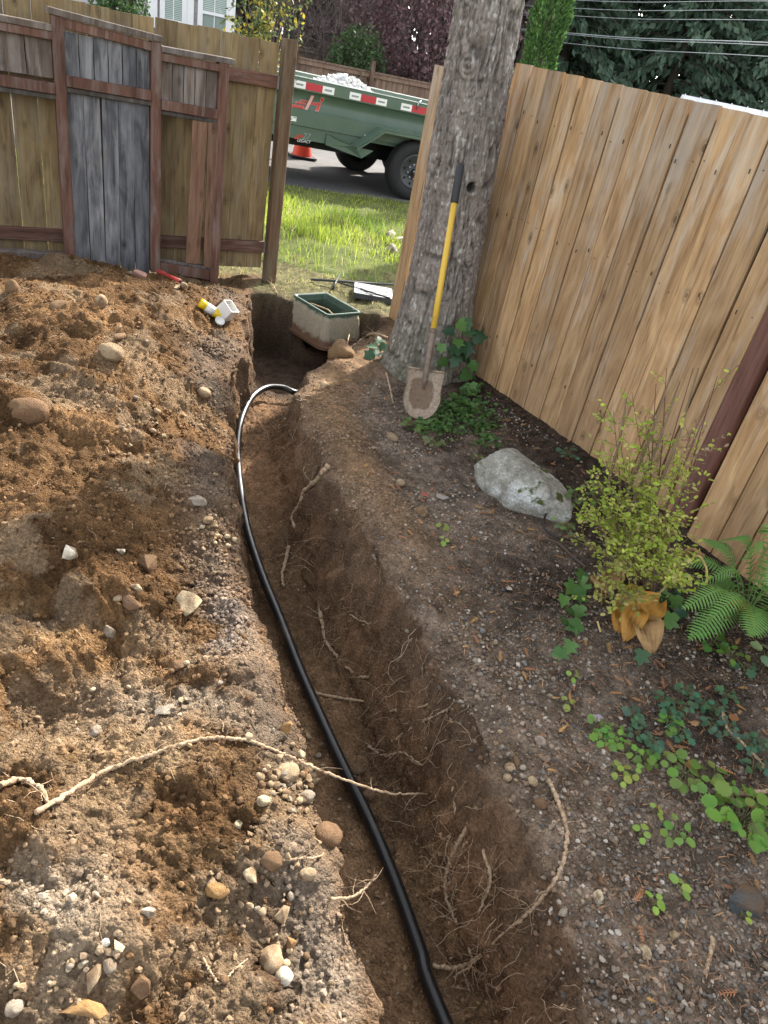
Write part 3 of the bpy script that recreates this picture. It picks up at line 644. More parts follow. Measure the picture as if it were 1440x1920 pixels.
def stone_round(seed, sub=3):
    bm = bmesh.new(); bmesh.ops.create_icosphere(bm, subdivisions=sub, radius=.5); r = np.random.default_rng(seed)
    c = np.array([v.co[:] for v in bm.verts]); s = int(r.integers(0, 900)); ax = r.uniform(.75, 1.0, 3)
    d = 1 + .20 * n3(c[:, 0], c[:, 1], c[:, 2], 2.2, s) + .09 * n3(c[:, 0], c[:, 1], c[:, 2], 5.5, s + 1) + .03 * n3(c[:, 0], c[:, 1], c[:, 2], 14, s + 2)
    # a few flattened faces
    for _ in range(5):
        nrm = r.normal(0, 1, 3); nrm /= np.linalg.norm(nrm); lim = r.uniform(.36, .46); h = c @ nrm; c = np.where((h > lim)[:, None], c - nrm * ((h - lim) * .8)[:, None], c)
    c = c * d[:, None] * ax
    for v, p in zip(bm.verts, c): v.co = p
    me = bpy.data.meshes.new('stone'); bm.to_mesh(me); bm.free(); me.polygons.foreach_set('use_smooth', [True] * len(me.polygons)); me.materials.append(M_STONE); return me
def stone_angular(seed, npts=13):
    r = np.random.default_rng(seed); bm = bmesh.new()
    for _ in range(npts):
        p = r.normal(0, 1, 3); p /= np.linalg.norm(p); p *= r.uniform(.40, .54); bm.verts.new(p)
    res = bmesh.ops.convex_hull(bm, input=bm.verts[:]); bmesh.ops.delete(bm, geom=[g for g in res['geom_unused'] if isinstance(g, bmesh.types.BMVert)], context='VERTS')
    bmesh.ops.dissolve_limit(bm, angle_limit=.25, verts=bm.verts[:], edges=bm.edges[:])
    bmesh.ops.bevel(bm, geom=bm.edges[:], offset=.045, segments=2, affect='EDGES', profile=.6, clamp_overlap=True)
    bmesh.ops.triangulate(bm, faces=bm.faces[:]); bmesh.ops.subdivide_edges(bm, edges=bm.edges[:], cuts=1, use_grid_fill=True)
    c = np.array([v.co[:] for v in bm.verts]); s = int(r.integers(0, 900)); c = c * (1 + .05 * n3(c[:, 0], c[:, 1], c[:, 2], 6, s) + .025 * n3(c[:, 0], c[:, 1], c[:, 2], 15, s + 1))[:, None]
    for v, p in zip(bm.verts, c): v.co = p
    me = bpy.data.meshes.new('stone'); bm.to_mesh(me); bm.free(); me.polygons.foreach_set('use_smooth', [True] * len(me.polygons)); me.materials.append(M_STONE); return me
ROUND = [stone_round(100 + i) for i in range(12)]; ANG = [stone_angular(300 + i) for i in range(12)]
ROUND_LO = [stone_round(500 + i, 2) for i in range(8)]
TAN = (.40, .30, .19); CREAM = (.60, .50, .33); GREY = (.34, .295, .235); BROWN = (.19, .115, .065); ORANGE = (.40, .24, .10); WHITE = (.68, .62, .50); SLATE = (.075, .085, .09); DUST = (.20, .125, .07)
def put_stone(u, v, w, col, kind, label=None, group=None, asp=(1, .8, .7), rot=None, sink=.25, name='stone', cat='stone', pos=None, tilt=.35):
    p = pos if pos is not None else hit(u, v); dist = (p - Vector((0, 0, CAM_H))).length; size = w * dist / 1340.0
    me = random.choice({'r': ROUND, 'a': ANG, 'l': ROUND_LO}[kind]); o = bpy.data.objects.new(name, me); COL.objects.link(o)
    sc = (size * asp[0] * 1.05, size * asp[1] * 1.05, size * asp[2] * 1.05); o.scale = sc
    o.location = (p.x, p.y, p.z + sc[2] * (.5 - sink)); o.rotation_euler = (ru(-tilt, tilt), ru(-tilt, tilt), rot if rot is not None else ru(0, 6.28))
    j = ru(.88, 1.12); o.color = (col[0] * j, col[1] * j, col[2] * j, 1)
    tag(o, label, cat if label else None, group); return o
HERO = [
 (352, 1138, 62, CREAM, 'a', 'large crumbly pale yellow stone on the spoil edge nearest the dark pipe', (1, .85, .75)),
 (131, 1041, 37, WHITE, 'a', 'cream angular stone alone on dark soil of the spoil heap', (1, .8, .7)),
 (205, 1197, 30, GREY, 'a', 'grey pointed slab standing upright in the flat tan soil patch', (.8, .5, 1.5)),
 (337, 1250, 32, BROWN, 'a', 'brown squarish stone lying below the grey upright slab', (1, .9, .8)),
 (314, 1335, 50, GREY, 'a', 'flat grey slab lying on the crest above the long root', (1, .6, .35)),
 (533, 1371, 40, ORANGE, 'a', 'orange tan angular stone at the trench edge above the long root', (1, .75, .7)),
 (509, 1371, 15, GREY, 'r', 'small grey stone touching the orange angular stone', (1, .9, .8)),
 (540, 1453, 48, TAN, 'r', 'largest rounded stone among the pebbles under the long root', (1, .9, .7)),
 (577, 1444, 36, TAN, 'a', 'flat tan stone just under the long root beside the trench lip', (1, .7, .45)),
 (573, 1496, 31, GREY, 'r', 'oval pale grey stone below the flat tan stone near the trench lip', (1, .8, .7)),
 (590, 1465, 22, TAN, 'a', 'small square tan stone at the very edge of the trench lip', (1, 1, .7)),
 (521, 1425, 26, TAN, 'a', 'cube shaped tan stone touching the long root from below', (1, 1, .9)),
 (511, 1462, 24, TAN, 'r', 'egg shaped tan stone left of the largest rounded stone', (1, .85, .7)),
 (487, 1458, 21, TAN, 'r', 'small brown round stone leftmost in the pebble cluster', (1, .9, .8)),
 (494, 1504, 25, CREAM, 'r', 'smooth round beige stone below the pebble cluster', (1, .95, .8)),
 (614, 1572, 58, BROWN, 'r', 'big dusty brown stone half buried at the trench lip', (1, .85, .75)),
 (601, 1530, 48, BROWN, 'a', 'dark brown stone buried just above the big dusty brown stone', (1, .9, .6)),
 (474, 1644, 42, CREAM, 'a', 'cream triangular stone in the lower spoil', (1, .8, .8)),
 (510, 1614, 41, DUST, 'r', 'soil crusted tan lump beside the cream triangular stone', (1, .85, .9)),
 (538, 1604, 18, TAN, 'r', 'small tan stone next to the soil crusted lump', (1, .9, .8)),
 (407, 1673, 42, ORANGE, 'r', 'orange brown oval stone in a hollow of the lower spoil', (1, .7, .6)),
 (509, 1802, 44, TAN, 'r', 'large round tan stone just above the white round stone', (1, .95, .8)),
 (532, 1834, 34, WHITE, 'r', 'almost white round stone near the bottom of the spoil', (1, .95, .85)),
 (545, 1777, 28, ORANGE, 'a', 'pointed orange stone behind the large round tan stone', (.9, .8, 1.2)),
 (528, 1721, 36, TAN, 'a', 'pointed tan angular stone embedded in the lower spoil', (1, .7, 1)),
 (577, 1641, 30, TAN, 'r', 'rounded tan stone on the rim below the thin forked root', (1, .9, .8)),
 (445, 1550, 26, CREAM, 'r', 'smooth elongated beige stone on the fine tan soil', (1.1, .7, .7)),
 (178, 1832, 42, TAN, 'a', 'elongated tan stone in the bottom corner of the spoil', (1.3, .6, .6)),
 (206, 1814, 26, GREY, 'r', 'grey stone behind the elongated tan stone', (1, .8, .8)),
 (156, 1896, 64, ORANGE, 'a', 'long flat ochre stone at the bottom picture edge', (1.2, .5, .4)),
 (267, 1850, 42, BROWN, 'a', 'dull brown angular lump low on the spoil', (1, .8, .9)),
 (223, 1777, 27, CREAM, 'a', 'thin cream chip lying on the lower spoil', (1, .7, .4)),
 (280, 1712, 28, WHITE, 'a', 'pale angular stone beside the grey dusty patch', (1, .8, .6)),
 (198, 1771, 18, WHITE, 'a', 'small pale cube shaped stone in the grey dusty patch', (1, .9, .8)),
 (28, 1893, 28, GREY, 'r', 'round speckled grey stone in the bottom corner', (1, .9, .8)),
 (180, 1374, 23, GREY, 'r', 'round grey stone beside the dark hollow', (1, .95, .9)),
 (277, 1060, 58, DUST, 'a', 'large soil covered stone ending in a point on the spoil', (1, .75, .7)),
 (227, 1035, 23, WHITE, 'a', 'small white flat stone above the soil covered stone', (1, .7, .45)),
 (255, 1104, 24, CREAM, 'a', 'cream chip resting on the brown flat slab', (1, .6, .6)),
 (248, 1130, 48, BROWN, 'a', 'brown flat slab below the cream chip', (1, .85, .5)),
 (222, 1125, 18, TAN, 'r', 'small tan stone touching the brown flat slab', (1, .9, .8)),
 (367, 944, 42, GREY, 'a', 'long pale wedge of stone in the middle of the slope', (1.25, .5, .6)),
 (389, 978, 26, TAN, 'r', 'tan stone below the long pale wedge', (1, .8, .7)),
 (400, 985, 20, TAN, 'a', 'angular tan stone among pebbles below the pale wedge', (1, .8, .8)),
 (50, 760, 72, BROWN, 'r', 'large dusty boulder half buried at the far spoil edge of the picture', (1.05, .85, .8)),
 (208, 667, 46, TAN, 'r', 'smooth tan boulder partly buried in the upper spoil', (1.1, .8, .7)),
 (190, 573, 27, TAN, 'r', 'rounded stone standing on the upper spoil crest', (.9, .8, 1.1)),
 (111, 578, 38, DUST, 'r', 'dusty oblong stone near the hummocks of the upper spoil', (1.1, .8, .7)),
 (224, 632, 26, DUST, 'r', 'finger shaped stone lying down the upper slope', (.6, 1.7, .6)),
 (383, 740, 26, TAN, 'r', 'tan stone sticking out of the far cut face', (1, .9, .8)),
 (25, 546, 34, DUST, 'r', 'rounded clod on the hummock by the old fence panel', (.9, .8, 1)),
 (637, 671, 56, (.30, .19, .10), 'r', 'big brown cobble perched on the ridge below the meter box', (1.05, .85, .85)),
 (609, 728, 24, TAN, 'r', 'smooth oval stone on the ridge below the big brown cobble', (1, .8, .7)),
 (735, 823, 26, TAN, 'r', 'half buried tan stone on the ridge below the shovel blade', (1.2, .7, .6)),
 (751, 909, 22, TAN, 'r', 'round tan stone further down from the shovel blade', (1, .9, .8)),
 (788, 964, 32, (.40, .30, .19), 'r', 'smooth tan oval stone near the mossy boulder', (1.1, .8, .7)),
 (1012, 1393, 25, (.5, .47, .42), 'r', 'pale speckled round stone alone on the gravel', (1, .95, .85)),
 (955, 1443, 22, TAN, 'r', 'largest tan pebble of the cluster on the trench rim', (1, .9, .8)),
 (998, 1467, 21, TAN, 'r', 'tan pebble at the head of the thin hanging root', (1, .85, .8)),
 (968, 1429, 20, DUST, 'r', 'dusty flat pebble at the top of the rim cluster', (1.1, .7, .6)),
 (950, 1461, 18, TAN, 'r', 'pale pebble lowest in the rim cluster', (1, .9, .8)),
 (1013, 1508, 26, BROWN, 'r', 'brown stone set in the trench wall beside the hanging root', (1, .85, .8)),
 (1120, 1683, 20, CREAM, 'r', 'small cream stone on dark soil of the near bank', (1, .9, .85)),
 (1128, 1656, 22, BROWN, 'a', 'flat brown stone above the small cream stone', (1, .7, .5)),
 (1208, 1785, 24, CREAM, 'r', 'cream oval stone low on the near bank', (1.1, .8, .7)),
 (1262, 1756, 22, TAN, 'a', 'tan stone up from the cream oval stone on the near bank', (1, .8, .6)),
 (1055, 1714, 17, GREY, 'r', 'grey pebble on the near bank by the root fringe', (1, .9, .8)),
 (1385, 1692, 70, SLATE, 'a', 'dark slate grey angular rock on the gravel by the weeds', (1.1, .75, .65)),
 (672, 1444, 33, (.16, .105, .065), 'a', 'dark brown angular stone lying against the pipe', (1, .85, .6)),
 (692, 1494, 31, (.20, .135, .085), 'r', 'brown rounded stone under the long root in the trench', (1, .9, .7)),
 (728, 1596, 26, (.15, .095, .06), 'r', 'round dark stone on the trench floor by the pipe', (1, .95, .8)),
]
for (u, v, w, col, kind, lab, asp) in HERO: put_stone(u, v, w, col, kind, lab, 'loose stones around the trench', asp, sink=(.66 if w > 70 else .45) if col in (DUST, BROWN) else .28)
# ---- small stones, many alike
random.seed(21)
SPOTS = [((535, 1455), (55, 62), 64, 'small rounded stone in the pebble cluster beside the pipe'), ((395, 1000), (45, 60), 26, 'small tan stone on the middle of the spoil slope'), ((250, 820), (60, 60), 22, 'small tan stone on the upper spoil slope'),
         ((120, 1840), (110, 70), 26, 'small pale stone in the lower corner of the spoil'), ((500, 1720), (90, 110), 34, 'small tan stone in the lower spoil by the trench lip'), ((330, 1300), (120, 60), 16, 'small grey stone on the crest above the long root')]
for (c, sg, n, lab) in SPOTS:
    for i in range(n):
        u = random.gauss(c[0], sg[0] * .6); v = random.gauss(c[1], sg[1] * .6)
        if u < 4 or v > 1915 or u > 640: continue
        put_stone(u, v, ru(8, 19) if c[0] > 450 else ru(7, 14), random.choice([TAN, TAN, GREY, CREAM, DUST]), random.choice('lla'), lab, lab.replace('small', 'small', 1) + 's' if False else 'scattered small stones', (1, ru(.75, .95), ru(.6, .85)), sink=.12)
for i in range(34):
    t = rnd(); u = 760 + 420 * t + random.gauss(0, 60); v = 960 + 780 * t + random.gauss(0, 60)
    put_stone(u, v, ru(8, 14), random.choice([GREY, TAN, GREY, (.28, .29, .30)]), 'l', 'small stone on the gravelly bank right of the trench', 'scattered small stones', (1, ru(.75, .95), ru(.55, .8)), sink=.35)
for (u, v, w, lab) in ((730, 446, 26, 'pale rock topmost of three in the grass beside the tree'), (736, 470, 22, 'pale rock lowest of three in the grass beside the tree'), (748, 452, 22, 'pale rock nearest the tree in the grass')):
    p = Vector(at_z(u, v, .03)); p.z = .02; put_stone(u, v, w, (.42, .40, .35), 'a', lab, 'pale rocks in the grass', (1.2, .9, .8), pos=p)

# ---- the mossy boulder
def boulder():
    bm = bmesh.new(); bmesh.ops.create_icosphere(bm, subdivisions=5, radius=1.0); c = np.array([v.co[:] for v in bm.verts]); r = np.random.default_rng(77)
    for (nrm, lim) in (((.2, -.6, .8), .62), ((-.2, -1, .25), .72), ((.1, .3, 1), .60), ((-1, .1, .4), .78), ((1, -.3, .5), .80), ((.6, -.9, -.1), .8), ((-.6, -.6, .6), .78), ((.7, .2, .8), .72)):
        nn = np.array(nrm) / np.linalg.norm(nrm); h = c @ nn; c = np.where((h > lim)[:, None], c - nn * ((h - lim) * .9)[:, None], c)
    d = 1 + .10 * n3(c[:, 0], c[:, 1], c[:, 2], 1.8, 5) + .05 * n3(c[:, 0], c[:, 1], c[:, 2], 4.5, 6) + .03 * np.abs(n3(c[:, 0], c[:, 1], c[:, 2], 9, 7)) + .014 * n3(c[:, 0], c[:, 1], c[:, 2], 24, 8)
    c = c * d[:, None] * np.array([.275, .155, .155])
    for v, p in zip(bm.verts, c): v.co = p
    me = bpy.data.meshes.new('boulder'); bm.to_mesh(me); bm.free(); me.polygons.foreach_set('use_smooth', [True] * len(me.polygons))
    k = NB('lichen_rock'); v = k.coords('Object'); a = k.noise(v, 14, 6, .7); b = k.noise(v, 5, 4, .6); s = k.noise(v, 90, 3, .7); m = k.noise(v, 9, 4, .6)
    col = k.ramp(a, [(.3, (.15, .145, .12)), (.5, (.30, .29, .25)), (.7, (.42, .41, .37))]); col = k.mix(k.ramp(b, [(.52, (0, 0, 0)), (.62, (.8, .8, .8))]), col, (.52, .54, .53, 1))
    geo = k.node('ShaderNodeNewGeometry'); sp = k.node('ShaderNodeSeparateXYZ'); k.link(geo.outputs['Normal'], sp.inputs[0])
    mm = k.math('MULTIPLY', k.ramp(m, [(.58, (0, 0, 0)), (.64, (1, 1, 1))]), k.ramp(sp.outputs[2], [(.2, (0, 0, 0)), (.6, (1, 1, 1))]))
    col = k.mix(mm, col, (.07, .085, .02, 1)); col = k.mix(1.0, col, k.ramp(s, [(.3, (.6, .6, .6)), (.7, (1.25, 1.25, 1.25))]), 'MULTIPLY')
    k.base(col).rough(.9).spec(.2).bump(k.math('ADD', a, k.math('MULTIPLY', s, .5)), .7, .02)
    p = hit(975, 945); o = obj('boulder', me, k.m, loc=(p.x - .01, p.y + .06, p.z + .075), rot=(.10, .12, -.62)); tag(o, 'grey boulder with white lichen and moss beside the fence shrub', 'boulder')
boulder()

# ================================================================== SOIL CRUMBS AND GRAVEL (far too many to count)
def scatter_pieces(name, xy, size, cols, mat, flat=.75, sink=.3, base=None, seed=1, lift=0.0, low=False):
    r = np.random.default_rng(seed); n = len(xy)
    t = (1 + 5 ** .5) / 2; iv = np.array([(-1, t, 0), (1, t, 0), (-1, -t, 0), (1, -t, 0), (0, -1, t), (0, 1, t), (0, -1, -t), (0, 1, -t), (t, 0, -1), (t, 0, 1), (-t, 0, -1), (-t, 0, 1)]) / 1.902
    it = np.array([(0, 11, 5), (0, 5, 1), (0, 1, 7), (0, 7, 10), (0, 10, 11), (1, 5, 9), (5, 11, 4), (11, 10, 2), (10, 7, 6), (7, 1, 8), (3, 9, 4), (3, 4, 2), (3, 2, 6), (3, 6, 8), (3, 8, 9), (4, 9, 5), (2, 4, 11), (6, 2, 10), (8, 6, 7), (9, 8, 1)])
    if low: iv = np.array([(1, 0, 0), (-1, 0, 0), (0, 1, 0), (0, -1, 0), (0, 0, 1), (0, 0, -1.0)]); it = np.array([(0, 2, 4), (2, 1, 4), (1, 3, 4), (3, 0, 4), (2, 0, 5), (1, 2, 5), (3, 1, 5), (0, 3, 5)])
    K = len(iv); v = iv[None] * r.uniform(.65, 1.2, (n, K, 1)) * np.stack([np.ones(n), r.uniform(.6, 1, n), r.uniform(flat - .2, flat + .1, n)], 1)[:, None]
    a = r.uniform(0, 6.28, n); ca, sa = np.cos(a)[:, None], np.sin(a)[:, None]
    b = r.uniform(-.5, .5, n); cb, sb = np.cos(b)[:, None], np.sin(b)[:, None]
    y2 = v[..., 1] * cb - v[..., 2] * sb; z2 = v[..., 1] * sb + v[..., 2] * cb
    x3 = v[..., 0] * ca - y2 * sa; y3 = v[..., 0] * sa + y2 * ca
    v = np.stack([x3, y3, z2], -1) * (size * .5)[:, None, None]
    z = terrain(xy[:, 0], xy[:, 1]) if base is None else base
    v[..., 0] += xy[:, :1]; v[..., 1] += xy[:, 1:2]; v[..., 2] += (z + size * (.5 - sink) * flat + lift)[:, None]
    f = (it[None] + (np.arange(n) * K)[:, None, None]).reshape(-1, 3)
    me = mesh_np(name, v.reshape(-1, 3), tris=f, smooth=False); color_attr(me, np.repeat(cols, K, 0)); o = obj(name, me, mat); tag(o, kind='stuff'); return o
M_CRUMB = m_vcol('crumbs', .92, .5, 220)
def crumbs():
    r = np.random.default_rng(31)
    def samp(n, dens, x0, x1, y0, y1):
        out = []
        while sum(len(q) for q in out) < n:
            y = y0 + (y1 - y0) * r.random(n) ** 1.6; x = x0 + (x1 - x0) * r.random(n); k = r.random(n) < dens(x, y); out.append(np.stack([x[k], y[k]], 1))
        return np.concatenate(out)[:n]
    # on the spoil
    d = lambda x, y: ((edge_l(y) - x) > -.04) * (sst(-.15, .6, fbm2(x, y, 2.6, 4, .6, 200)) ** 1.5 * .72 + .28) * (x > -.62 * y - .55)
    n = 60000; xy = samp(n, d, -3.3, .5, .45, 5.2); s = .0040 + .022 * r.random(n) ** 5.5; s *= np.interp(xy[:, 1], [.5, 3, 5], [.9, 1.05, 1.15])
    pal = np.array([(.20, .118, .057), (.15, .084, .039), (.28, .185, .10), (.38, .285, .18), (.26, .205, .145), (.11, .06, .029)]); c = pal[r.choice(6, n, p=[.34, .36, .08, .015, .025, .18])] * r.uniform(.8, 1.2, (n, 1))
    own = r.random(n) < .90; c[own] = soil_colour(xy[own]) * r.uniform(.7, 1.45, (int(own.sum()), 1))
    dl_ = edge_l(xy[:, 1]) - xy[:, 0]; keep = (s < .0095) | (r.random(n) < np.clip(.22 + .9 * np.exp(-(dl_ / .28) ** 2) + .25 * (xy[:, 1] < 1.3), 0, 1)); xy, s, c = xy[keep], s[keep], c[keep]
    b = s > .0095; scatter_pieces('spoil_clods', xy[b], s[b], c[b], M_CRUMB, .8, .35, seed=2); scatter_pieces('spoil_crumbs', xy[~b], s[~b], c[~b], M_CRUMB, .8, .3, seed=5, low=True)
    # gravel on the right-hand bank
    d = lambda x, y: ((x - edge_r(y)) > -.03) * (sst(-.5, .4, fbm2(x, y, 1.8, 3, .6, 210)) * .75 + .25) * (((x - FENCE_A[0]) * FENCE_N[0] + (y - FENCE_A[1]) * FENCE_N[1]) > .1) * (x < .62 * y + .75) * (((x - TREE[0]) ** 2 + (y - TREE[1]) ** 2) > .1)
    n = 30000; xy = samp(n, d, -.8, 2.2, .6, 4.3); s = .005 + .017 * r.random(n) ** 3.4
    pal = np.array([(.20, .165, .13), (.14, .12, .105), (.29, .245, .195), (.10, .095, .09), (.17, .115, .075), (.42, .38, .33), (.11, .07, .045)]); c = pal[r.choice(7, n, p=[.26, .18, .18, .12, .12, .05, .09])] * r.uniform(.8, 1.2, (n, 1))
    own = r.random(n) < .35; c[own] = soil_colour(xy[own]) * r.uniform(.7, 1.5, (int(own.sum()), 1))
    rr = ((xy[:, 0] - edge_r(xy[:, 1])) < .34) & (xy[:, 1] > 2.5); c[rr] = c[rr] * .45 + np.array([.27, .175, .10]) * .55
    b = s > .0095; scatter_pieces('gravel', xy[b], s[b], c[b], M_CRUMB, .7, .3, seed=3); scatter_pieces('fine_gravel', xy[~b], s[~b], c[~b], M_CRUMB, .75, .25, seed=6, low=True)
    # on the trench floor and on ledges of its walls
    d = lambda x, y: ((x - edge_l(y)) > .04) * ((edge_r(y) - x) > .02)
    n = 12000; xy = samp(n, d, -1.4, .9, .5, 5.4); s = .004 + .018 * r.random(n) ** 4.5
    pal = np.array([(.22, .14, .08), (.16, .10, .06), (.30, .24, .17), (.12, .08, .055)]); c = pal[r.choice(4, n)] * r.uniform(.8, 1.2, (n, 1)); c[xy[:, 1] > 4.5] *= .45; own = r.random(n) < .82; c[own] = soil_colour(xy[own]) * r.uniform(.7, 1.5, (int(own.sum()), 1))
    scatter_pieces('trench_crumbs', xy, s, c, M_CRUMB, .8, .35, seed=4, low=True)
crumbs()

# ================================================================== PIPE
def smooth_path(pts, n):                     # Catmull-Rom
    P_ = [Vector(p) for p in pts]; P_ = [P_[0] * 2 - P_[1]] + P_ + [P_[-1] * 2 - P_[-2]]; out = []; m = len(P_) - 3
    for i in range(n + 1):
        t = min(i / n * m, m - 1e-6); k = int(t); f = t - k; a, b, c, d = P_[k:k + 4]
        out.append(.5 * ((2 * b) + (c - a) * f + (2 * a - 5 * b + 4 * c - d) * f * f + (3 * b - a - 3 * c + d) * f ** 3))
    return out
pipe_pts = [(1.35, -.6, -.40), (.98, .05, -.42)] + [tuple(at_z(u, v, z)) for (u, v, z) in ((835, 1920, -.415), (787, 1780, -.42), (738, 1645, -.42), (690, 1532, -.42), (640, 1430, -.41), (597, 1335, -.405), (560, 1250, -.40), (525, 1160, -.385), (498, 1095, -.365), (478, 1040, -.34), (462, 985, -.315), (450, 915, -.285), (445, 850, -.265), (448, 805, -.25), (458, 770, -.235), (475, 742, -.225), (500, 727, -.225), (530, 727, -.235), (556, 736, -.26))] + [(-.72, 4.80, -.34)]
M_PIPE = NB('black_poly_pipe'); _v = M_PIPE.coords('Object'); _n = M_PIPE.noise(_v, 6, 4, .6); _n2 = M_PIPE.noise(_v, 70, 3, .7)
_c = M_PIPE.mix(M_PIPE.ramp(_n, [(.58, (0, 0, 0)), (.75, (.35, .35, .35))]), (.010, .010, .011, 1), (.16, .11, .07, 1)); M_PIPE.base(_c).rough(M_PIPE.ramp(_n2, [(.3, (.26, .26, .26)), (.7, (.42, .42, .42))])).spec(.5)
mb = MB(); mb.tube(smooth_path(pipe_pts, 150), .0210, 20); tag(mb.build('water_pipe', M_PIPE.m, smooth=True), 'black plastic water pipe curving along the trench floor to the meter box', 'pipe')

# ================================================================== ROOTS
k = NB('root_bark'); v = k.coords('Object'); nn = k.noise(v, 80, 5, .75); cc = k.ramp(nn, [(.32, (.17, .105, .06)), (.5, (.37, .265, .17)), (.72, (.56, .44, .31))]); k.base(cc).rough(.9).spec(.15).bump(nn, .9, .006); M_ROOT = k.m
def rootlets(mb, p, d, L, r, depth=0, wall=True):
    n = max(3, int(L / .018)); pts = [p]; dd = d.normalized(); cur = p.copy()
    for i in range(n):
        dd = (dd + Vector((random.gauss(0, .28), random.gauss(0, .28), random.gauss(-.02, .25)))).normalized(); cur = cur + dd * (L / n)
        g = hz(cur.x, cur.y)
        if cur.z < g + r: cur.z = g + r
        pts.append(cur.copy())
    mb.tube(pts, [r * (1 - .75 * i / n) for i in range(n + 1)], 4 if r < .004 else 6, caps=False)
    if depth < 2:
        for i in range(1, n):
            if rnd() < (.34 if depth == 0 else .22): rootlets(mb, pts[i], (dd + Vector((random.gauss(0, 1), random.gauss(0, 1), random.gauss(0, .7)))), L * ru(.25, .5), max(.0007, r * .45), depth + 1)
def root(px, r0, r1, label, zmode='hit', branches=6, bl=.12, lift=.004, name='root'):
    pts = []
    for q in px:
        if len(q) == 3: pts.append(Vector(at_z(*q)))
        else: p = hit(q[0], q[1]); pts.append(p + Vector((0, 0, lift + r0 * .6)))
    path = smooth_path(pts, 16 * (len(pts) - 1)); n = len(path)
    for i, p in enumerate(path):
        j = Vector((random.gauss(0, 1), random.gauss(0, 1), random.gauss(0, .6))) * min(.0022, r0 * .26); p += j
        if len(px[0]) == 2: p.z = max(p.z, hz(p.x, p.y) + r0 * .4)
    mb = MB(); mb.tube(path, [(r0 + (r1 - r0) * i / (n - 1)) * (1 + .10 * math.sin(i * .55 + 2) + .05 * math.sin(i * 1.3)) for i in range(n)], 8)
    for _ in range(branches):
        i = random.randrange(n // 8, n); rootlets(mb, path[i], Vector((random.gauss(0, 1), random.gauss(0, 1), random.gauss(-.2, .6))), ru(.4, 1) * bl, max(.0012, r1 * .45), 1)
    o = mb.build(name, M_ROOT, smooth=True); tag(o, label, 'root', 'exposed tree roots'); return o
random.seed(5)
A0 = hit(590, 1440)
root([(72, 1526), (130, 1490), (200, 1448), (290, 1417), (370, 1391), (440, 1388), (500, 1404), (545, 1420, .065), (590, 1440, .05), (650, 1463, .02), (725, 1486, -.03), (800, 1492)], .0062, .0030, 'long pale root lying across the spoil and over the black pipe', branches=11, bl=.11)
root([(0, 1478), (40, 1466), (75, 1482), (90, 1505)], .008, .004, 'short forked root at the picture edge beside the long root', branches=6, bl=.12)
root([(1028, 1468), (1048, 1515), (1062, 1570), (1050, 1630), (1020, 1680), (980, 1722), (930, 1765), (880, 1812), (850, 1835)], .0065, .003, 'thin brown root curving down the near bank into the trench', branches=14, bl=.14)
root([(614, 880), (596, 905), (570, 928), (562, 950), (548, 972), (550, 995)], .014, .007, 'thick broken root jutting from the far right wall of the trench', branches=8, bl=.12, lift=.012)
root([(540, 1030), (535, 1055), (528, 1085), (532, 1105)], .010, .005, 'short stub root hanging above the trench floor', branches=6, bl=.10, lift=.01)
root([(603, 1118), (600, 1150), (606, 1185), (612, 1210), (640, 1245), (668, 1270), (690, 1275)], .011, .005, 'bent root running down the middle of the right wall', branches=12, bl=.13, lift=.008)
root([(590, 1302), (640, 1312), (690, 1320), (720, 1335), (760, 1338), (800, 1325)], .006, .003, 'pale branching root across the middle of the right wall', branches=14, bl=.14, lift=.006)
root([(880, 1545), (850, 1600), (832, 1660), (845, 1715), (868, 1750), (880, 1790)], .007, .003, 'bundle of roots hanging on the near right wall', branches=26, bl=.16, lift=.008)
root([(810, 1815), (850, 1818), (880, 1808), (905, 1790)], .007, .003, 'root crossing low behind the pipe on the near wall', branches=10, bl=.14, lift=.008)
root([(735, 1395), (765, 1372), (800, 1352), (832, 1336)], .006, .0025, 'pale root fanning upwards beside the branching root', branches=12, bl=.12, lift=.006)
root([(690, 1402), (720, 1420), (752, 1414), (790, 1438)], .005, .002, 'thin root just above the long root end', branches=10, bl=.11, lift=.006)
root([(650, 1098), (640, 1128), (660, 1158), (702, 1178)], .0055, .0025, 'thin root above the bent root on the wall', branches=9, bl=.11, lift=.006)
root([(848, 1478), (852, 1540), (836, 1592), (845, 1630)], .0055, .0025, 'root hanging straight down above the root bundle', branches=14, bl=.12, lift=.006)
root([(905, 1598), (918, 1655), (898, 1715), (905, 1760)], .006, .0025, 'root hanging between the bundle and the curved bank root', branches=14, bl=.12, lift=.006)
root([(1333, 1760), (1330, 1790), (1322, 1825)], .006, .005, 'short thick twig lying on the near bank', branches=1, bl=.05)
root([(620, 1685, .04), (660, 1682, .03), (690, 1660, .03), (705, 1640, .05)], .004, .002, 'forked root sticking out of the spoil lip over the pipe', branches=10, bl=.10)
root([(530, 1615), (565, 1612), (600, 1608), (640, 1590)], .0035, .002, 'thin pale root on the spoil below the big dusty stone', branches=8, bl=.07)
root([(660, 590), (655, 625), (650, 655)], .006, .003, 'thin root beside the meter box', branches=6, bl=.16, lift=.02)
root([(725, 640), (700, 632), (680, 640), (655, 660)], .010, .004, 'pale root reaching from the tree base towards the meter box', branches=14, bl=.16, lift=.02)
root([(723, 702), (732, 735), (737, 760)], .008, .004, 'pale root at the foot of the tree beside the shovel', branches=3, bl=.08, lift=.006)
root([(495, 525), (510, 535), (520, 552)], .006, .003, 'dry root at the foot of the end post', branches=12, bl=.16)
root([(1342, 1505), (1380, 1497), (1440, 1490)], .008, .007, 'curved brown twig above the leafy weed', branches=1, bl=.06, lift=.015)
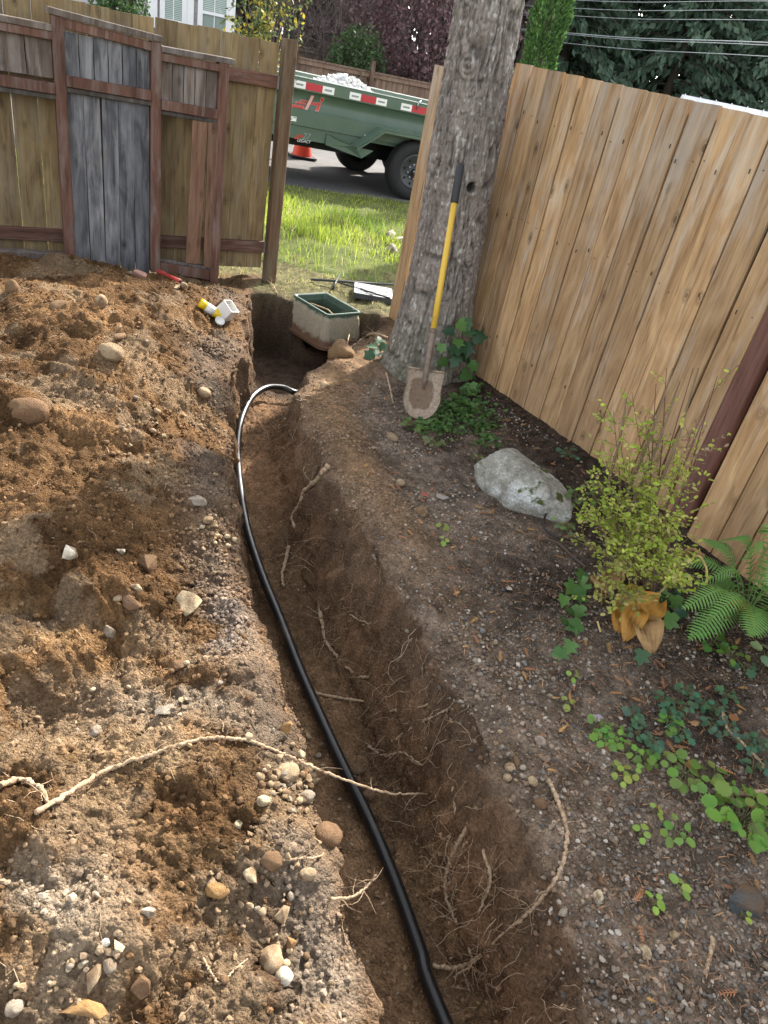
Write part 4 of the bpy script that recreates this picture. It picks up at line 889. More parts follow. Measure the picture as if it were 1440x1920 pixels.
root([(1348, 1335), (1356, 1370), (1385, 1400), (1415, 1432), (1428, 1450)], .0055, .005, 'bent grey twig among the blue green weeds', branches=2, bl=.06, lift=.02)
root([(380, 1800), (410, 1845), (440, 1820), (470, 1795)], .003, .0015, 'thin forked root in the lower spoil', branches=4, bl=.05)
# the fringe of hair roots on the right-hand wall
def hairs():
    mb = MB(); random.seed(77)
    for i in range(240):
        y = .75 + 3.6 * rnd() ** 1.25; xr = float(edge_r(np.array([y]))[0]); x = xr - ru(.0, .15); z = hz(x, y)
        if z > .02: continue
        p = Vector((x - .004, y, z + .004)); L = ru(.03, .19); r = ru(.0008, .0023); n = 7; pts = [p]; d = Vector((-ru(.3, 1), random.gauss(0, .6), random.gauss(.05, .5))).normalized()
        for q in range(n):
            d = (d + Vector((random.gauss(0, .35), random.gauss(0, .35), random.gauss(-.14, .3)))).normalized(); nx_ = pts[-1] + d * L / n; g = hz(nx_.x, nx_.y); nx_.z = max(nx_.z, g + .002); pts.append(nx_)
        mb.tube(pts, [r * (1 - .6 * q / n) for q in range(n + 1)], 3, caps=False)
        if rnd() < .5:
            q = random.randrange(2, 6); d2 = (d + Vector((random.gauss(0, 1), random.gauss(0, 1), random.gauss(0, 1)))).normalized(); pp = [pts[q]]
            for w in range(4): d2 = (d2 + Vector((random.gauss(0, .3), random.gauss(0, .3), random.gauss(-.1, .3)))).normalized(); e = pp[-1] + d2 * L * .12; e.z = max(e.z, hz(e.x, e.y) + .002); pp.append(e)
            mb.tube(pp, [r * .6] * 5, 3, caps=False)
    tag(mb.build('root_hairs', M_ROOT, smooth=True), kind='stuff')
    mb = MB()
    for i in range(260):                     # bits of root and straw over the spoil
        y = .6 + 4.2 * rnd() ** 1.3; x = float(edge_l(np.array([y]))[0]) - ru(.0, 2.0); 
        if x < -.6 * y - .5: continue
        a = ru(0, 6.28); L = ru(.02, .09); d = Vector((math.cos(a), math.sin(a), 0)); pts = []; p = Vector((x, y, 0))
        for q in range(6): e = p + d * L * q / 5 + Vector((random.gauss(0, .003), random.gauss(0, .003), 0)); e.z = hz(e.x, e.y) + ru(.002, .008); pts.append(e)
        mb.tube(pts, ru(.0007, .0014), 3, caps=False)
    tag(mb.build('root_scraps', M_ROOT, smooth=True), kind='stuff')
hairs()

# ================================================================== METER BOX, LID, TOOLS
def V3(a): return Vector((float(a[0]), float(a[1]), float(a[2])))
def rrect(hx, hy, r, n=5):
    o = []
    for (cx, cy, a0) in ((hx - r, hy - r, 0), (-hx + r, hy - r, 90), (-hx + r, -hy + r, 180), (hx - r, -hy + r, 270)):
        for i in range(n): a = math.radians(a0 + 90 * i / (n - 1)); o.append((cx + r * math.cos(a), cy + r * math.sin(a)))
    return o
def ring_loft(mb, rings):                    # rings: list of (list of xy, z)
    n = len(rings[0][0]); vs = [(x, y, z) for (r, z) in rings for (x, y) in r]
    fs = [(i * n + k, i * n + (k + 1) % n, (i + 1) * n + (k + 1) % n, (i + 1) * n + k) for i in range(len(rings) - 1) for k in range(n)]
    mb.add(vs, fs); return mb
def meter_box():
    ZT = .035; A, B, C_, D_ = [V3(at_z(u, v, ZT)) for (u, v) in ((548, 552), (613, 550), (676, 586), (616, 592))]
    c = (A + B + C_ + D_) / 4; ux = ((D_ - A) + (C_ - B)).normalized(); hx = ((D_ - A).length + (C_ - B).length) / 4; hy = ((B - A).length + (C_ - D_).length) / 4
    rot = math.atan2(ux.y, ux.x)
    t = thing('meter_box', 'green plastic water meter box caked with clay, standing open in the dug hole', 'meter box', (c.x, c.y, ZT), None, rot)
    k = NB('clay_caked_green_plastic'); v = k.coords('Object'); n1 = k.noise(v, 9, 5, .65); n2 = k.noise(v, 40, 4, .7); sp = k.node('ShaderNodeSeparateXYZ'); tc = k.node('ShaderNodeTexCoord'); k.link(tc.outputs['Object'], sp.inputs[0])
    zf = k.math('ADD', k.math('MULTIPLY', sp.outputs[2], -7.0), k.math('MULTIPLY', n1, .9))
    clay = k.ramp(zf, [(.55, (0, 0, 0)), (.68, (1, 1, 1))]); soil = k.ramp(zf, [(1.62, (0, 0, 0)), (1.78, (1, 1, 1))])
    zf2 = k.math('MULTIPLY', zf, .5); soil = k.ramp(zf2, [(.86, (0, 0, 0)), (.96, (1, 1, 1))])
    col = k.mix(clay, (.075, .14, .10, 1), k.mix(k.ramp(n2, [(.3, (0, 0, 0)), (.7, (1, 1, 1))]), (.26, .235, .17, 1), (.36, .325, .24, 1))); col = k.mix(soil, col, (.13, .075, .045, 1))
    k.base(col).rough(.7).spec(.3).bump(n2, .3, .01); body_m = k.m
    green = m_plain('green_plastic', (.075, .12, .088), .5, .5, 0, .3)
    def R(dx, z): return (rrect(hx + dx, hy + dx, .03 + max(0, dx)), z)
    mb = MB(); ring_loft(mb, [R(-.012, -.012), R(.004, -.05), R(.030, -.19), R(.045, -.235), R(.060, -.24), R(.060, -.262), R(.0, -.262)]); bo = mb.build('body', body_m, t, loc=(0, 0, 0))
    # upright ribs on the outside
    for s in (-1, 1):
        for i in range(5):
            x = hx * (-.75 + .375 * i); mb = MB(); mb.beam((x, s * (hy - .006), -.02), (x * 1.12, s * (hy + .032), -.19), .010, .012, (1, 0, 0)); mb.build('rib', body_m, t, loc=(0, 0, 0))
        for i in range(3):
            y = hy * (-.6 + .6 * i); mb = MB(); mb.beam((s * (hx - .006), y, -.02), (s * (hx + .032), y * 1.12, -.19), .010, .012, (0, 1, 0)); mb.build('rib', body_m, t, loc=(0, 0, 0))
    mb = MB(); ring_loft(mb, [R(-.012, -.014), R(.004, -.014), R(.006, .0), R(.002, .006), R(-.008, .006), R(-.014, .0), R(-.016, -.035), R(-.028, -.036), R(-.026, -.05), R(.004, -.20)]); mb.build('rim', green, t, smooth=False, loc=(0, 0, 0))
    mb = MB(); pts = rrect(hx - .002, hy - .002, .03); mb.add([(x, y, -.27 + ru(-.012, .012)) for (x, y) in pts] + [(0, 0, -.262)], [(i, (i + 1) % len(pts), len(pts)) for i in range(len(pts))]); mb.build('soil_inside', m_plain('dark_soil_and_hole_shade', (.028, .021, .016), .95, .1), t, loc=(0, 0, 0))
    mb = MB(); mb.tube([(-hx * .8, -.02, -.06), (0, .02, -.05), (hx * .85, -.01, -.07)], .006, 6); mb.build('root_strand', M_ROOT, t, smooth=True, loc=(0, 0, 0))
meter_box()
def lid_and_tools():
    fl, fr, bl = [V3(at_z(u, v, .075)) for (u, v) in ((665, 546), (729, 557), (693, 531))]
    ux = (fr - fl); L = ux.length; ux.normalize(); uy = Vector((-ux.y, ux.x, 0)); W = max(.2, (bl - fl).dot(uy)); c = fl + ux * (L * .56) + uy * W / 2; c.z = .06
    t = thing('loose_cover', 'grey rectangular lid of the meter box lying on the cut grass', 'cover', (c.x, c.y, c.z), None, math.atan2(ux.y, ux.x))
    gm = m_plain('grey_lid_plastic', (.30, .31, .32), .5, .5, 0, .2, 20); dk = m_plain('shaded_lid_plastic', (.045, .05, .055), .5, .5, 0, .3, 14)  # skirt colour painted dark for its shaded face, top plate kept grey
    hx, hy = L * .58, W / 2
    def R(dx, z): return (rrect(hx + dx, hy + dx, .02), z)
    mb = MB(); ring_loft(mb, [R(-.01, -.045), R(0, -.04), R(0, .0), R(-.004, .004)]); mb.build('skirt', dk, t, loc=(0, 0, 0))
    mb = MB(); rr = rrect(hx - .004, hy - .004, .02); mb.add([(x, y, .004) for x, y in rr], [tuple(range(len(rr)))]); mb.build('top_plate', gm, t, loc=(0, 0, 0))
    mb = MB()
    for i in range(13):
        for j in range(7): mb.box((-hx * .85 + i * hx * 1.7 / 12, -hy * .8 + j * hy * 1.6 / 6, .0055), (.010, .004, 0), (-.002, .006, 0), (0, 0, .0025))
    o = mb.build('tread_pattern', gm, t, loc=(0, 0, 0)); o['kind'] = 'stuff'
    blk = m_plain('black_steel', (.02, .022, .024), .45, .5, .6, .3, 12)
    t = thing('meter_key', 'black steel T handled key leaning on the grey lid', 'tool', tuple(at_z(630, 529, .03)))
    mb = MB(); mb.tube([V3(at_z(637, 513, .05)), V3(at_z(624, 542, .03))], .009, 10); mb.build('handle', blk, t, smooth=True)
    mb = MB(); mb.tube([V3(at_z(630, 528, .042)), V3(at_z(731, 559, .095))], .007, 10); mb.build('rod', blk, t, smooth=True)
    mb = MB(); mb.tube([V3(at_z(583, 524, .035)), V3(at_z(660, 529, .04)), V3(at_z(742, 534, .035))], .010, 10); tag(mb.build('digging_bar', m_plain('dull_dark_bar', (.05, .06, .055), .6, .4, .4), smooth=True), 'long dark bar lying in the grass behind the grey lid', 'bar')
lid_and_tools()

# ---- shovel
def shovel():
    tip = hit(785, 788); r = ray_dir(864, 308); ty = 4.415; top = V3(np.array([0, 0, CAM_H]) + r * (ty / r[1])); tip.z += .004
    d = (top - tip); L = d.length; d.normalize(); side = Vector((1, 0, 0)) - d * d.x; side.normalize(); side = (side + Vector((0, -.12, 0))); side = (side - d * side.dot(d)).normalized(); nf = d.cross(side); nf = nf if nf.y < 0 else -nf
    t = thing('shovel', 'yellow handled round point shovel with black grip leaning against the tree trunk', 'shovel', tuple(tip))
    LB, W = .285, .107
    k = NB('muddy_steel_blade'); v = k.coords('Object'); n1 = k.noise(v, 16, 4, .6); n2 = k.noise(v, 70, 4, .7); at = k.attr('mud').outputs['Fac']
    mud = k.ramp(k.math('ADD', at, k.math('MULTIPLY', n1, .5)), [(.62, (0, 0, 0)), (.74, (1, 1, 1))])
    col = k.mix(mud, k.ramp(n2, [(.3, (.16, .11, .07)), (.7, (.36, .29, .22))]), k.ramp(n2, [(.3, (.10, .062, .038)), (.7, (.17, .11, .068))]))
    k.base(col).rough(.6).spec(.4).bump(k.math('ADD', n2, mud), .4, .006)
    rows, cols = 26, 19; vs = []; mud_ = []
    for i in range(rows):
        s = i / (rows - 1); w = W * (1.0 - .04 * math.sin(s * 3.1)) if s < .52 else W * math.sqrt(max(0, 1 - ((s - .52) / .48) ** 2.15)) + .0008
        for j in range(cols):
            q = -1 + 2 * j / (cols - 1); dish = -.034 * (1 - q * q) * (1 - .55 * s) + .02 * s * s; rim = .0
            frog = .020 * math.exp(-(q / .16) ** 2) * max(0, 1 - s / .62)
            p = tip + d * (LB * (1 - s)) + side * (w * q) + nf * (dish + frog + .034); vs.append(p)
            mud_.append(.66 * math.exp(-((q + .05) / .72) ** 4 - ((s - .50) / .36) ** 4) + .10 * (1 - s))
    fs = [(i * cols + j, i * cols + j + 1, (i + 1) * cols + j + 1, (i + 1) * cols + j) for i in range(rows - 1) for j in range(cols - 1)]
    back = [p - nf * .0025 for p in vs]; n = len(vs); fs2 = [tuple(n + x for x in reversed(f)) for f in fs]
    edge = [j for j in range(cols)] + [i * cols + cols - 1 for i in range(1, rows)] + [(rows - 1) * cols + j for j in range(cols - 2, -1, -1)] + [i * cols for i in range(rows - 2, 0, -1)]
    fe = [(edge[i], edge[(i + 1) % len(edge)], n + edge[(i + 1) % len(edge)], n + edge[i]) for i in range(len(edge))]
    mb = MB(); mb.add(vs + back, fs + fs2 + fe); me = mb.mesh('blade', True); a = me.attributes.new('mud', 'FLOAT', 'POINT'); a.data.foreach_set('value', mud_ + mud_)
    obj('blade', me, k.m, t)
    for s in (-1, 1):                        # rolled foot steps
        mb = MB(); mb.tube([tip + d * (LB + .001) + side * (s * .028) + nf * .008, tip + d * (LB + .001) + side * (s * W * .98) + nf * .034], .006, 8); mb.build('step', k.m, t, smooth=True)
    c0 = tip + nf * .022
    mb = MB(); mb.tube([c0 + d * (LB * .62), c0 + d * (LB * .85), c0 + d * (LB + .03), c0 + d * (LB + .17), c0 + d * (LB + .235)], [.006, .016, .019, .0195, .020], 14); mb.build('socket', m_plain('worn_steel_socket', (.22, .17, .13), .6, .5, .2, .45, 20), t, smooth=True)
    z1 = .735 * L
    k2 = NB('yellow_fibreglass'); v = k2.coords('Object'); n1 = k2.noise(v, 14, 5, .7); k2.base(k2.mix(k2.ramp(n1, [(.56, (0, 0, 0)), (.7, (.7, .7, .7))]), (.62, .40, .05, 1), (.33, .22, .07, 1))).rough(.45).spec(.4)
    e = top + nf * .005; f0 = c0 + d * (LB + .215); ax_ = (e - f0)
    mb = MB(); mb.tube([f0, f0 + ax_ * .3, f0 + ax_ * .775], [.0175, .018, .0175], 14); mb.build('handle', k2.m, t, smooth=True)
    mb = MB(); mb.tube([f0 + ax_ * .77, f0 + ax_ * .775, f0 + ax_ * .9, f0 + ax_ * .985, f0 + ax_], [.0185, .0215, .022, .0225, .017], 16); mb.build('grip', m_plain('black_rubber_grip', (.028, .03, .033), .6, .4), t, smooth=True)
    mb = MB(); mb.tube([f0 + d * -.005, f0 + d * .02], .0205, 14); mb.build('collar', MATS['worn_steel_socket'], t, smooth=True)
shovel()

# ---- paint can, white carton, cup, red handle and brick on the spoil
def odds():
    p0 = hit(374, 577) + Vector((0, 0, .035)); p1 = hit(412, 602) + Vector((0, 0, .035)); ax = (p1 - p0).normalized(); L = .17; p1 = p0 + ax * L
    ye = m_plain('yellow_paint_cap', (.75, .52, .01), .35, .5, 0, .1); wh = m_plain('white_label', (.72, .72, .70), .45, .4, 0, .12)
    t = thing('paint_can', 'yellow and white marking paint can lying on the spoil edge', 'paint can', tuple(p0))
    mb = MB(); mb.tube([p0 + ax * .045, p0 + ax * .105], .031, 20); mb.build('label_band', wh, t, smooth=True)
    mb = MB(); mb.tube([p0, p0 + ax * .004, p0 + ax * .0455], [.024, .0305, .0305], 20); mb.build('base', ye, t, smooth=True)
    mb = MB(); mb.tube([p0 + ax * .1045, p0 + ax * .108, p0 + ax * .16, p0 + ax * .168, p0 + ax * .17], [.031, .0315, .0312, .027, .02], 20); mb.build('cap', ye, t, smooth=True)
    p = hit(424, 598) + Vector((0, 0, .052)); wb = m_plain('white_carton_board', (.62, .61, .58), .7, .3, 0, .1); rot = Matrix.Rotation(-.5, 3, 'Z') @ Matrix.Rotation(.62, 3, 'Y') @ Matrix.Rotation(-.25, 3, 'X')
    t = thing('white_carton', 'small white open topped carton tipped beside the paint can', 'carton', tuple(p)); hx, hy, hz_ = .046, .040, .052; th = .002
    for (nm, c, a) in (('side_panel', (hx, 0, 0), (th, hy, hz_)), ('side_panel', (-hx, 0, 0), (th, hy, hz_)), ('front_panel', (0, -hy, 0), (hx, th, hz_)), ('back_panel', (0, hy, 0), (hx, th, hz_)), ('bottom_panel', (0, 0, -hz_), (hx, hy, th))):
        mb = MB(); mb.box(p + rot @ Vector(c), rot @ Vector((a[0], 0, 0)), rot @ Vector((0, a[1], 0)), rot @ Vector((0, 0, a[2]))); mb.build(nm, wb, t)
    p = hit(411, 607) + Vector((0, 0, .012)); mb = MB(); rr = Matrix.Rotation(.5, 3, 'Y') @ Matrix.Rotation(.4, 3, 'X'); mb.lathe([(.0, 0), (.026, 0), (.03, .004), (.031, .016), (.028, .017), (.027, .006), (0, .005)], 20); mb.v = [tuple(p + rr @ Vector(q)) for q in mb.v]; tag(mb.build('plastic_cap', wh, smooth=True), 'white plastic cap below the paint can', 'cap')
    a = hit(296, 516) + Vector((0, 0, .028)); b = hit(338, 533) + Vector((0, 0, .020)); re = m_plain('red_painted_handle', (.45, .05, .045), .4, .5, 0, .25); t = thing('red_handle', 'red tool handle lying on the spoil in front of the old panel', 'tool handle', tuple(a))
    mb = MB(); d_ = (b - a); mb.tube([a, a + d_ * .03, a + d_ * .7, b], [.010, .015, .013, .012], 12); mb.build('grip', re, t, smooth=True)
    mb = MB(); mb.tube([b - d_ * .02, b + d_ * .12], .008, 10); mb.build('shank', MATS['black_steel'], t, smooth=True)
    brick = m_plain('broken_brick', (.40, .23, .18), .9, .2, 0, .35, 30)
    p = hit(264, 521); me = stone_angular(911); me.materials.clear(); me.materials.append(brick); o = obj('brick_fragment', me, brick, loc=(p.x, p.y, p.z + .02), rot=(.1, .2, .3), scale=(.14, .08, .07)); tag(o, 'pinkish broken brick fragment near the red handle', 'brick')
    put_stone(243, 515, 13, GREY, 'r', 'grey stone beside the pink brick fragment', 'loose stones around the trench'); put_stone(345, 538, 17, TAN, 'a', 'tan stone at the end of the red handle', 'loose stones around the trench'); put_stone(332, 540, 14, CREAM, 'a', 'thin cream chip under the red handle', 'loose stones around the trench', (.6, 1.4, .5))
odds()

# ---- drip tubes among the shrub
mb = MB(); mb.tube(smooth_path([hit(1038, 950) + Vector((0, 0, .03)), hit(1020, 975) + Vector((0, 0, .03)), hit(1018, 995) + Vector((0, 0, .02)), hit(1040, 1012) + Vector((0, 0, .02)), hit(1085, 1022) + Vector((0, 0, .025)), hit(1140, 1030) + Vector((0, 0, .03)), hit(1190, 1045) + Vector((0, 0, .02))], 50), .005, 8)
tag(mb.build('drip_tube', M_PIPE.m, smooth=True), 'thin black drip tube looping out from behind the boulder', 'tube')
mb = MB(); mb.tube(smooth_path([hit(1012, 1032) + Vector((0, 0, .012)), hit(1010, 1018) + Vector((0, 0, .012)), hit(1040, 1020) + Vector((0, 0, .012)), hit(1070, 1045) + Vector((0, 0, .012)), hit(1098, 1068) + Vector((0, 0, .01))], 40), .0055, 8)
tag(mb.build('brown_hose', m_plain('brown_hose_plastic', (.09, .06, .045), .6, .4), smooth=True), 'short brown hose end lying below the drip tube', 'hose')

# ================================================================== PLANTS
def poly_leaf(outline, cup=.12, n_mid=True):
    """leaf outline in xy (base at origin, tip towards +y, unit long) -> fan mesh folded along the midrib"""
    mb = MB(); c = (0, .42, 0); vs = [c] + [(x, y, cup * abs(x) + .06 * (y - .5) ** 2 * -1 + .02 * math.sin(5 * y)) for (x, y) in outline]
    n = len(outline); mb.add(vs, [(0, i + 1, (i + 1) % n + 1) for i in range(n)]); return mb.mesh('leaf', True)
IVY = [(0, .0), (.10, -.08), (.24, -.10), (.34, -.02), (.52, .10), (.40, .26), (.34, .34), (.42, .48), (.56, .60), (.36, .62), (.22, .66), (.12, .82), (0, 1.02)]
def mirror(o): return o + [(-x, y) for (x, y) in reversed(o[1:-1])]
IVY_ME = [poly_leaf([(x * ru(.9, 1.1), y * ru(.94, 1.06)) for (x, y) in mirror(IVY)], ru(.05, .25)) for _ in range(4)]
OVAL = [(0, 0), (.16, .08), (.27, .25), (.30, .45), (.25, .68), (.13, .88), (0, 1)]
OVAL_ME = [poly_leaf(mirror(OVAL), .2) for _ in range(2)]
LOBED = [(0, 0), (.22, -.04), (.38, .12), (.30, .22), (.46, .32), (.42, .52), (.28, .50), (.30, .72), (.16, .82), (.10, .72), (0, .96)]
def orient(d, nrm, roll=0.0):                # matrix whose +Y is d and +Z close to nrm
    y = Vector(d).normalized(); z = Vector(nrm); z = (z - y * z.dot(y)); z = z.normalized() if z.length > 1e-4 else y.orthogonal().normalized(); x = y.cross(z); m = Matrix((x, y, z)).transposed()
    return m @ Matrix.Rotation(roll, 3, 'Y')
M_IVY = m_leaf('ivy_leaf', (.055, .13, .035), (.11, .22, .06), .25, .35)
M_IVYDK = m_leaf('ivy_leaf_dark', (.022, .062, .028), (.045, .10, .04), .15, .3)
M_STEM = m_plain('green_stem', (.16, .15, .07), .7, .3)
M_TWIG = m_plain('brown_twig', (.10, .06, .04), .8, .2)
def ivy(label, leaves, size, mat2, stem_pts, up=.5):
    p0 = leaves[0][0]; t = thing('ivy_vine', label, 'ivy', tuple(stem_pts[0])); mb = MB(); mb.tube(smooth_path(stem_pts, 24), .0025, 5); mb.build('stem', M_TWIG, t, smooth=True)
    for (p, s, m, nrm) in leaves:
        d = Vector((random.gauss(0, .6), random.gauss(-.25, .5), random.gauss(-.45, .3))); R_ = orient(d, Vector(nrm) + Vector((random.gauss(0, .3), random.gauss(0, .3), random.gauss(0, .25))))
        o = obj('leaf', random.choice(IVY_ME).copy(), None, t); o.data.materials.append(m); o.matrix_parent_inverse = Matrix.Identity(4)
        o.location = Vector(p) - t.location; o.rotation_euler = R_.to_euler(); o.scale = (s, s, s)
random.seed(9)
lv = []
for (u, v, m) in ((859, 604, 0), (878, 619, 1), (859, 636, 0), (876, 642, 1), (829, 645, 0), (826, 674, 0), (865, 656, 1), (882, 680, 0), (866, 700, 0), (882, 719, 0), (850, 622, 1), (872, 598, 1), (888, 632, 1), (858, 668, 1), (874, 663, 1)):
    lv.append((V3(at_dist(u, v, 4.36 + (.05 if m else 0))), ru(.075, .105) * (.85 if u < 840 else 1), M_IVY if not m else M_IVYDK, (0, -1, .5)))
ivy('dark ivy climbing between the tree trunk and the tan fence', lv, .09, None, [hit(880, 735), V3(at_dist(876, 690, 4.40)), V3(at_dist(868, 640, 4.42)), V3(at_dist(866, 600, 4.44))])
lv = []
for (u, v) in ((886, 470), (880, 500), (876, 520), (884, 535), (874, 548), (880, 485)): lv.append((V3(at_dist(u, v, 5.0)), ru(.07, .10), m_leaf('sunlit_ivy', (.30, .42, .03), (.45, .55, .06), .6, .4) if 'sunlit_ivy' not in MATS else MATS['sunlit_ivy'], (0, -.6, .6)))  # sunlight painted into the leaf colour: a brighter, yellower copy of the ivy
ivy('bright yellow green ivy glowing behind the tree and fence gap', lv, .08, None, [V3(at_dist(876, 560, 5.02)), V3(at_dist(880, 520, 5.03)), V3(at_dist(886, 465, 5.04))])
def ground_ivy(label, spots, smin, smax, mats):
    lv = []
    for (u, v) in spots: p = hit(u, v, .05); lv.append((p, ru(smin, smax), random.choice(mats), (0, -.55, 1)))
    sp = [hit(u, v, .02) for (u, v) in spots[::3]]
    if len(sp) < 3: sp = [hit(u, v, .02) for (u, v) in spots[:3]]
    ivy(label, lv, .06, None, sp)
ground_ivy('bright ivy sprawling on black soil left of the yellow leaves', [(1095, 1072), (1078, 1094), (1058, 1117), (1076, 1112), (1067, 1140), (1086, 1136), (1066, 1168), (1089, 1170), (1071, 1203), (1038, 1222), (1104, 1090)], .055, .075, [M_IVY, M_IVY])
ground_ivy('dark ivy under the shrub between yellow leaves and fern', [(1205, 1220), (1231, 1190), (1233, 1157), (1250, 1122), (1216, 1108), (1238, 1108), (1275, 1100), (1186, 1090), (1258, 1150), (1284, 1145), (1345, 1088), (1265, 1118)], .055, .085, [M_IVYDK, M_IVYDK, M_IVY])
ground_ivy('ivy tuft at the foot of the tree beside the hole', [(716, 636), (722, 645), (706, 650), (712, 660), (727, 655), (700, 662)], .06, .08, [M_IVYDK])

def leaf_cloud(name, pos, dirs, nrm, size, cols, outline, mat, parent=None, label=None, kind=None):
    """many small leaves in one mesh, each folded along its midrib"""
    n = len(pos); o = np.array(outline); m = len(o); base = np.concatenate([[[0, .45]], o]); zc = .22 * np.abs(base[:, 0])
    V = np.zeros((n, m + 1, 3)); 
    y = dirs / np.linalg.norm(dirs, axis=1, keepdims=True); z = nrm - y * (nrm * y).sum(1, keepdims=True); z /= np.maximum(1e-6, np.linalg.norm(z, axis=1, keepdims=True)); x = np.cross(y, z)
    V = pos[:, None] + size[:, None, None] * (base[None, :, :1] * x[:, None] + base[None, :, 1:2] * y[:, None] + zc[None, :, None] * z[:, None])
    tri = np.array([(0, i + 1, (i + 1) % m + 1) for i in range(m)]); T = (tri[None] + (np.arange(n) * (m + 1))[:, None, None]).reshape(-1, 3)
    me = mesh_np(name, V.reshape(-1, 3), tris=T); color_attr(me, np.repeat(cols, m + 1, 0)); ob = obj(name, me, mat, parent)
    if kind: ob['kind'] = kind
    return ob
SMALL_OVAL = [(0, 0), (.22, .2), (.28, .5), (.2, .8), (0, 1), (-.2, .8), (-.28, .5), (-.22, .2)]
M_LEAFCOL = m_leaf('leaf_coloured', (.1, .2, .04), (.05, .09, .02), .35, .5, True)
M_LEAFCOL_SOFT = m_leaf('leaf_coloured_soft', (.1, .2, .04), (.05, .09, .02), .5, .55, True)

# ---- the yellow-green shrub
def shrub():
    r = np.random.default_rng(8); random.seed(8)
    base = hit(1200, 1120); t = thing('leafy_shrub', 'yellow green small leaved shrub with reddish upper twigs before the tan fence', 'shrub', tuple(base)); st_ = MB(); P_ = []; D_ = []; S_ = []; C_ = []
    red = MB()
    tips = [(1150, 770, 2.75, 0), (1185, 735, 2.80, 0), (1230, 720, 2.85, 1), (1250, 690, 2.85, 1), (1300, 690, 2.80, 1), (1345, 705, 2.75, 1), (1330, 760, 2.7, 1), (1310, 860, 2.55, 0), (1300, 1060, 2.25, 0), (1075, 1010, 2.5, 2), (1095, 900, 2.7, 0), (1130, 830, 2.65, 0), (1120, 900, 2.6, 0), (1300, 800, 2.7, 1), (1265, 850, 2.6, 0), (1090, 960, 2.55, 0), (1070, 945, 2.65, 0),
            (1130, 1000, 2.4, 0), (1280, 950, 2.45, 0), (1290, 1010, 2.35, 0), (1240, 960, 2.35, 0), (1160, 930, 2.5, 0), (1200, 850, 2.65, 0), (1105, 1130, 2.22, 2), (1135, 1150, 2.2, 2), (1130, 1060, 2.3, 2), (1230, 1050, 2.25, 0), (1180, 1000, 2.35, 0), (1260, 1090, 2.25, 0), (1160, 800, 2.7, 0), (1210, 780, 2.75, 0), (1170, 860, 2.6, 0), (1220, 900, 2.5, 0)]
    for (u, v, dd, kind) in tips:
        tip = V3(at_dist(u, v, dd)); b = base + Vector((ru(-.05, .05), ru(-.04, .04), -.01)); mid = b.lerp(tip, .5) + Vector((ru(-.03, .03), ru(-.03, .03), .05)); path = smooth_path([b, mid, tip], 14)
        (red if kind == 1 else st_).tube(path, [.0045 * (1 - .75 * i / 14) for i in range(15)], 5, caps=False)
        nt = 12 if kind != 1 else 8
        for q in range(nt):
            f = ru(.38 if kind != 1 else .3, 1.0); p = path[int(f * 14)]; d = (tip - b).normalized() * .6 + Vector((random.gauss(0, .9), random.gauss(0, .8), random.gauss(.1, .45))); d.normalize(); L = ru(.07, .20) * (1.15 - .5 * f)
            e = p + d * L; st_.tube([p, p.lerp(e, .5) + Vector((0, 0, .008)), e], [.0014, .001, .0006], 3, caps=False)
            nl = int(L / .0105)
            for s in range(nl):
                g = (s + .5) / nl; c = p.lerp(e, g) + Vector((random.gauss(0, .004), random.gauss(0, .004), random.gauss(0, .003))); ld = d * .4 + Vector((random.gauss(0, .7), random.gauss(0, .7), random.gauss(0, .35))); P_.append(c); D_.append(ld); S_.append(ru(.012, .025))
                x = rnd()
                if kind == 1 and x < .45: col = (.42, .20, .19) if x < .2 else (.48, .33, .22)
                elif kind == 2: col = (.42, .48, .10) if x < .6 else (.55, .50, .20)
                else: col = (.38, .52, .07) if x < .5 else (.56, .62, .12) if x < .9 else (.60, .55, .20)
                C_.append(col)
    for (a, b, dd0, dd1) in (((1175, 930), (1262, 690), 2.68, 2.86), ((1180, 960), (1275, 715), 2.66, 2.85), ((1140, 905), (1175, 745), 2.64, 2.8), ((1230, 930), (1310, 690), 2.6, 2.78)):
        p = V3(at_dist(*a, dd0)); q = V3(at_dist(*b, dd1)); st_.tube([p, p.lerp(q, .5) + Vector((.01, 0, 0)), q], [.006, .005, .003], 5)
    st_.build('stems', m_plain('shrub_stem', (.20, .15, .09), .8, .2), t, smooth=True); red.build('red_twigs', m_plain('red_shrub_twig', (.14, .055, .05), .7, .3), t, smooth=True)
    n = len(P_); nr = np.stack([r.normal(0, .45, n), r.normal(-.25, .45, n), np.full(n, 1.0)], 1)
    leaf_cloud('foliage', np.array([tuple(p) for p in P_]), np.array([tuple(p) for p in D_]), nr, np.array(S_), np.array(C_) * r.uniform(.8, 1.2, (n, 1)), SMALL_OVAL, M_LEAFCOL_SOFT, t)
shrub()

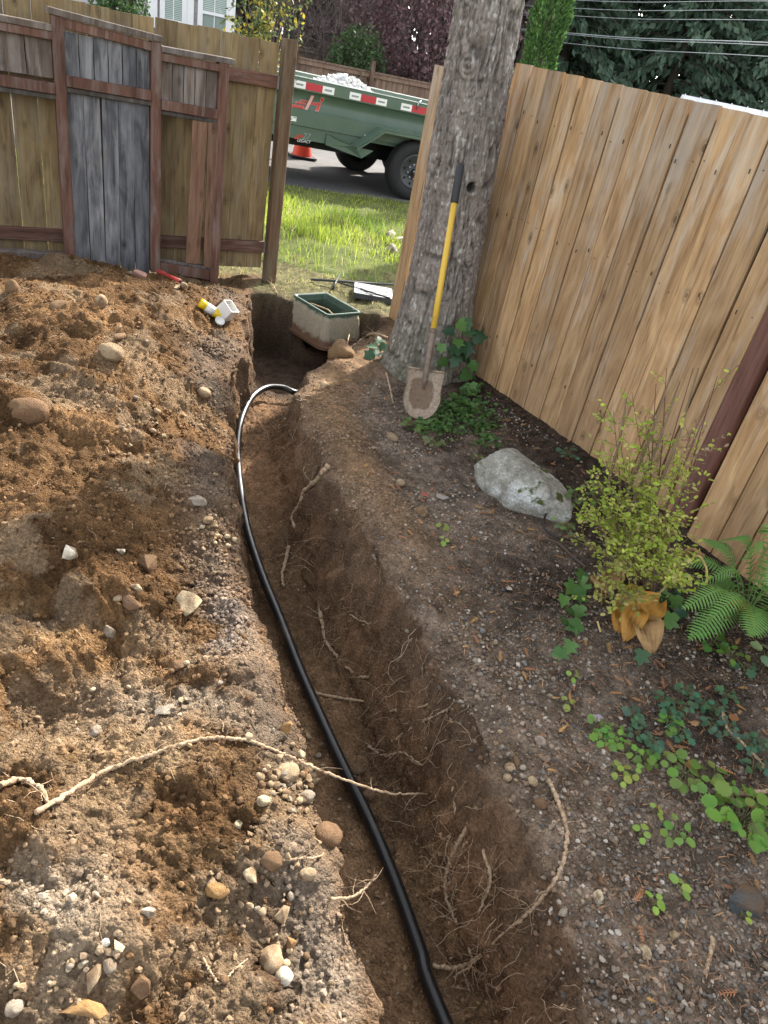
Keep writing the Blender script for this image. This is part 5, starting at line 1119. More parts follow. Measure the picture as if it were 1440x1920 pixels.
# ---- sword fern
def fern():
    random.seed(14); base = hit(1400, 1160); t = thing('sword_fern', 'green sword fern with arching fronds at the foot of the tan fence', 'fern', tuple(base)); mt = m_leaf('fern_frond', (.14, .30, .075), (.22, .41, .11), .3, .45)
    fr = [(1318, 1010, 2.98, .10), (1352, 1012, 3.02, .16), (1425, 1000, 3.05, .2), (1255, 1055, 2.86, .12), (1278, 1142, 2.62, .12), (1290, 1200, 2.5, .10), (1325, 1168, 2.60, .14), (1405, 1195, 2.5, .1), (1500, 1080, 2.9, .2), (1480, 1180, 2.6, .15), (1305, 1100, 2.8, .16), (1390, 1050, 2.9, .2), (1530, 1010, 3.1, .2), (1440, 1100, 2.75, .2)]
    for (u, v, dd, up) in fr:
        tip = V3(at_dist(u, v, dd)); 
        if tip.z < .03: tip.z = .05
        b = base + Vector((ru(-.02, .02), ru(-.02, .02), 0)); mid = b.lerp(tip, .55) + Vector((0, 0, up)); path = smooth_path([b, mid, tip], 30); mb = MB(); mb.tube(path, [.003 * (1 - .7 * i / 30) for i in range(31)], 4, caps=False)
        Lf = (tip - b).length; fwd = (tip - b); fwd.z = 0; fwd.normalize(); sd = Vector((-fwd.y, fwd.x, 0))
        for i in range(5, 30):
            for half in (0,):
                p = path[i].lerp(path[min(i + 1, 30)], half); f = (i + half) / 30; w = Lf * .15 * math.sin(math.pi * min(1, (f - .1) / .9 * .86 + .12)) ** .8 * (1 if f < .92 else .6) + .006; tg = (path[min(i + 1, 30)] - path[i - 1]).normalized()
                for s in (-1, 1):
                    d = sd * s + tg * .35 + Vector((0, 0, -.18)); e = p + d * w; nw = tg * (Lf / 30 * .36); q = [p - nw, p + nw, p + d * w * .6 + nw * .75, e, p + d * w * .6 - nw * .75]
                    up_ = Vector((0, 0, .004)); q[2] += up_; q[4] += up_; mb.add(q, [(0, 1, 2, 4), (4, 2, 3)])
        mb.build('frond', mt, t)
fern()

# ---- withered yellow hosta leaves
def hosta():
    random.seed(4); base = hit(1225, 1135); t = thing('withered_hosta', 'withered yellow hosta leaves collapsed under the shrub', 'plant', tuple(base))
    k = NB('yellow_hosta_leaf'); v = k.coords('Object'); n1 = k.noise(v, 18, 4, .6); n2 = k.noise(v, 60, 3, .7); oi = k.node('ShaderNodeObjectInfo'); col = k.mix(oi.outputs['Random'], (.60, .32, .035, 1), (.45, .22, .07, 1)); col = k.mix(k.ramp(n1, [(.5, (0, 0, 0)), (.75, (.7, .7, .7))]), col, (.62, .44, .12, 1)); col = k.mix(k.ramp(n2, [(.68, (0, 0, 0)), (.75, (1, 1, 1))]), col, (.12, .06, .02, 1)); k.base(col).rough(.55).spec(.3)
    tr = k.node('ShaderNodeBsdfTranslucent'); k.link(col, tr.inputs[0]); ms = k.node('ShaderNodeMixShader'); ms.inputs[0].default_value = .25; k.link(k.b.outputs[0], ms.inputs[1]); k.link(tr.outputs[0], ms.inputs[2]); k.link(ms.outputs[0], k.out.inputs[0])
    tan_m = m_plain('tan_dead_leaf', (.42, .26, .12), .8, .2, 0, .4, 20)
    for (u, v, L, W, ang, mt, hh) in ((1208, 1148, .18, .13, 2.3, k.m, .075), (1212, 1188, .16, .12, 3.2, tan_m, .05), (1185, 1165, .15, .10, 2.8, k.m, .06), (1165, 1160, .14, .09, 3.0, k.m, .03), (1140, 1090, .15, .09, 2.6, tan_m, .05), (1120, 1110, .12, .07, 4.0, tan_m, .03), (1290, 1048, .12, .06, .8, tan_m, .13), (1260, 1085, .12, .05, .4, k.m, .09), (1160, 1075, .13, .09, 2.2, k.m, .06), (1392, 1150, .13, .06, 4.6, k.m, .06), (1180, 1125, .12, .09, 1.9, k.m, .06)):
        p = hit(u, v, hh); nu, nv = 12, 13; vs = []
        for i in range(nu + 1):
            s = i / nu; w = W * .5 * math.sin(math.pi * min(1, s * .92 + .05)) ** .75
            for j in range(nv):
                q = -1 + 2 * j / (nv - 1); z = .030 * math.sin(s * 3.1) + .035 * q * q * (1.1 - s) - .045 * s * s + .005 * math.cos(q * 19) + .008 * math.sin(s * 9 + q * 3) + random.gauss(0, .0012); vs.append(((q * w), (s - .5) * L, z))
        fs = [(i * nv + j, i * nv + j + 1, (i + 1) * nv + j + 1, (i + 1) * nv + j) for i in range(nu) for j in range(nv - 1)]
        Rm = Matrix.Rotation(ang, 3, 'Z') @ Matrix.Rotation(ru(-.3, .2), 3, 'X') @ Matrix.Rotation(ru(-.35, .35), 3, 'Y')
        mb = MB(); mb.add([p + Rm @ Vector(q) for q in vs], fs); mb.build('leaf', mt, t, smooth=True)
    ps = m_plain('pale_stalk', (.55, .40, .17), .6, .3)
    for pts in ([hit(1245, 1110), V3(at_dist(1300, 1045, 2.6)), V3(at_dist(1322, 1060, 2.62)), V3(at_dist(1326, 1085, 2.62))], [hit(1225, 1125, .04), hit(1255, 1095, .07), hit(1285, 1085, .08)], [hit(1235, 1170, .02), hit(1215, 1185, .03), hit(1228, 1155, .04)], [hit(1120, 1165, .03), hit(1126, 1185, .01)]):
        mb = MB(); mb.tube(smooth_path(pts, 16), .0045, 6); mb.build('stalk', ps, t, smooth=True)
hosta()

# ---- weeds: one thing each
ROUNDL = [(0, 0), (.20, .02), (.30, .14), (.42, .22), (.36, .34), (.47, .46), (.40, .58), (.42, .72), (.28, .78), (.20, .93), (.08, .90), (0, 1.0), (-.09, .92), (-.21, .90), (-.27, .76), (-.41, .70), (-.38, .57), (-.45, .44), (-.35, .33), (-.40, .20), (-.28, .12), (-.18, .02)]
LOB = mirror(LOBED)
def weed(u, v, n, spread, size, col, outline, label, group, name='weed', cat='weed', hgt=.03, jit=.2):
    p = hit(u, v); t = thing(name, label, cat, tuple(p), group); P_ = []; D_ = []; N_ = []; S_ = []; st_ = MB()
    for i in range(n):
        a = i * 2.4 + ru(-.4, .4); r_ = spread * math.sqrt((i + .6) / n) * ru(.75, 1.15); q = p + Vector((math.cos(a) * r_, math.sin(a) * r_, 0)); q.z = max(hz(q.x, q.y) + .008, p.z) + hgt * ru(.4, 1.1); d = Vector((math.cos(a), math.sin(a), ru(-.5, .1))); st_.tube([p, p.lerp(q, .5) + Vector((0, 0, hgt * .6)), q], [.0013, .0011, .0008], 3, caps=False)
        P_.append(q); D_.append(d); N_.append((random.gauss(0, .3), random.gauss(-.3, .3), 1)); S_.append(size * ru(.65, 1.2))
    st_.build('stems', M_STEM, t, smooth=True); c = np.array([col] * n) * np.random.default_rng(int(u + v)).uniform(1 - jit, 1 + jit, (n, 3))
    leaf_cloud('leaves', np.array([tuple(x) for x in P_]), np.array([tuple(x) for x in D_]), np.array(N_, float), np.array(S_), c, outline, M_LEAFCOL, t); return t
random.seed(33)
G1, G2, BG, YG = (.17, .31, .06), (.11, .23, .05), (.075, .17, .10), (.30, .40, .08)
weed(1385, 1545, 40, .095, .048, G1, ROUNDL, 'large light green broad leaved weed near the dark slate rock', 'weeds', hgt=.05)
weed(1279, 1462, 18, .058, .038, G1, ROUNDL, 'medium broad leaved weed on bare soil above the gravel', 'weeds', hgt=.04)
weed(1262, 1572, 9, .045, .032, G1, ROUNDL, 'small round leaved weed on the gravel below the medium weed', 'weeds')
weed(1335, 1457, 3, .02, .042, G1, ROUNDL, 'two leaved weed right of the medium weed', 'weeds')
weed(1358, 1482, 3, .018, .028, G1, ROUNDL, 'tiny round leaved seedling above the large weed', 'weeds')
for (u, v) in ((1279, 1304), (1240, 1321), (1273, 1335), (1182, 1352), (1248, 1349), (1312, 1329), (1354, 1313), (1335, 1338), (1360, 1371), (1193, 1388), (1218, 1399), (1271, 1382), (1396, 1404), (1410, 1443), (1330, 1372), (1415, 1400)):
    weed(u, v, 11, .032, .026, BG, LOB, 'blue green finely cut seedling in the patch below the fern', 'blue green seedlings', 'seedling', 'seedling', .03)
for (u, v) in ((1115, 1368), (1146, 1385), (1171, 1413), (1129, 1399), (1207, 1431), (1250, 1366)): weed(u, v, 9, .032, .028, G1, LOB, 'light green lobed seedling left of the blue green patch', 'light green seedlings', 'seedling', 'seedling')
for (u, v) in ((1073, 1275), (1062, 1325), (1226, 1527), (1197, 1570), (1270, 1668), (1222, 1698), (1160, 1467), (1388, 1718), (1150, 1450), (1185, 1450), (830, 1020), (828, 995)): weed(u, v, 4, .016, .026, YG, ROUNDL, 'tiny bright seedling growing alone in the gravel', 'lone seedlings', 'seedling', 'seedling', .015)
weed(1075, 955, 16, .07, .036, (.14, .22, .07), LOB, 'pale green lobed plant spilling over the boulder', 'bed plants', 'leafy_plant', 'plant', .09)
weed(1055, 1000, 12, .05, .034, (.16, .24, .09), LOB, 'pale lobed plant below the drip tube loop', 'bed plants', 'leafy_plant', 'plant', .05)
weed(1110, 945, 20, .09, .030, (.20, .27, .08), LOB, 'pale green foliage between boulder and shrub', 'bed plants', 'leafy_plant', 'plant', .10)
weed(1330, 1215, 12, .05, .042, G2, LOB, 'dark green round lobed weed under the fern', 'weeds', hgt=.04)
weed(1368, 1240, 9, .045, .030, G1, ROUNDL, 'small weed beside the round lobed weed under the fern', 'weeds')
weed(1395, 1260, 5, .035, .036, BG, LOB, 'blue green leaf tuft near the edge below the fern', 'weeds')
weed(1432, 1235, 4, .03, .06, (.32, .38, .26), ROUNDL, 'pale variegated leaf at the picture edge below the fern', 'weeds')
weed(1060, 862, 14, .05, .03, BG, LOB, 'tiny fern like plant against the fence above the boulder', 'bed plants', 'leafy_plant', 'plant', .05)
weed(895, 868, 6, .03, .02, G1, LOB, 'small sprig on the mulch above the boulder', 'bed plants', 'leafy_plant', 'plant')
weed(770, 800, 14, .06, .045, (.13, .21, .06), LOB, 'pale dandelion like weed at the shovel tip', 'weeds')
weed(815, 838, 10, .05, .034, (.16, .22, .08), LOB, 'pale weed on the path edge below the ground cover', 'weeds')
# ---- ground cover at the foot of the tree
def ground_cover():
    r = np.random.default_rng(12); P_ = []; D_ = []; 
    cs = [((850, 775), (60, 22), 420), ((900, 800), (30, 14), 90), ((830, 805), (50, 14), 130), ((880, 745), (22, 14), 110), ((920, 830), (30, 12), 40)]; pts = []
    for (c, s, n) in cs:
        for _ in range(n): pts.append(V3(at_z(random.gauss(c[0], s[0] * .5), random.gauss(c[1], s[1] * .6), .03)))
    n = len(pts); pos = np.array([(p.x, p.y, 0) for p in pts]); pos[:, 2] = terrain(pos[:, 0], pos[:, 1]) + r.uniform(.008, .055, n)
    pos = pos[((pos[:, 0] - TREE[0]) ** 2 + (pos[:, 1] - TREE[1]) ** 2) > .085]; n = len(pos)
    dr_ = np.stack([r.normal(0, 1, n), r.normal(-.3, 1, n), r.normal(-.1, .3, n)], 1); nr = np.stack([r.normal(0, .35, n), r.normal(-.3, .35, n), np.ones(n)], 1)
    col = np.array([(.06, .14, .035), (.09, .19, .05), (.045, .10, .035), (.14, .22, .07)])[r.choice(4, n, p=[.35, .35, .2, .1])]
    leaf_cloud('ground_cover', pos, dr_, nr, r.uniform(.022, .045, n), col, SMALL_OVAL, M_LEAFCOL, None, kind='stuff')
ground_cover()
# ---- fallen leaves
def fallen(u, v, s, col, label):
    p = hit(u, v, .006); k = m_plain('fallen_leaf_%d_%d' % (u, v), col, .75, .2, 0, .35, 40); me = poly_leaf(mirror(LOBED if rnd() < .4 else OVAL), .3); me.materials.append(k); o = obj('fallen_leaf', me, None, loc=p, rot=(ru(-.3, .3), ru(-.3, .3), ru(0, 6.28)), scale=(s * 1.3, s, s)); tag(o, label, 'leaf', 'fallen leaves')
for a in ((1147, 1411, .045, (.36, .13, .085), 'round red brown fallen leaf beside the light green seedlings'), (1236, 1379, .042, (.30, .17, .10), 'round brown fallen leaf inside the blue green patch'), (1416, 1518, .055, (.48, .20, .08), 'orange fallen leaf above the large broad leaved weed'), (1116, 1340, .04, (.36, .30, .34), 'pale mauve fallen leaf on the gravel'), (1373, 1352, .045, (.34, .16, .07), 'orange brown fallen leaf by the bent grey twig'), (1297, 1352, .035, (.45, .27, .14), 'curled tan fallen leaf in the blue green patch'), (1290, 1440, .04, (.38, .20, .08), 'narrow brown fallen leaf on the medium weed'),
          (825, 935, .06, (.34, .30, .27), 'flattened grey fallen leaf on the path near the boulder'), (800, 925, .05, (.42, .12, .09), 'red fallen leaf on the path below the shovel'), (960, 1105, .03, (.5, .47, .4), 'pale leaf scrap on the gravel path'), (1065, 862, .035, (.45, .18, .08), 'orange leaf by the fence above the boulder'), (1033, 870, .04, (.40, .16, .07), 'orange leaf on dark mulch above the boulder')): fallen(*a)
# ---- needle and cedar litter over the bed
def litter():
    r = np.random.default_rng(41); V = []; T = []; C_ = []
    def strip(p, d, L, w, col):
        b0 = len(V); s = np.array([-d[1], d[0], 0]) * w; e = p + d * L; m = p + d * L * .5
        for q in (p - s, p + s, m - s + [0, 0, .002], m + s + [0, 0, .002], e): V.append(q); C_.append(col)
        T.extend([(b0, b0 + 1, b0 + 3), (b0, b0 + 3, b0 + 2), (b0 + 2, b0 + 3, b0 + 4)])
    n = 11000; y = .7 + 3.7 * r.random(n) ** 1.35; x = edge_r(y) + .06 + r.random(n) ** .8 * 1.7; fd = (x - FENCE_A[0]) * FENCE_N[0] + (y - FENCE_A[1]) * FENCE_N[1]
    k = (fd > .03) & (x < .62 * y + .8) & (r.random(n) < np.clip(.25 + .9 * sst(-.2, .6, fbm2(x, y, 1.6, 3, .6, 240)), 0, 1)) & (((x - TREE[0]) ** 2 + (y - TREE[1]) ** 2) > .1); x, y = x[k], y[k]; z = terrain(x, y)
    pal = np.array([(.20, .105, .06), (.27, .145, .075), (.15, .085, .055), (.36, .21, .11), (.10, .065, .05)])
    for i in range(len(x)):
        a = r.uniform(0, 6.28); d = np.array([math.cos(a), math.sin(a), r.normal(0, .12)]); strip(np.array([x[i], y[i], z[i] + r.uniform(.003, .012)]), d, r.uniform(.012, .04), r.uniform(.0007, .0016), pal[r.integers(5)])
    for i in range(190):                     # cedar sprigs
        yy = .8 + 3.4 * r.random() ** 1.2; xx = float(edge_r(np.array([yy]))[0]) + .12 + 1.5 * r.random(); fd = (xx - FENCE_A[0]) * FENCE_N[0] + (yy - FENCE_A[1]) * FENCE_N[1]
        if fd < .05 or xx > .6 * yy + .8: continue
        a = r.uniform(0, 6.28); d = np.array([math.cos(a), math.sin(a), 0.0]); L = r.uniform(.025, .06); p = np.array([xx, yy, hz(xx, yy) + .008]); col = np.array([(.42, .24, .09), (.36, .19, .08), (.30, .14, .07)][r.integers(3)])
        strip(p, d, L, .0014, col)
        for q in range(6):
            for s in (-1, 1):
                b = a + s * .75; strip(p + d * L * (q + .5) / 6, np.array([math.cos(b), math.sin(b), .05]), L * .3 * (1 - q / 9), .0016, col)
    me = mesh_np('needle_litter', np.array(V), tris=T, smooth=False); color_attr(me, np.array(C_)); tag(obj('needle_litter', me, m_vcol('litter', .85, .1, 80)), kind='stuff')
litter()
# ---- lawn grass
def grass():
    r = np.random.default_rng(51); n = 60000
    x = r.uniform(-5.2, 2.4, n); y = 5.55 + 5.9 * r.random(n); yr = 11.1 + (x + .64) * SU.y / SU.x
    ff = -((x - LF_A[0]) * (-.564) + (y - LF_A[1]) * .826); hole = (x > -1.5) & (x < -.25) & (y < 5.75); fd = (x - FENCE_A[0]) * FENCE_N[0] + (y - FENCE_A[1]) * FENCE_N[1]
    thin = np.where(y < 6.5, .35, np.clip(.55 + .9 * fbm2(x, y, .9, 3, .5, 300), .2, 1)); k = (y < yr - .02) & ((ff < -.02) | (x > -1.30)) & (~hole) & ((fd < -.12) | (x < -.35)) & (r.random(n) < thin)
    # keep the box, lid and tree foot clear
    bx = (np.abs(x + .80) < .34) & (np.abs(y - 5.62) < .30); lid = ((x + .40) ** 2 + (y - 6.30) ** 2) < .055; k &= ~bx & ~lid; x, y = x[k], y[k]; n = len(x)
    z = np.where(y < 6.55, terrain(x, y), lawn_z(x, y)) - .01
    tuft = np.clip(.5 + .8 * fbm2(x, y, 1.3, 3, .5, 310), 0, 1); h = np.where(y < 6.6, r.uniform(.02, .06, n), r.uniform(.04, .10, n) + .13 * tuft ** 2 * r.random(n)); h = np.where(y > 11.1 + (x + .64) * SU.y / SU.x - 1.2, h * .6, h)
    a = r.uniform(0, 6.28, n); lean = r.uniform(.15, .8, n) * h; dx, dy = np.cos(a) * lean, np.sin(a) * lean; w = r.uniform(.0018, .0042, n) * np.where(y > 7.5, 1.5, 1.0); b = r.uniform(0, 6.28, n); wx, wy = np.cos(b) * w, np.sin(b) * w
    P0 = np.stack([x, y, z], 1); W = np.stack([wx, wy, wx * 0], 1); M_ = P0 + np.stack([dx * .35, dy * .35, h * .62], 1); E_ = P0 + np.stack([dx, dy, h * ru(.9, 1)], 1)
    V = np.stack([P0 - W, P0 + W, M_ + W * .8, M_ - W * .8, E_], 1).reshape(-1, 3); i5 = np.arange(n)[:, None] * 5
    q = i5 + np.array([[0, 1, 2, 3]]); t = i5 + np.array([[3, 2, 4]])
    dry = (y < 6.5) & (r.random(n) < .75); tn = np.clip(.5 + .9 * fbm2(x, y, .8, 3, .5, 320) + r.normal(0, .15, n), 0, 1)[:, None]
    c = np.array([.15, .24, .035]) * (1 - tn) + np.array([.34, .42, .06]) * tn; c[dry] = np.array([.42, .36, .17]); st_ = r.random(n) < .10; c[st_] = (.40, .35, .18)
    me = mesh_np('grass', V, q, t); color_attr(me, np.repeat(c * r.uniform(.8, 1.2, (n, 1)), 5, 0)); tag(obj('grass', me, M_LEAFCOL_SOFT), 'sunlit grass on the verge beyond the fence', 'grass', kind='stuff')
grass()

# ================================================================== BEYOND THE YARD
def frame_at(o, az):                         # a vertical picture plane in the place: origin, along, away
    a = math.radians(az); return Vector(o), Vector((math.sin(a), math.cos(a), 0)), Vector((-math.cos(a), math.sin(a), 0))
def on_plane(u, v, fr, off=0.0):             # picture point -> (along, height) on that plane
    o, ux, un = fr; r = ray_dir(u, v); n = np.array([un.x, un.y]); d = (n.dot([o.x, o.y]) + off) / n.dot(r[:2]); p = np.array([0, 0, CAM_H]) + r * d
    return float((p[0] - o.x) * ux.x + (p[1] - o.y) * ux.y), float(p[2] - o.z)

# ---- dump trailer
TF = frame_at((-.60, 11.50, .0), 60.0); TILT = .028; NF = .20
def tp(u, v, off=NF): s, z = on_plane(u, v, TF, off); return s, z + s * TILT
def trailer():
    o, ux, un = TF; t = thing('dump_trailer', 'dark green dump trailer with red letter H parked on the street', 'trailer', tuple(o)); t.rotation_euler = (0, TILT, math.atan2(ux.y, ux.x))
    k = NB('green_trailer_paint'); v = k.coords('Object'); n1 = k.noise(v, 2.5, 5, .6); n2 = k.noise(v, 60, 3, .6); k.base(k.mix(k.ramp(n1, [(.35, (0, 0, 0)), (.75, (1, 1, 1))]), (.070, .112, .080, 1), (.10, .145, .108, 1))).rough(.36).spec(.5).bump(n2, .04, .003); G = k.m
    L0 = (0, 0, 0)
    x0, x1 = -3.1, 2.7; zs = .53; zm = .695; zc = .875; zr = 1.115; zt = 1.255; far = 2.05
    def ext(name, prof, mat=G, smooth=False, a=x0, b=x1):
        mb = MB(); n = len(prof); mb.add([(a, y, z) for (y, z) in prof] + [(b, y, z) for (y, z) in prof], [(i, (i + 1) % n, (i + 1) % n + n, i + n) for i in range(n)] + [tuple(range(n - 1, -1, -1)), tuple(range(n, 2 * n))]); return mb.build(name, mat, t, smooth, loc=L0)
    ext('skirt', [(NF + .02, zs), (NF + .05, zs), (NF + .05, zm - .006), (NF + .02, zm - .006)], a=x0, b=-.80)
    ext('lower_panel', [(NF, zm), (NF + .04, zm), (NF + .04, zc), (NF, zc)])
    cur = [(NF + .012 + .060 * math.sin(math.pi * i / 10) ** .8, zc + (zr - zc) * i / 10) for i in range(11)]; ext('side_panel', cur + [(NF + .10, zr), (NF + .10, zc)], smooth=False)
    ext('top_rail', [(NF - .03, zr), (NF + .10, zr), (NF + .10, zt), (NF - .02, zt), (NF - .03, zt - .01)])
    rim = m_plain('pale_rim_highlight', (.55, .58, .55), .4, .5, 0, .15); ext('rim_edge', [(NF - .03, zt + .001), (NF + .02, zt + .001), (NF + .02, zt + .010), (NF - .03, zt + .010)], rim)  # pale strip paints the white highlight along the top rim
    ext('far_side', [(far, zm), (far + .06, zm), (far + .06, zt), (far, zt)]); ext('far_rim_edge', [(far - .02, zt + .001), (far + .08, zt + .001), (far + .08, zt + .012), (far - .02, zt + .012)], rim)
    ext('bed_floor', [(NF + .05, zm - .05), (far + .05, zm - .05), (far + .05, zm + .02), (NF + .05, zm + .02)])
    for nm, xa in (('front_panel', x0), ('tailgate', x1 - .05)):
        mb = MB(); mb.box((xa + .025, (NF + far) / 2, (zm + zt) / 2), (.024, 0, 0), (0, (far - NF) / 2 - .02, 0), (0, 0, (zt - zm) / 2)); mb.build(nm, G, t, loc=L0)
    for xa in (-2.3, -.55, 1.2): mb = MB(); mb.box((xa, NF + .055, (zc + zr) / 2), (.02, 0, 0), (0, .03, 0), (0, 0, (zr - zc) / 2)); 
    for yy in (NF + .45, far - .4): ext('frame_beam', [(yy, .40), (yy + .08, .40), (yy + .08, .64), (yy, .64)], MATS['black_steel'])
    for xa in (.0, .88): mb = MB(); mb.tube([(xa, -.02, .39), (xa, 2.32, .39)], .04, 10); mb.build('axle', MATS['black_steel'], t, loc=L0)
    # fenders, near and far
    for (ya, yb) in ((-.06, NF), (far + .06, far + .32)):
        pf = [(-.98, .58), (-.60, .865), (1.48, .865), (1.86, .58)]; mb = MB()
        for i in range(3):
            (xa, za), (xb, zb) = pf[i], pf[i + 1]; nx_, nz_ = -(zb - za), (xb - xa); l = math.hypot(nx_, nz_); nx_, nz_ = nx_ / l * .012, nz_ / l * .012
            mb.add([(xa, ya, za), (xb, ya, zb), (xb, yb, zb), (xa, yb, za), (xa - nx_, ya, za - nz_), (xb - nx_, ya, zb - nz_), (xb - nx_, yb, zb - nz_), (xa - nx_, yb, za - nz_)], [(0, 1, 2, 3), (7, 6, 5, 4), (0, 4, 5, 1), (3, 2, 6, 7), (0, 3, 7, 4), (1, 5, 6, 2)])
            mb.add([(xa, ya, za - .002), (xb, ya, zb - .002), (xb, ya, zb - .045), (xa, ya, za - .045), (xa, ya + .01, za - .002), (xb, ya + .01, zb - .002), (xb, ya + .01, zb - .045), (xa, ya + .01, za - .045)], [(0, 3, 2, 1), (4, 5, 6, 7), (3, 7, 6, 2), (0, 1, 5, 4)])
        mb.build('fender', G, t, loc=L0)
    mb = MB(); mb.prism([(-.98, .0, .58), (-1.35, NF - .01, .66), (-1.35, NF - .01, .52), (-.86, .0, .45), (-.70, .0, .57)], (0, 1, 0), .012); mb.build('fender_gusset', G, t, loc=L0)
    # wheels
    rub = m_plain('tyre_rubber', (.022, .022, .023), .75, .3, 0, .2, 20); rimm = m_plain('black_wheel', (.05, .055, .06), .45, .5, .3); chrome = m_plain('lug_metal', (.6, .6, .62), .3, .5, .9)
    for (xa, ya, sgn) in ((.0, .0, 1), (.88, .0, 1), (.0, 2.36, -1), (.88, 2.36, -1)):
        mb = MB(); R = .39; prof = [(R - .155, 0), (R - .15, -.005), (R - .10, -.018), (R - .045, -.014), (R - .012, .008), (R, .035), (R + .002, .11), (R, .185), (R - .015, .212), (R - .06, .23), (R - .155, .22)]
        mb.lathe([(r_, sgn * z_) for (r_, z_) in prof], 48, (xa, ya, R), axis='Y'); ty = mb.build('wheel', rub, t, smooth=True, loc=L0)
        mb = MB()
        for q in range(64):
            a = q * math.pi / 32
            for yy in (.045, .085, .13, .17): b = a + (.03 if yy in (.085, .17) else 0); mb.box((xa + math.cos(b) * (R + .002), ya + sgn * yy, R + math.sin(b) * (R + .002)), (-math.sin(b) * .013, 0, math.cos(b) * .013), (0, .014, 0), (math.cos(b) * .006, 0, math.sin(b) * .006))
        tr_ = mb.build('tread', rub, ty); tr_.matrix_parent_inverse = Matrix.Identity(4); tr_['kind'] = 'stuff'
        mb = MB(); mb.lathe([(.0, sgn * .03), (.05, sgn * .03), (.06, sgn * .05), (.135, sgn * .035), (.17, sgn * .02), (.205, sgn * .015), (.235, sgn * -.002), (.24, sgn * .02)], 40, (xa, ya, R), axis='Y'); rm = mb.build('rim', rimm, ty, smooth=True); rm.matrix_parent_inverse = Matrix.Identity(4)
        mb = MB()
        for q in range(8): a = q * math.pi / 4 + .2; mb.tube([(xa + .095 * math.cos(a), ya + sgn * .045, R + .095 * math.sin(a)), (xa + .095 * math.cos(a), ya + sgn * .01, R + .095 * math.sin(a))], .011, 8)
        mb.tube([(xa, ya + sgn * .04, R), (xa, ya - sgn * .02, R)], .035, 14); hb = mb.build('hub_and_nuts', chrome, ty, smooth=True); hb.matrix_parent_inverse = Matrix.Identity(4)
        mb = MB()
        for q in range(8): a = q * math.pi / 4 + .6; mb.box((xa + .165 * math.cos(a), ya + sgn * .018, R + .165 * math.sin(a)), (.018 * math.cos(a), 0, .018 * math.sin(a)), (-.012 * math.sin(a), 0, .012 * math.cos(a)), (0, .003, 0))
        hl = mb.build('hand_holes', MATS['dark_soil_and_hole_shade'], ty); hl.matrix_parent_inverse = Matrix.Identity(4)  # solid dark blocks painted in place of the shaded wheel openings
    # white gravel load
    r = np.random.default_rng(3); nx_, ny = 60, 24; X = np.linspace(-2.6, 1.6, nx_); Y = np.linspace(NF + .1, far, ny); XX, YY = np.meshgrid(X, Y)
    ZZ = 1.02 + .33 * np.exp(-((XX + .95) / .55) ** 2 - ((YY - .85) / .55) ** 2) + .10 * np.exp(-((XX - .6) / .8) ** 2) + .03 * fbm2(XX, YY, 5, 3, .6, 400)
    idx = np.arange(nx_ * ny).reshape(ny, nx_); q = np.stack([idx[:-1, :-1], idx[:-1, 1:], idx[1:, 1:], idx[1:, :-1]], -1).reshape(-1, 4); lm = NB('white_crushed_rock'); lv_ = lm.coords('Object'); ln = lm.noise(lv_, 40, 3, .7); lm.base(lm.ramp(ln, [(.3, (.45, .45, .44)), (.65, (.8, .8, .79))])).rough(.9).bump(ln, .8, .04)
    obj('gravel_load', mesh_np('gravel_load', np.stack([XX, YY, ZZ], -1).reshape(-1, 3), q, smooth=False), lm.m, t, loc=L0)
    mb = MB()
    for i in range(500):
        xx = r.normal(-.95, .5); yy = r.normal(.75, .4)
        if not (NF + .12 < yy < far): continue
        zz = 1.02 + .33 * math.exp(-((xx + .95) / .55) ** 2 - ((yy - .85) / .55) ** 2); s = r.uniform(.012, .03); a = r.uniform(0, 6.28); mb.box((xx, yy, zz + s * .6), (s * math.cos(a), s * math.sin(a), s * .3), (-s * math.sin(a), s * math.cos(a), 0), (0, s * .3, s * .8))
    o2 = mb.build('load_stones', lm.m, t, loc=L0); o2['kind'] = 'stuff'
    # reflective tape along the rail
    wt = m_plain('white_reflective_tape', (.80, .80, .79), .4, .5, 0, .08); rt = m_plain('red_reflective_tape', (.50, .03, .045), .4, .5, 0, .2); ink = m_plain('tape_print', (.05, .05, .06), .6, .3)
    def zmid(): return (zr + zt) / 2 - .012
    def tape(ua, va, ub, vb, mat, nm):
        sa, _ = tp(ua, va, NF - .03); sb, _ = tp(ub, vb, NF - .03); z = zmid(); mb = MB(); mb.box(((sa + sb) / 2, NF - .032, z), ((sb - sa) / 2, 0, 0), (0, .0015, 0), (0, 0, .042)); ob = mb.build(nm, mat, t, loc=L0)
        if mat is wt:                        # the small dark italic print in the middle of each white strip
            m2 = MB(); w = (sb - sa) * .62; n = 8
            for i in range(n):
                xa = sa + (sb - sa) * .19 + w * i / n; m2.prism([(xa, NF - .034, z - .011), (xa + w / n * .62, NF - .034, z - .011), (xa + w / n * .8, NF - .034, z + .011), (xa + w / n * .2, NF - .034, z + .011)], (0, -1, 0), .0008)
            pr = m2.build('print', ink, ob); pr.matrix_parent_inverse = Matrix.Identity(4)
    for (a, b, m_) in ((547, 569, wt), (569, 601, rt), (601, 623, wt), (652, 673, wt), (673, 702, rt), (702, 722, wt), (749, 769, wt), (769, 798, rt)): tape(a, 150 + (a - 547) * .21, b, 150 + (b - 547) * .21, m_, 'reflective_tape')
    # the red H with speed bars
    hr = m_plain('red_decal', (.52, .055, .04), .45, .5, 0, .15); hw = m_plain('pale_decal_edge', (.66, .36, .32), .5, .5, 0, .1); sc = 140 / 1440.0
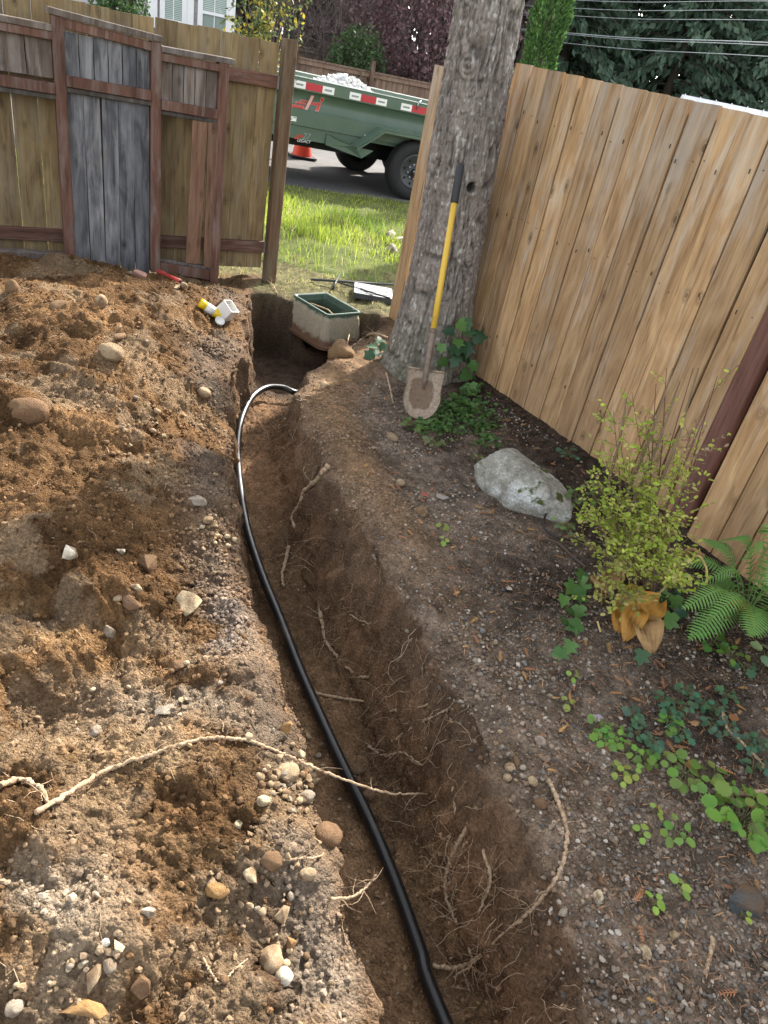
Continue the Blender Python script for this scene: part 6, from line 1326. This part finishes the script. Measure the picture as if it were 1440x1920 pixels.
    def decal(name, polys, ox, oy, mat, off, grow=0.0, s=sc):
        mb = MB()
        for poly in polys:
            q = []; cx = sum(p[0] for p in poly) / len(poly); cy = sum(p[1] for p in poly) / len(poly)
            for (a, b) in poly:
                dx, dy = a - cx, b - cy; l = math.hypot(dx, dy) or 1; a2, b2 = a + dx / l * grow, b + dy / l * grow; ss, zz = tp(ox + a2 * s, oy + b2 * s, NF + .05); q.append((ss, off(zz) if callable(off) else off, zz))
            mb.prism(q, (0, -1, 0), .003)
        return mb.build(name, mat, t, loc=L0)
    def surf(z): f = min(1, max(0, (z - zc) / (zr - zc))); return NF + .012 + .060 * math.sin(math.pi * f) ** .8 - .004
    Hp = [[(455, 395), (512, 408), (380, 665), (328, 652)], [(440, 515), (660, 545), (640, 590), (415, 575)], [(660, 545), (600, 690), (530, 690), (590, 575)], [(650, 432), (708, 450), (688, 522), (632, 512)], [(265, 478), (390, 495), (380, 525), (262, 508)], [(178, 508), (360, 545), (348, 580), (165, 545)], [(72, 556), (320, 600), (310, 650), (62, 608)]]
    decal('letter_h_edge', Hp, 535, 140, hw, lambda z: surf(z) - .0005, 7); decal('letter_h_decal', Hp, 535, 140, hr, lambda z: surf(z) - .004, -5)
    ws = m_plain('white_sticker', (.78, .78, .77), .5, .4, 0, .06)
    decal('white_sticker', [[(45, 780), (165, 800), (155, 888), (35, 868)]], 535, 140, ws, NF - .002); decal('sticker_mark', [[(48, 822), (80, 828), (64, 855)], [(95, 800), (155, 812), (155, 822), (95, 810)]], 535, 140, ink, NF - .0055)
    decal('white_sticker', [[(190, 935), (330, 958), (320, 1062), (172, 1040)]], 660, 160, ws, NF - .002); decal('sticker_mark', [[(195, 965), (225, 958), (250, 972), (275, 958), (312, 985), (275, 1000), (252, 1012), (230, 990)]], 660, 160, hr if False else m_plain('maroon_print', (.22, .05, .05), .6, .3), NF - .0055)
    # skirt logo: small H, outlined 27, white script line
    decal('logo_h', [[(235, 1130), (262, 1135), (232, 1212), (205, 1208)], [(240, 1160), (310, 1175), (300, 1195), (232, 1185)], [(290, 1150), (312, 1155), (285, 1215), (262, 1212)], [(150, 1185), (215, 1195), (208, 1232), (130, 1222)], [(180, 1155), (225, 1162), (220, 1182), (165, 1175)]], 535, 140, hr, NF + .018)
    s0, z0 = tp(535 + 300 * sc, 140 + 1225 * sc, NF + .02); s1, z1 = tp(535 + 205 * sc, 140 + 1250 * sc, NF + .02)
    for (txt, ss, zz, size, mat) in (('27', s0, z0, .105, m_plain('grey_outline_print', (.30, .34, .34), .5, .4)), ('LEGACY', s1, z1 - .022, .052, ws)):
        cu = bpy.data.curves.new('lettering', 'FONT'); cu.body = txt; cu.size = size; cu.shear = .3; cu.extrude = .001; tmp = bpy.data.objects.new('tmp', cu); COL.objects.link(tmp); bpy.context.view_layer.update(); me = bpy.data.meshes.new_from_object(tmp.evaluated_get(bpy.context.evaluated_depsgraph_get())); bpy.data.objects.remove(tmp)
        me.materials.clear(); obj('lettering', me, mat, t, loc=(ss, NF + .0165, zz), rot=(math.pi / 2, -.02, 0))
    # tie hooks and the ladder-like bracket at the back of the rail
    for (u, v) in ((543, 158), (777, 196)): ss, zz = tp(u, v, NF); mb = MB(); mb.tube([(ss, NF - .045, zz - .05), (ss, NF - .05, zz + .03), (ss + .04, NF - .03, zz + .06), (ss + .05, NF + .06, zz + .03)], .011, 8); mb.build('tie_hook', MATS['galvanised_steel'], t, smooth=True, loc=L0)
    # drawbar and jack, hidden by the fence from here
    for s in (-1, 1): mb = MB(); mb.beam((x0 + .1, 1.15 + s * .6, .56), (x0 - 1.5, 1.15 + s * .05, .56), .07, .12); mb.build('drawbar', G, t, loc=L0)
    mb = MB(); mb.tube([(x0 - 1.1, 1.15, .02), (x0 - 1.1, 1.15, .95)], .03, 10); mb.build('jack', MATS['black_steel'], t, smooth=True, loc=L0)
trailer()

# ---- traffic cone behind the trailer
p = V3(at_z(566, 294, .03)); t = thing('traffic_cone', 'orange red traffic cone standing on the road behind the trailer', 'cone', (p.x, p.y, .025))
cm = m_plain('cone_orange', (.85, .07, .03), .5, .4, 0, .1); mb = MB(); mb.lathe([(.175, .03), (.168, .05), (.035, .70), (.03, .71), (.0, .71)], 28); mb.build('cone_body', cm, t, smooth=True, loc=(0, 0, 0)); mb = MB(); mb.box((0, 0, .015), (.22, 0, 0), (0, .22, 0), (0, 0, .015), .02); mb.build('base', rub if False else m_plain('black_cone_base', (.025, .025, .027), .7, .3), t, loc=(0, 0, 0), rot=(0, 0, .4))

# ---- fences across the street
W_FAR = m_wood('far_fence_board', (.17, .105, .075), (.23, .15, .11), (.28, .19, .14), (.28, .24, .21), .3, .1, .8, .15); W_FARG = m_wood('far_grey_board', (.12, .095, .075), (.17, .135, .105), (.21, .17, .135), (.24, .22, .2), .4, .1, .8, .2)
FF = frame_at(tuple(st(0, 9.0)), 66.0)
def far_fence(fr, z1, s0, s1, label, mat, posts, railm, w=.145, ztop_off=0):
    o, ux, un = fr; t = thing('board_fence', label, 'fence', (o.x, o.y, 0), None, math.atan2(ux.y, ux.x)); me = MB().box((0, 0, z1 / 2), (w / 2 - .003, 0, 0), (0, .009, 0), (0, 0, z1 / 2), .003).mesh('board'); x = s0
    while x < s1: obj('board', me, mat, t, loc=(x, ru(-.003, .003), -.03 + ru(-.01, .01))); x += w
    for (z, h) in ((z1 - .02, .09), (z1 - .42, .06), (.25, .09)): mb = MB(); mb.box(((s0 + s1) / 2, -.035, z), ((s1 - s0) / 2, 0, 0), (0, .02, 0), (0, 0, h / 2)); mb.build('rail', railm, t, loc=(0, 0, 0))
    mb = MB(); mb.box(((s0 + s1) / 2, -.02, z1 + .045), ((s1 - s0) / 2, 0, 0), (0, .06, 0), (0, 0, .018)); mb.build('cap_rail', railm, t, loc=(0, 0, 0))
    for s in posts: mb = MB(); mb.box((0, 0, (z1 + .28) / 2), (.05, 0, 0), (0, .05, 0), (0, 0, (z1 + .28) / 2), .005); obj('post', mb.mesh('post'), W_RED, t, loc=(s, -.08, 0))
s_a, z_a = on_plane(628, 122, FF); s_b, z_b = on_plane(795, 153, FF); s_p, z_p = on_plane(700, 108, FF); s_q, _ = on_plane(551, 130, FF)
far_fence(FF, (z_a + z_b) / 2 - .05, s_q - 4.3, s_b + 6, 'reddish brown board fence with cap rail across the street', W_FAR, (s_p, s_q, s_p + (s_p - s_q), s_q - (s_p - s_q)), W_FAR)
FG = frame_at(tuple(st(0, 12.0)), 68.0); s_a, z_a = on_plane(600, 98, FG); far_fence(FG, z_a, s_a - 4.5, s_a + 3.2, 'greyer board fence rising behind the reddish fence', W_FARG, (), W_FARG)

# ---- the house behind the left fence
HF = frame_at(tuple(V3(at_dist(350, 30, 20.0)) * Vector((1, 1, 0)) if False else (lambda p: (p[0], p[1], 0))(at_dist(350, 30, 20.0))), 72.0)
def house():
    o, ux, un = HF; t = thing('house', 'grey lap sided house with white trimmed windows behind the left fence', 'house', (o.x, o.y, 0), None, math.atan2(ux.y, ux.x)); P_ = lambda u, v: on_plane(u, v, HF)
    sid = NB('grey_lap_siding'); sv = sid.coords('Object'); sn = sid.noise(sv, 3, 4, .6); sid.base(sid.ramp(sn, [(.3, (.34, .32, .325)), (.7, (.42, .40, .405))])).rough(.7).spec(.3)
    wh = m_plain('white_trim', (.78, .79, .80), .5, .4, 0, .06); gl = NB('window_glass'); gl.base((.22, .29, .27)).rough(.08).spec(.6); bl = m_plain('window_blind', (.50, .58, .54), .7, .3, 0, .1)
    xa, xb = -4.4, P_(440, 30)[0]; H_ = 5.6; mb = MB()
    wins = [(P_(309, 30)[0], P_(341, 30)[0], 1.05, 2.75), (P_(380, 30)[0], P_(424, 30)[0], P_(400, 62)[1], 2.75)]
    mb.box(((xa + xb) / 2, 3.6, H_ / 2), ((xb - xa) / 2, 0, 0), (0, 3.5, 0), (0, 0, H_ / 2)); mb.build('wall', sid.m, t, loc=(0, 0, 0))
    mb = MB(); z = 0.0
    while z < H_: mb.add([(xa, .085, z), (xb, .085, z), (xb, .100, z + .118), (xa, .100, z + .118), (xa, .099, z), (xb, .099, z)], [(0, 1, 2, 3), (4, 5, 1, 0)]); z += .118
    sg = mb.build('lap_siding', sid.m, t, loc=(0, 0, 0)); sg['kind'] = 'stuff'
    for (a, b, z0, z1) in wins:
        w = MB(); 
        for (c, hx, hz_) in ((((a + b) / 2, z1 + .05), (b - a) / 2 + .11, .055), (((a + b) / 2, z0 - .05), (b - a) / 2 + .11, .05), ((a - .055, (z0 + z1) / 2), .055, (z1 - z0) / 2), ((b + .055, (z0 + z1) / 2), .055, (z1 - z0) / 2), (((a + b) / 2, z0 + (z1 - z0) * .28), (b - a) / 2, .03)): w.box((c[0], .06, c[1]), (hx, 0, 0), (0, .03, 0), (0, 0, hz_))
        wo = w.build('window', wh, t, loc=(0, 0, 0))
        for (za, zb) in ((z0, z0 + (z1 - z0) * .28 - .03), (z0 + (z1 - z0) * .28 + .03, z1)): g_ = MB().box(((a + b) / 2, .072, (za + zb) / 2), ((b - a) / 2, 0, 0), (0, .004, 0), (0, 0, (zb - za) / 2)).build('pane', gl.m, wo); g_.matrix_parent_inverse = Matrix.Identity(4)
        m_ = MB(); zz = z0 + (z1 - z0) * .28 + .06
        while zz < z1: m_.box(((a + b) / 2, .064, zz), ((b - a) / 2, 0, 0), (0, .002, 0), (0, 0, .009)); zz += .034
        b_ = m_.build('blind_slats', bl, wo); b_.matrix_parent_inverse = Matrix.Identity(4); b_['kind'] = 'stuff'
        m_ = MB(); m_.box(((a + b) / 2, .058, (z0 + z1) / 2), (.010, 0, 0), (0, .004, 0), (0, 0, (z1 - z0) / 2)); b_ = m_.build('muntin', wh, wo); b_.matrix_parent_inverse = Matrix.Identity(4)
    for (u, hw) in ((357, .07), (286, .10), (435, .07)): s = P_(u, 30)[0]; MB().box((s, .05, H_ / 2), (hw, 0, 0), (0, .03, 0), (0, 0, H_ / 2)).build('trim_board', wh, t, loc=(0, 0, 0))
    rf = m_plain('grey_shingle', (.11, .11, .115), .9, .2, 0, .3, 10); mb = MB(); mb.prism([(xa - .4, -.5, H_ - .05), (xa - .4, 3.6, H_ + 2.2), (xa - .4, 7.7, H_ - .05)], (1, 0, 0), xb - xa + .8); mb.build('roof', rf, t, loc=(0, 0, 0))
house()

# ---- trees and shrubs of the background
def cloud(name, pts, dirs, size, cols, mat, parent, asp=.5):
    n = len(pts); r = np.random.default_rng(n); y = dirs / np.maximum(1e-6, np.linalg.norm(dirs, axis=1, keepdims=True)); q = r.normal(0, 1, (n, 3)); x = np.cross(y, q); x /= np.maximum(1e-6, np.linalg.norm(x, axis=1, keepdims=True)); s = size[:, None]
    V = np.stack([pts, pts + (x * asp * .5 + y * .5) * s, pts + y * s, pts + (-x * asp * .5 + y * .5) * s], 1).reshape(-1, 3); f = np.arange(n)[:, None] * 4 + np.array([[0, 1, 2, 3]])
    me = mesh_np(name, V, f, smooth=False); color_attr(me, np.repeat(cols, 4, 0)); return obj(name, me, mat, parent, loc=(0, 0, 0))
M_FAR_LEAF = m_leaf('far_leaf', (.1, .2, .04), (.05, .09, .02), .35, .6, True)
M_BARKFAR = m_plain('far_bark', (.10, .08, .065), .9, .2, 0, .3, 4)
def conifer_mesh(seed, H_, R_):
    r = np.random.default_rng(seed); P_ = []; D_ = []; S_ = []; br = MB(); nb = int(H_ * 13)
    for i in range(nb):
        z = 1.0 + (H_ - 1.0) * (i / nb) ** .92; a = i * 2.399 + r.uniform(-.5, .5); L = R_ * (1 - (z / H_) ** 1.15) * r.uniform(.65, 1.15) + .25; droop = r.uniform(.12, .35); n = int(L * 30) + 6
        br.tube([(0, 0, z), (math.cos(a) * L * .5, math.sin(a) * L * .5, z - droop * L * .2), (math.cos(a) * L, math.sin(a) * L, z - droop * L)], [.04, .025, .008], 4, caps=False)
        f = r.uniform(.12, 1.05, n); w = r.normal(0, .22, n) * (1.1 - .6 * f); px = math.cos(a) * L * f - math.sin(a) * w; py = math.sin(a) * L * f + math.cos(a) * w; pz = z - droop * L * f ** 1.4 + r.normal(0, .06, n)
        P_.append(np.stack([px, py, pz], 1)); D_.append(np.stack([math.cos(a) * .55 + r.normal(0, .4, n), math.sin(a) * .55 + r.normal(0, .4, n), -.75 + r.normal(0, .3, n)], 1)); S_.append(r.uniform(.22, .5, n))
    P_ = np.concatenate(P_); D_ = np.concatenate(D_); S_ = np.concatenate(S_); return P_, D_, S_, br
def conifers():
    r = np.random.default_rng(61); protos = []
    for s in range(3):
        H_ = 15.0; P_, D_, S_, br = conifer_mesh(70 + s, H_, 3.6); c = np.array([(.085, .14, .105), (.115, .18, .125), (.15, .22, .155)])[r.choice(3, len(P_))] * r.uniform(.75, 1.25, (len(P_), 1))  # leaf colours lightened and blued to stand in for distance haze
        y = D_ / np.linalg.norm(D_, axis=1, keepdims=True); q = r.normal(0, 1, P_.shape); x = np.cross(y, q); x /= np.linalg.norm(x, axis=1, keepdims=True); V = np.stack([P_, P_ + (x * .24 + y * .5) * S_[:, None], P_ + y * S_[:, None], P_ + (-x * .24 + y * .5) * S_[:, None]], 1).reshape(-1, 3)
        me = mesh_np('crown', V, np.arange(len(P_))[:, None] * 4 + np.array([[0, 1, 2, 3]]), smooth=False); color_attr(me, np.repeat(c, 4, 0)); me.materials.append(M_FAR_LEAF); tm = MB(); tm.tube([(0, 0, -.2), (0, 0, 4), (0, 0, 10), (0, 0, 15)], [.24, .2, .11, .02], 10); tme = tm.mesh('trunk', True); tme.materials.append(M_BARKFAR); bme = br.mesh('branches'); bme.materials.append(M_BARKFAR); protos.append((me, tme, bme))
    labs = ['dark drooping conifer just beside the big trunk', 'dark conifer behind the slim green arborvitae', 'dark conifer beyond the start of the tan fence', 'broad dark conifer over the middle of the tan fence', 'dark conifer above the white roof', 'dark conifer rising right of the white roof', 'dark conifer at the far end above the tan fence', 'tall conifer further back between its neighbours', 'tall conifer furthest back above the wires']
    for i, (az, d, sc_) in enumerate(((1.5, 37, 1.0), (5.5, 34, .95), (9.0, 38, 1.1), (12.6, 35, 1.0), (16.4, 40, 1.05), (20.2, 36, 1.0), (24.5, 38, 1.05), (7.3, 47, 1.15), (14.5, 48, 1.15))):
        a = math.radians(az); p = (math.sin(a) * d, math.cos(a) * d, 0); me, tme, bme = protos[i % 3]; t = thing('conifer_tree', labs[i], 'tree', p, 'conifers beyond the tan fence', ru(0, 6.28)); t.scale = (sc_, sc_, sc_)
        obj('crown', me, None, t, loc=(0, 0, 0)); obj('trunk', tme, None, t, loc=(0, 0, 0)); obj('branches', bme, None, t, loc=(0, 0, 0))
conifers()
def blob_tree(name, label, cat, pos, H_, rx, rz, zc, n, size, pal, leafm=None, stems=5, seed=1, asp=.6, holes=.35, trunk_r=.05, group=None):
    r = np.random.default_rng(seed); random.seed(seed); t = thing(name, label, cat, pos, group); mb = MB(); tips = []
    for s in range(stems):
        a = s * 2.4 + r.uniform(-.4, .4); e = Vector((math.cos(a) * rx * r.uniform(.25, .8), math.sin(a) * rx * r.uniform(.25, .8), zc + rz * r.uniform(.1, .9))); m = Vector((e.x * .35, e.y * .35, e.z * .5)); pth = smooth_path([Vector((r.normal(0, .05), r.normal(0, .05), -.1)), m, e], 10); mb.tube(pth, [trunk_r * (1 - .8 * i / 10) for i in range(11)], 6, caps=False); tips.append(pth)
        for _ in range(7):
            b = pth[random.randrange(4, 10)]; d = Vector((r.normal(0, 1), r.normal(0, 1), r.normal(.5, .5))).normalized() * r.uniform(.3, .7) * rx; mb.tube([b, b + d * .5 + Vector((0, 0, .05)), b + d], [trunk_r * .25, trunk_r * .16, trunk_r * .06], 4, caps=False)
    mb.build('trunk', M_BARKFAR, t, smooth=True, loc=(0, 0, 0)); d = r.normal(0, 1, (n * 3, 3)); d /= np.linalg.norm(d, axis=1, keepdims=True); rad = r.random(n * 3) ** .45; p = d * rad[:, None] * np.array([rx, rx, rz]); p[:, 2] += zc
    keep = n3(p[:, 0], p[:, 1], p[:, 2], 2.2 / rx, seed) + .4 * n3(p[:, 0], p[:, 1], p[:, 2], 6 / rx, seed + 1) > -holes + .25 * rad; p = p[keep & (p[:, 2] > .05)][:n]; m = len(p); dr = r.normal(0, 1, (m, 3)) + np.array([0, 0, -.3]); pal = np.array(pal); cl = n3(p[:, 0], p[:, 1], p[:, 2], 3 / rx, seed + 2)[:, None]
    c = pal[r.integers(0, len(pal), m)] * (1 + .3 * cl) * r.uniform(.75, 1.25, (m, 1)); cloud('crown', p, dr, r.uniform(size * .6, size * 1.3, m), c, leafm or M_FAR_LEAF, t, asp); return t
def gp(u, v, d): p = at_dist(u, v, d); return (float(p[0]), float(p[1]), 0.0)
blob_tree('plum_tree', 'purple leaved plum tree behind the trailer and trunk', 'tree', gp(800, 100, 23), 5, 2.4, 2.3, 2.9, 15000, .11, [(.18, .09, .115), (.24, .125, .15), (.14, .08, .10), (.30, .19, .21)], seed=3, holes=.3)
blob_tree('green_bush', 'dark green bush beside the purple plum tree', 'bush', gp(672, 90, 20.8), 3, .8, 1.2, 1.1, 4500, .10, [(.05, .10, .04), (.08, .14, .05), (.10, .15, .07)], seed=4)
blob_tree('yellowing_shrub', 'shrub with yellow autumn leaves rising behind the end post', 'shrub', gp(500, 40, 15.0), 3, .75, 1.5, 1.9, 2300, .085, [(.42, .34, .05), (.30, .28, .06), (.12, .16, .06), (.10, .13, .06), (.08, .10, .05)], seed=5, holes=.15, stems=9, trunk_r=.03)
blob_tree('rounded_evergreen', 'dense green evergreen peeking over the left fence', 'shrub', gp(222, -10, 12.5), 3, .42, 1.2, 1.45, 5200, .06, [(.05, .11, .03), (.08, .16, .05), (.03, .07, .02)], seed=6, holes=.8)
blob_tree('white_flowered_bush', 'low pale leafy bush beyond the start of the tan fence', 'bush', gp(985, 118, 15), 2, .35, .5, 1.45, 700, .06, [(.35, .33, .10), (.12, .2, .05), (.5, .45, .3)], seed=8)
def arborvitae():
    r = np.random.default_rng(9); b = gp(1012, 110, 14.5); t = thing('arborvitae', 'slim bright green columnar arborvitae beyond the tan fence', 'tree', b); n = 15000; z = r.random(n) * 5.2; R_ = .30 * np.clip(1.25 - (z / 5.2) ** 1.6 * 1.05, .1, 1) * (1 + .15 * np.sin(z * 5)); a = r.uniform(0, 6.28, n); f = .72 + .33 * r.random(n)
    R_ = R_ * (1 + .22 * n3(np.cos(a), np.sin(a), z, 3.5, 44)); p = np.stack([np.cos(a) * R_ * f, np.sin(a) * R_ * f, z], 1); d = np.stack([np.cos(a) * .5, np.sin(a) * .5, np.full(n, .9)], 1) + r.normal(0, .3, (n, 3)); c = np.array([(.07, .15, .04), (.10, .20, .055), (.045, .10, .03)])[r.integers(0, 3, n)] * r.uniform(.75, 1.25, (n, 1))
    cloud('crown', p, d, r.uniform(.05, .10, n), c, M_FAR_LEAF, t, .5); MB().tube([(0, 0, -.1), (0, 0, 4.8)], [.09, .02], 8).build('trunk', M_BARKFAR, t, smooth=True, loc=(0, 0, 0))
arborvitae()
# bare twiggy shrubs
def bare_shrub(label, pos, H_, seed, spread=.9):
    random.seed(seed); t = thing('bare_shrub', label, 'shrub', pos, 'bare shrubs across the street'); mb = MB(); lp = []
    def grow(p, d, L, r_, dep):
        n = 4; pts = [p]
        for i in range(n): d = (d + Vector((random.gauss(0, .14), random.gauss(0, .14), random.gauss(.03, .1)))).normalized(); pts.append(pts[-1] + d * L / n)
        mb.tube(pts, [r_ * (1 - .5 * i / n) for i in range(n + 1)], 4, caps=False)
        if dep < 3:
            for _ in range(4 if dep else 5): k_ = random.randrange(1, n + 1); grow(pts[k_], (d + Vector((random.gauss(0, .55), random.gauss(0, .55), random.gauss(.1, .35)))).normalized(), L * ru(.4, .7), r_ * .5, dep + 1)
        else: lp.extend(pts[2:])
    for s in range(7): a = s * .9; grow(Vector((math.cos(a) * .1, math.sin(a) * .1, 0)), Vector((math.cos(a) * spread * .35, math.sin(a) * spread * .35, 1)).normalized(), H_ * ru(.55, .8), .028, 0)
    mb.build('stems', m_plain('pale_twig', (.20, .16, .15), .9, .2, 0, .3, 3) if 'pale_twig' not in MATS else MATS['pale_twig'], t, loc=(0, 0, 0)); pts = np.array([tuple(q) for q in lp]); r = np.random.default_rng(seed); pts = pts[r.random(len(pts)) < .55]; m = len(pts)
    cloud('dry_leaves', pts, r.normal(0, 1, (m, 3)), r.uniform(.03, .07, m), np.array([(.33, .27, .26), (.22, .13, .13), (.15, .10, .10)])[r.integers(0, 3, m)], M_FAR_LEAF, t, .6)
for i, (u, d, lab) in enumerate(((560, 22.5, 'bare twiggy shrub nearest the yellow leaved shrub'), (605, 23.5, 'bare twiggy shrub with pale upright stems'), (645, 22.5, 'bare twiggy shrub beside the dark green bush'), (700, 24.5, 'bare twiggy shrub behind the dark green bush'))): bare_shrub(lab, gp(u, 100, d), 4.2, 90 + i)
# the wood behind, one mass
def thicket():
    r = np.random.default_rng(15); n = 60000; az = np.radians(r.uniform(-40, 4, n)); d = r.uniform(29, 33, n); z = 8.5 * r.random(n) ** .8; p = np.stack([np.sin(az) * d, np.cos(az) * d, z], 1); k = n3(p[:, 0], p[:, 1], p[:, 2], .6, 77) > -.45; p = p[k]; n = len(p)
    c = np.array([(.25, .20, .20), (.18, .15, .155), (.34, .28, .28), (.19, .21, .14)])[r.choice(4, n, p=[.35, .3, .2, .15])] * r.uniform(.7, 1.3, (n, 1)); o = cloud('thicket', p, r.normal(0, 1, (n, 3)) + np.array([0, 0, .6]), r.uniform(.35, .75, n), c, M_FAR_LEAF, None, .5); tag(o, kind='stuff')  # haze put into the colours by lightening the whole mass
    mb = MB()
    for i in range(60): a = math.radians(r.uniform(-40, 4)); dd = r.uniform(28, 31); x, y = math.sin(a) * dd, math.cos(a) * dd; mb.tube([(x, y, 0), (x + r.normal(0, .2), y, 4), (x + r.normal(0, .5), y, 8.5)], [.07, .05, .02], 5, caps=False)
    o = mb.build('thicket_stems', M_BARKFAR); tag(o, kind='stuff')
thicket()

# ---- white roofed building past the tan fence
WF = frame_at(gp(1370, 200, 27), 108.0)
def white_building():
    o, ux, un = WF; t = thing('white_roofed_shed', 'building with a bright white metal roof showing over the tan fence', 'building', (o.x, o.y, 0), None, math.atan2(ux.y, ux.x)); wm = m_plain('white_metal_roof', (.80, .81, .83), .4, .5, 0, .06, 2); wl = m_plain('pale_shed_wall', (.45, .46, .46), .7, .3)
    s0, zt = on_plane(1290, 172, WF); s1, zb = on_plane(1440, 225, WF); z0 = 1.75; L = 9.0
    MB().box((s0 + L / 2, 2.0, z0 / 2 - .1), (L / 2, 0, 0), (0, 1.9, 0), (0, 0, z0 / 2)).build('wall', wl, t, loc=(0, 0, 0))
    mb = MB(); mb.prism([(s0 - .3, -.3, z0 - .25), (s0 - .3, 2.1, zt - .05), (s0 - .3, 4.3, z0 - .25), (s0 - .3, 4.3, z0 - .32), (s0 - .3, 2.1, zt - .12), (s0 - .3, -.3, z0 - .32)], (1, 0, 0), L + .6); mb.build('roof', wm, t, loc=(0, 0, 0))
    for i in range(19): x = s0 - .2 + i * .5; mb = MB(); mb.beam((x, -.3, z0 - .235), (x, 2.1, zt - .035), .04, .03, (1, 0, 0)); mb.build('roof_seam', wm, t, loc=(0, 0, 0))
white_building()
# ---- overhead wires
wm = m_plain('aluminium_wire', (.42, .46, .48), .5, .5, .3)
for i, (va, vb, r_, lab) in enumerate(((-4, 2, .012, 'uppermost overhead wire crossing the conifers'), (11, 19, .012, 'second overhead wire from the top'), (24, 38, .012, 'third overhead wire from the top'), (55, 80, .020, 'thick overhead cable, fourth from the top'), (57, 85, .016, 'overhead cable twined just under the thick one'), (73, 106, .014, 'lowest overhead wire above the tan fence'))):
    a = V3(at_dist(985, va, 26)); b = V3(at_dist(1440, vb, 21)); d = b - a; pts = [a - d * .75, a - d * .3 + Vector((0, 0, -.02)), a.lerp(b, .0), a.lerp(b, .5) + Vector((0, 0, -.06)), b, b + d * .8]
    tag(MB().tube(smooth_path(pts, 30), r_ * .6, 5).build('overhead_wire', wm, smooth=True), lab, 'wire', 'overhead wires')
# ---- things glimpsed between trunk and tan fence
p = gp(915, 200, 8.6); t = thing('brick_pier', 'brick pier with a pale cap stone glimpsed between trunk and tan fence', 'pier', p); bm_ = m_plain('pier_brick', (.28, .15, .11), .9, .2, 0, .3, 25); cp = m_plain('pier_cap', (.58, .57, .54), .8, .2); z = -.03
mort = m_plain('pier_mortar', (.38, .36, .33), .95, .1); MB().box((0, 0, .72), (.165, 0, 0), (0, .165, 0), (0, 0, .75)).build('mortar_core', mort, t, loc=(0, 0, 0)); bme = MB().box((0, 0, 0), (.083, 0, 0), (0, .05, 0), (0, 0, .030), .003).mesh('brick'); q = 0
while z < 1.40:
    for (x_, y_, ro) in (((-.09, -.13, 0), (.09, -.13, 0), (-.09, .13, 0), (.09, .13, 0)) if q % 2 else ((-.13, -.09, 1.5708), (-.13, .09, 1.5708), (.13, -.09, 1.5708), (.13, .09, 1.5708))): obj('brick', bme, bm_, t, loc=(x_, y_, z + .03), rot=(0, 0, ro))
    z += .07; q += 1
MB().box((0, 0, z + .04), (.22, 0, 0), (0, .22, 0), (0, 0, .045), .01).build('cap_stone', cp, t, loc=(0, 0, 0))
p = V3(at_dist(974, 120, 11.0)); tag(MB().tube([(p.x, p.y, 0), (p.x, p.y, 1.95)], .02, 10).build('white_post', MATS['white_trim'], smooth=True), 'thin white post standing beyond the corner of the tan fence', 'post')
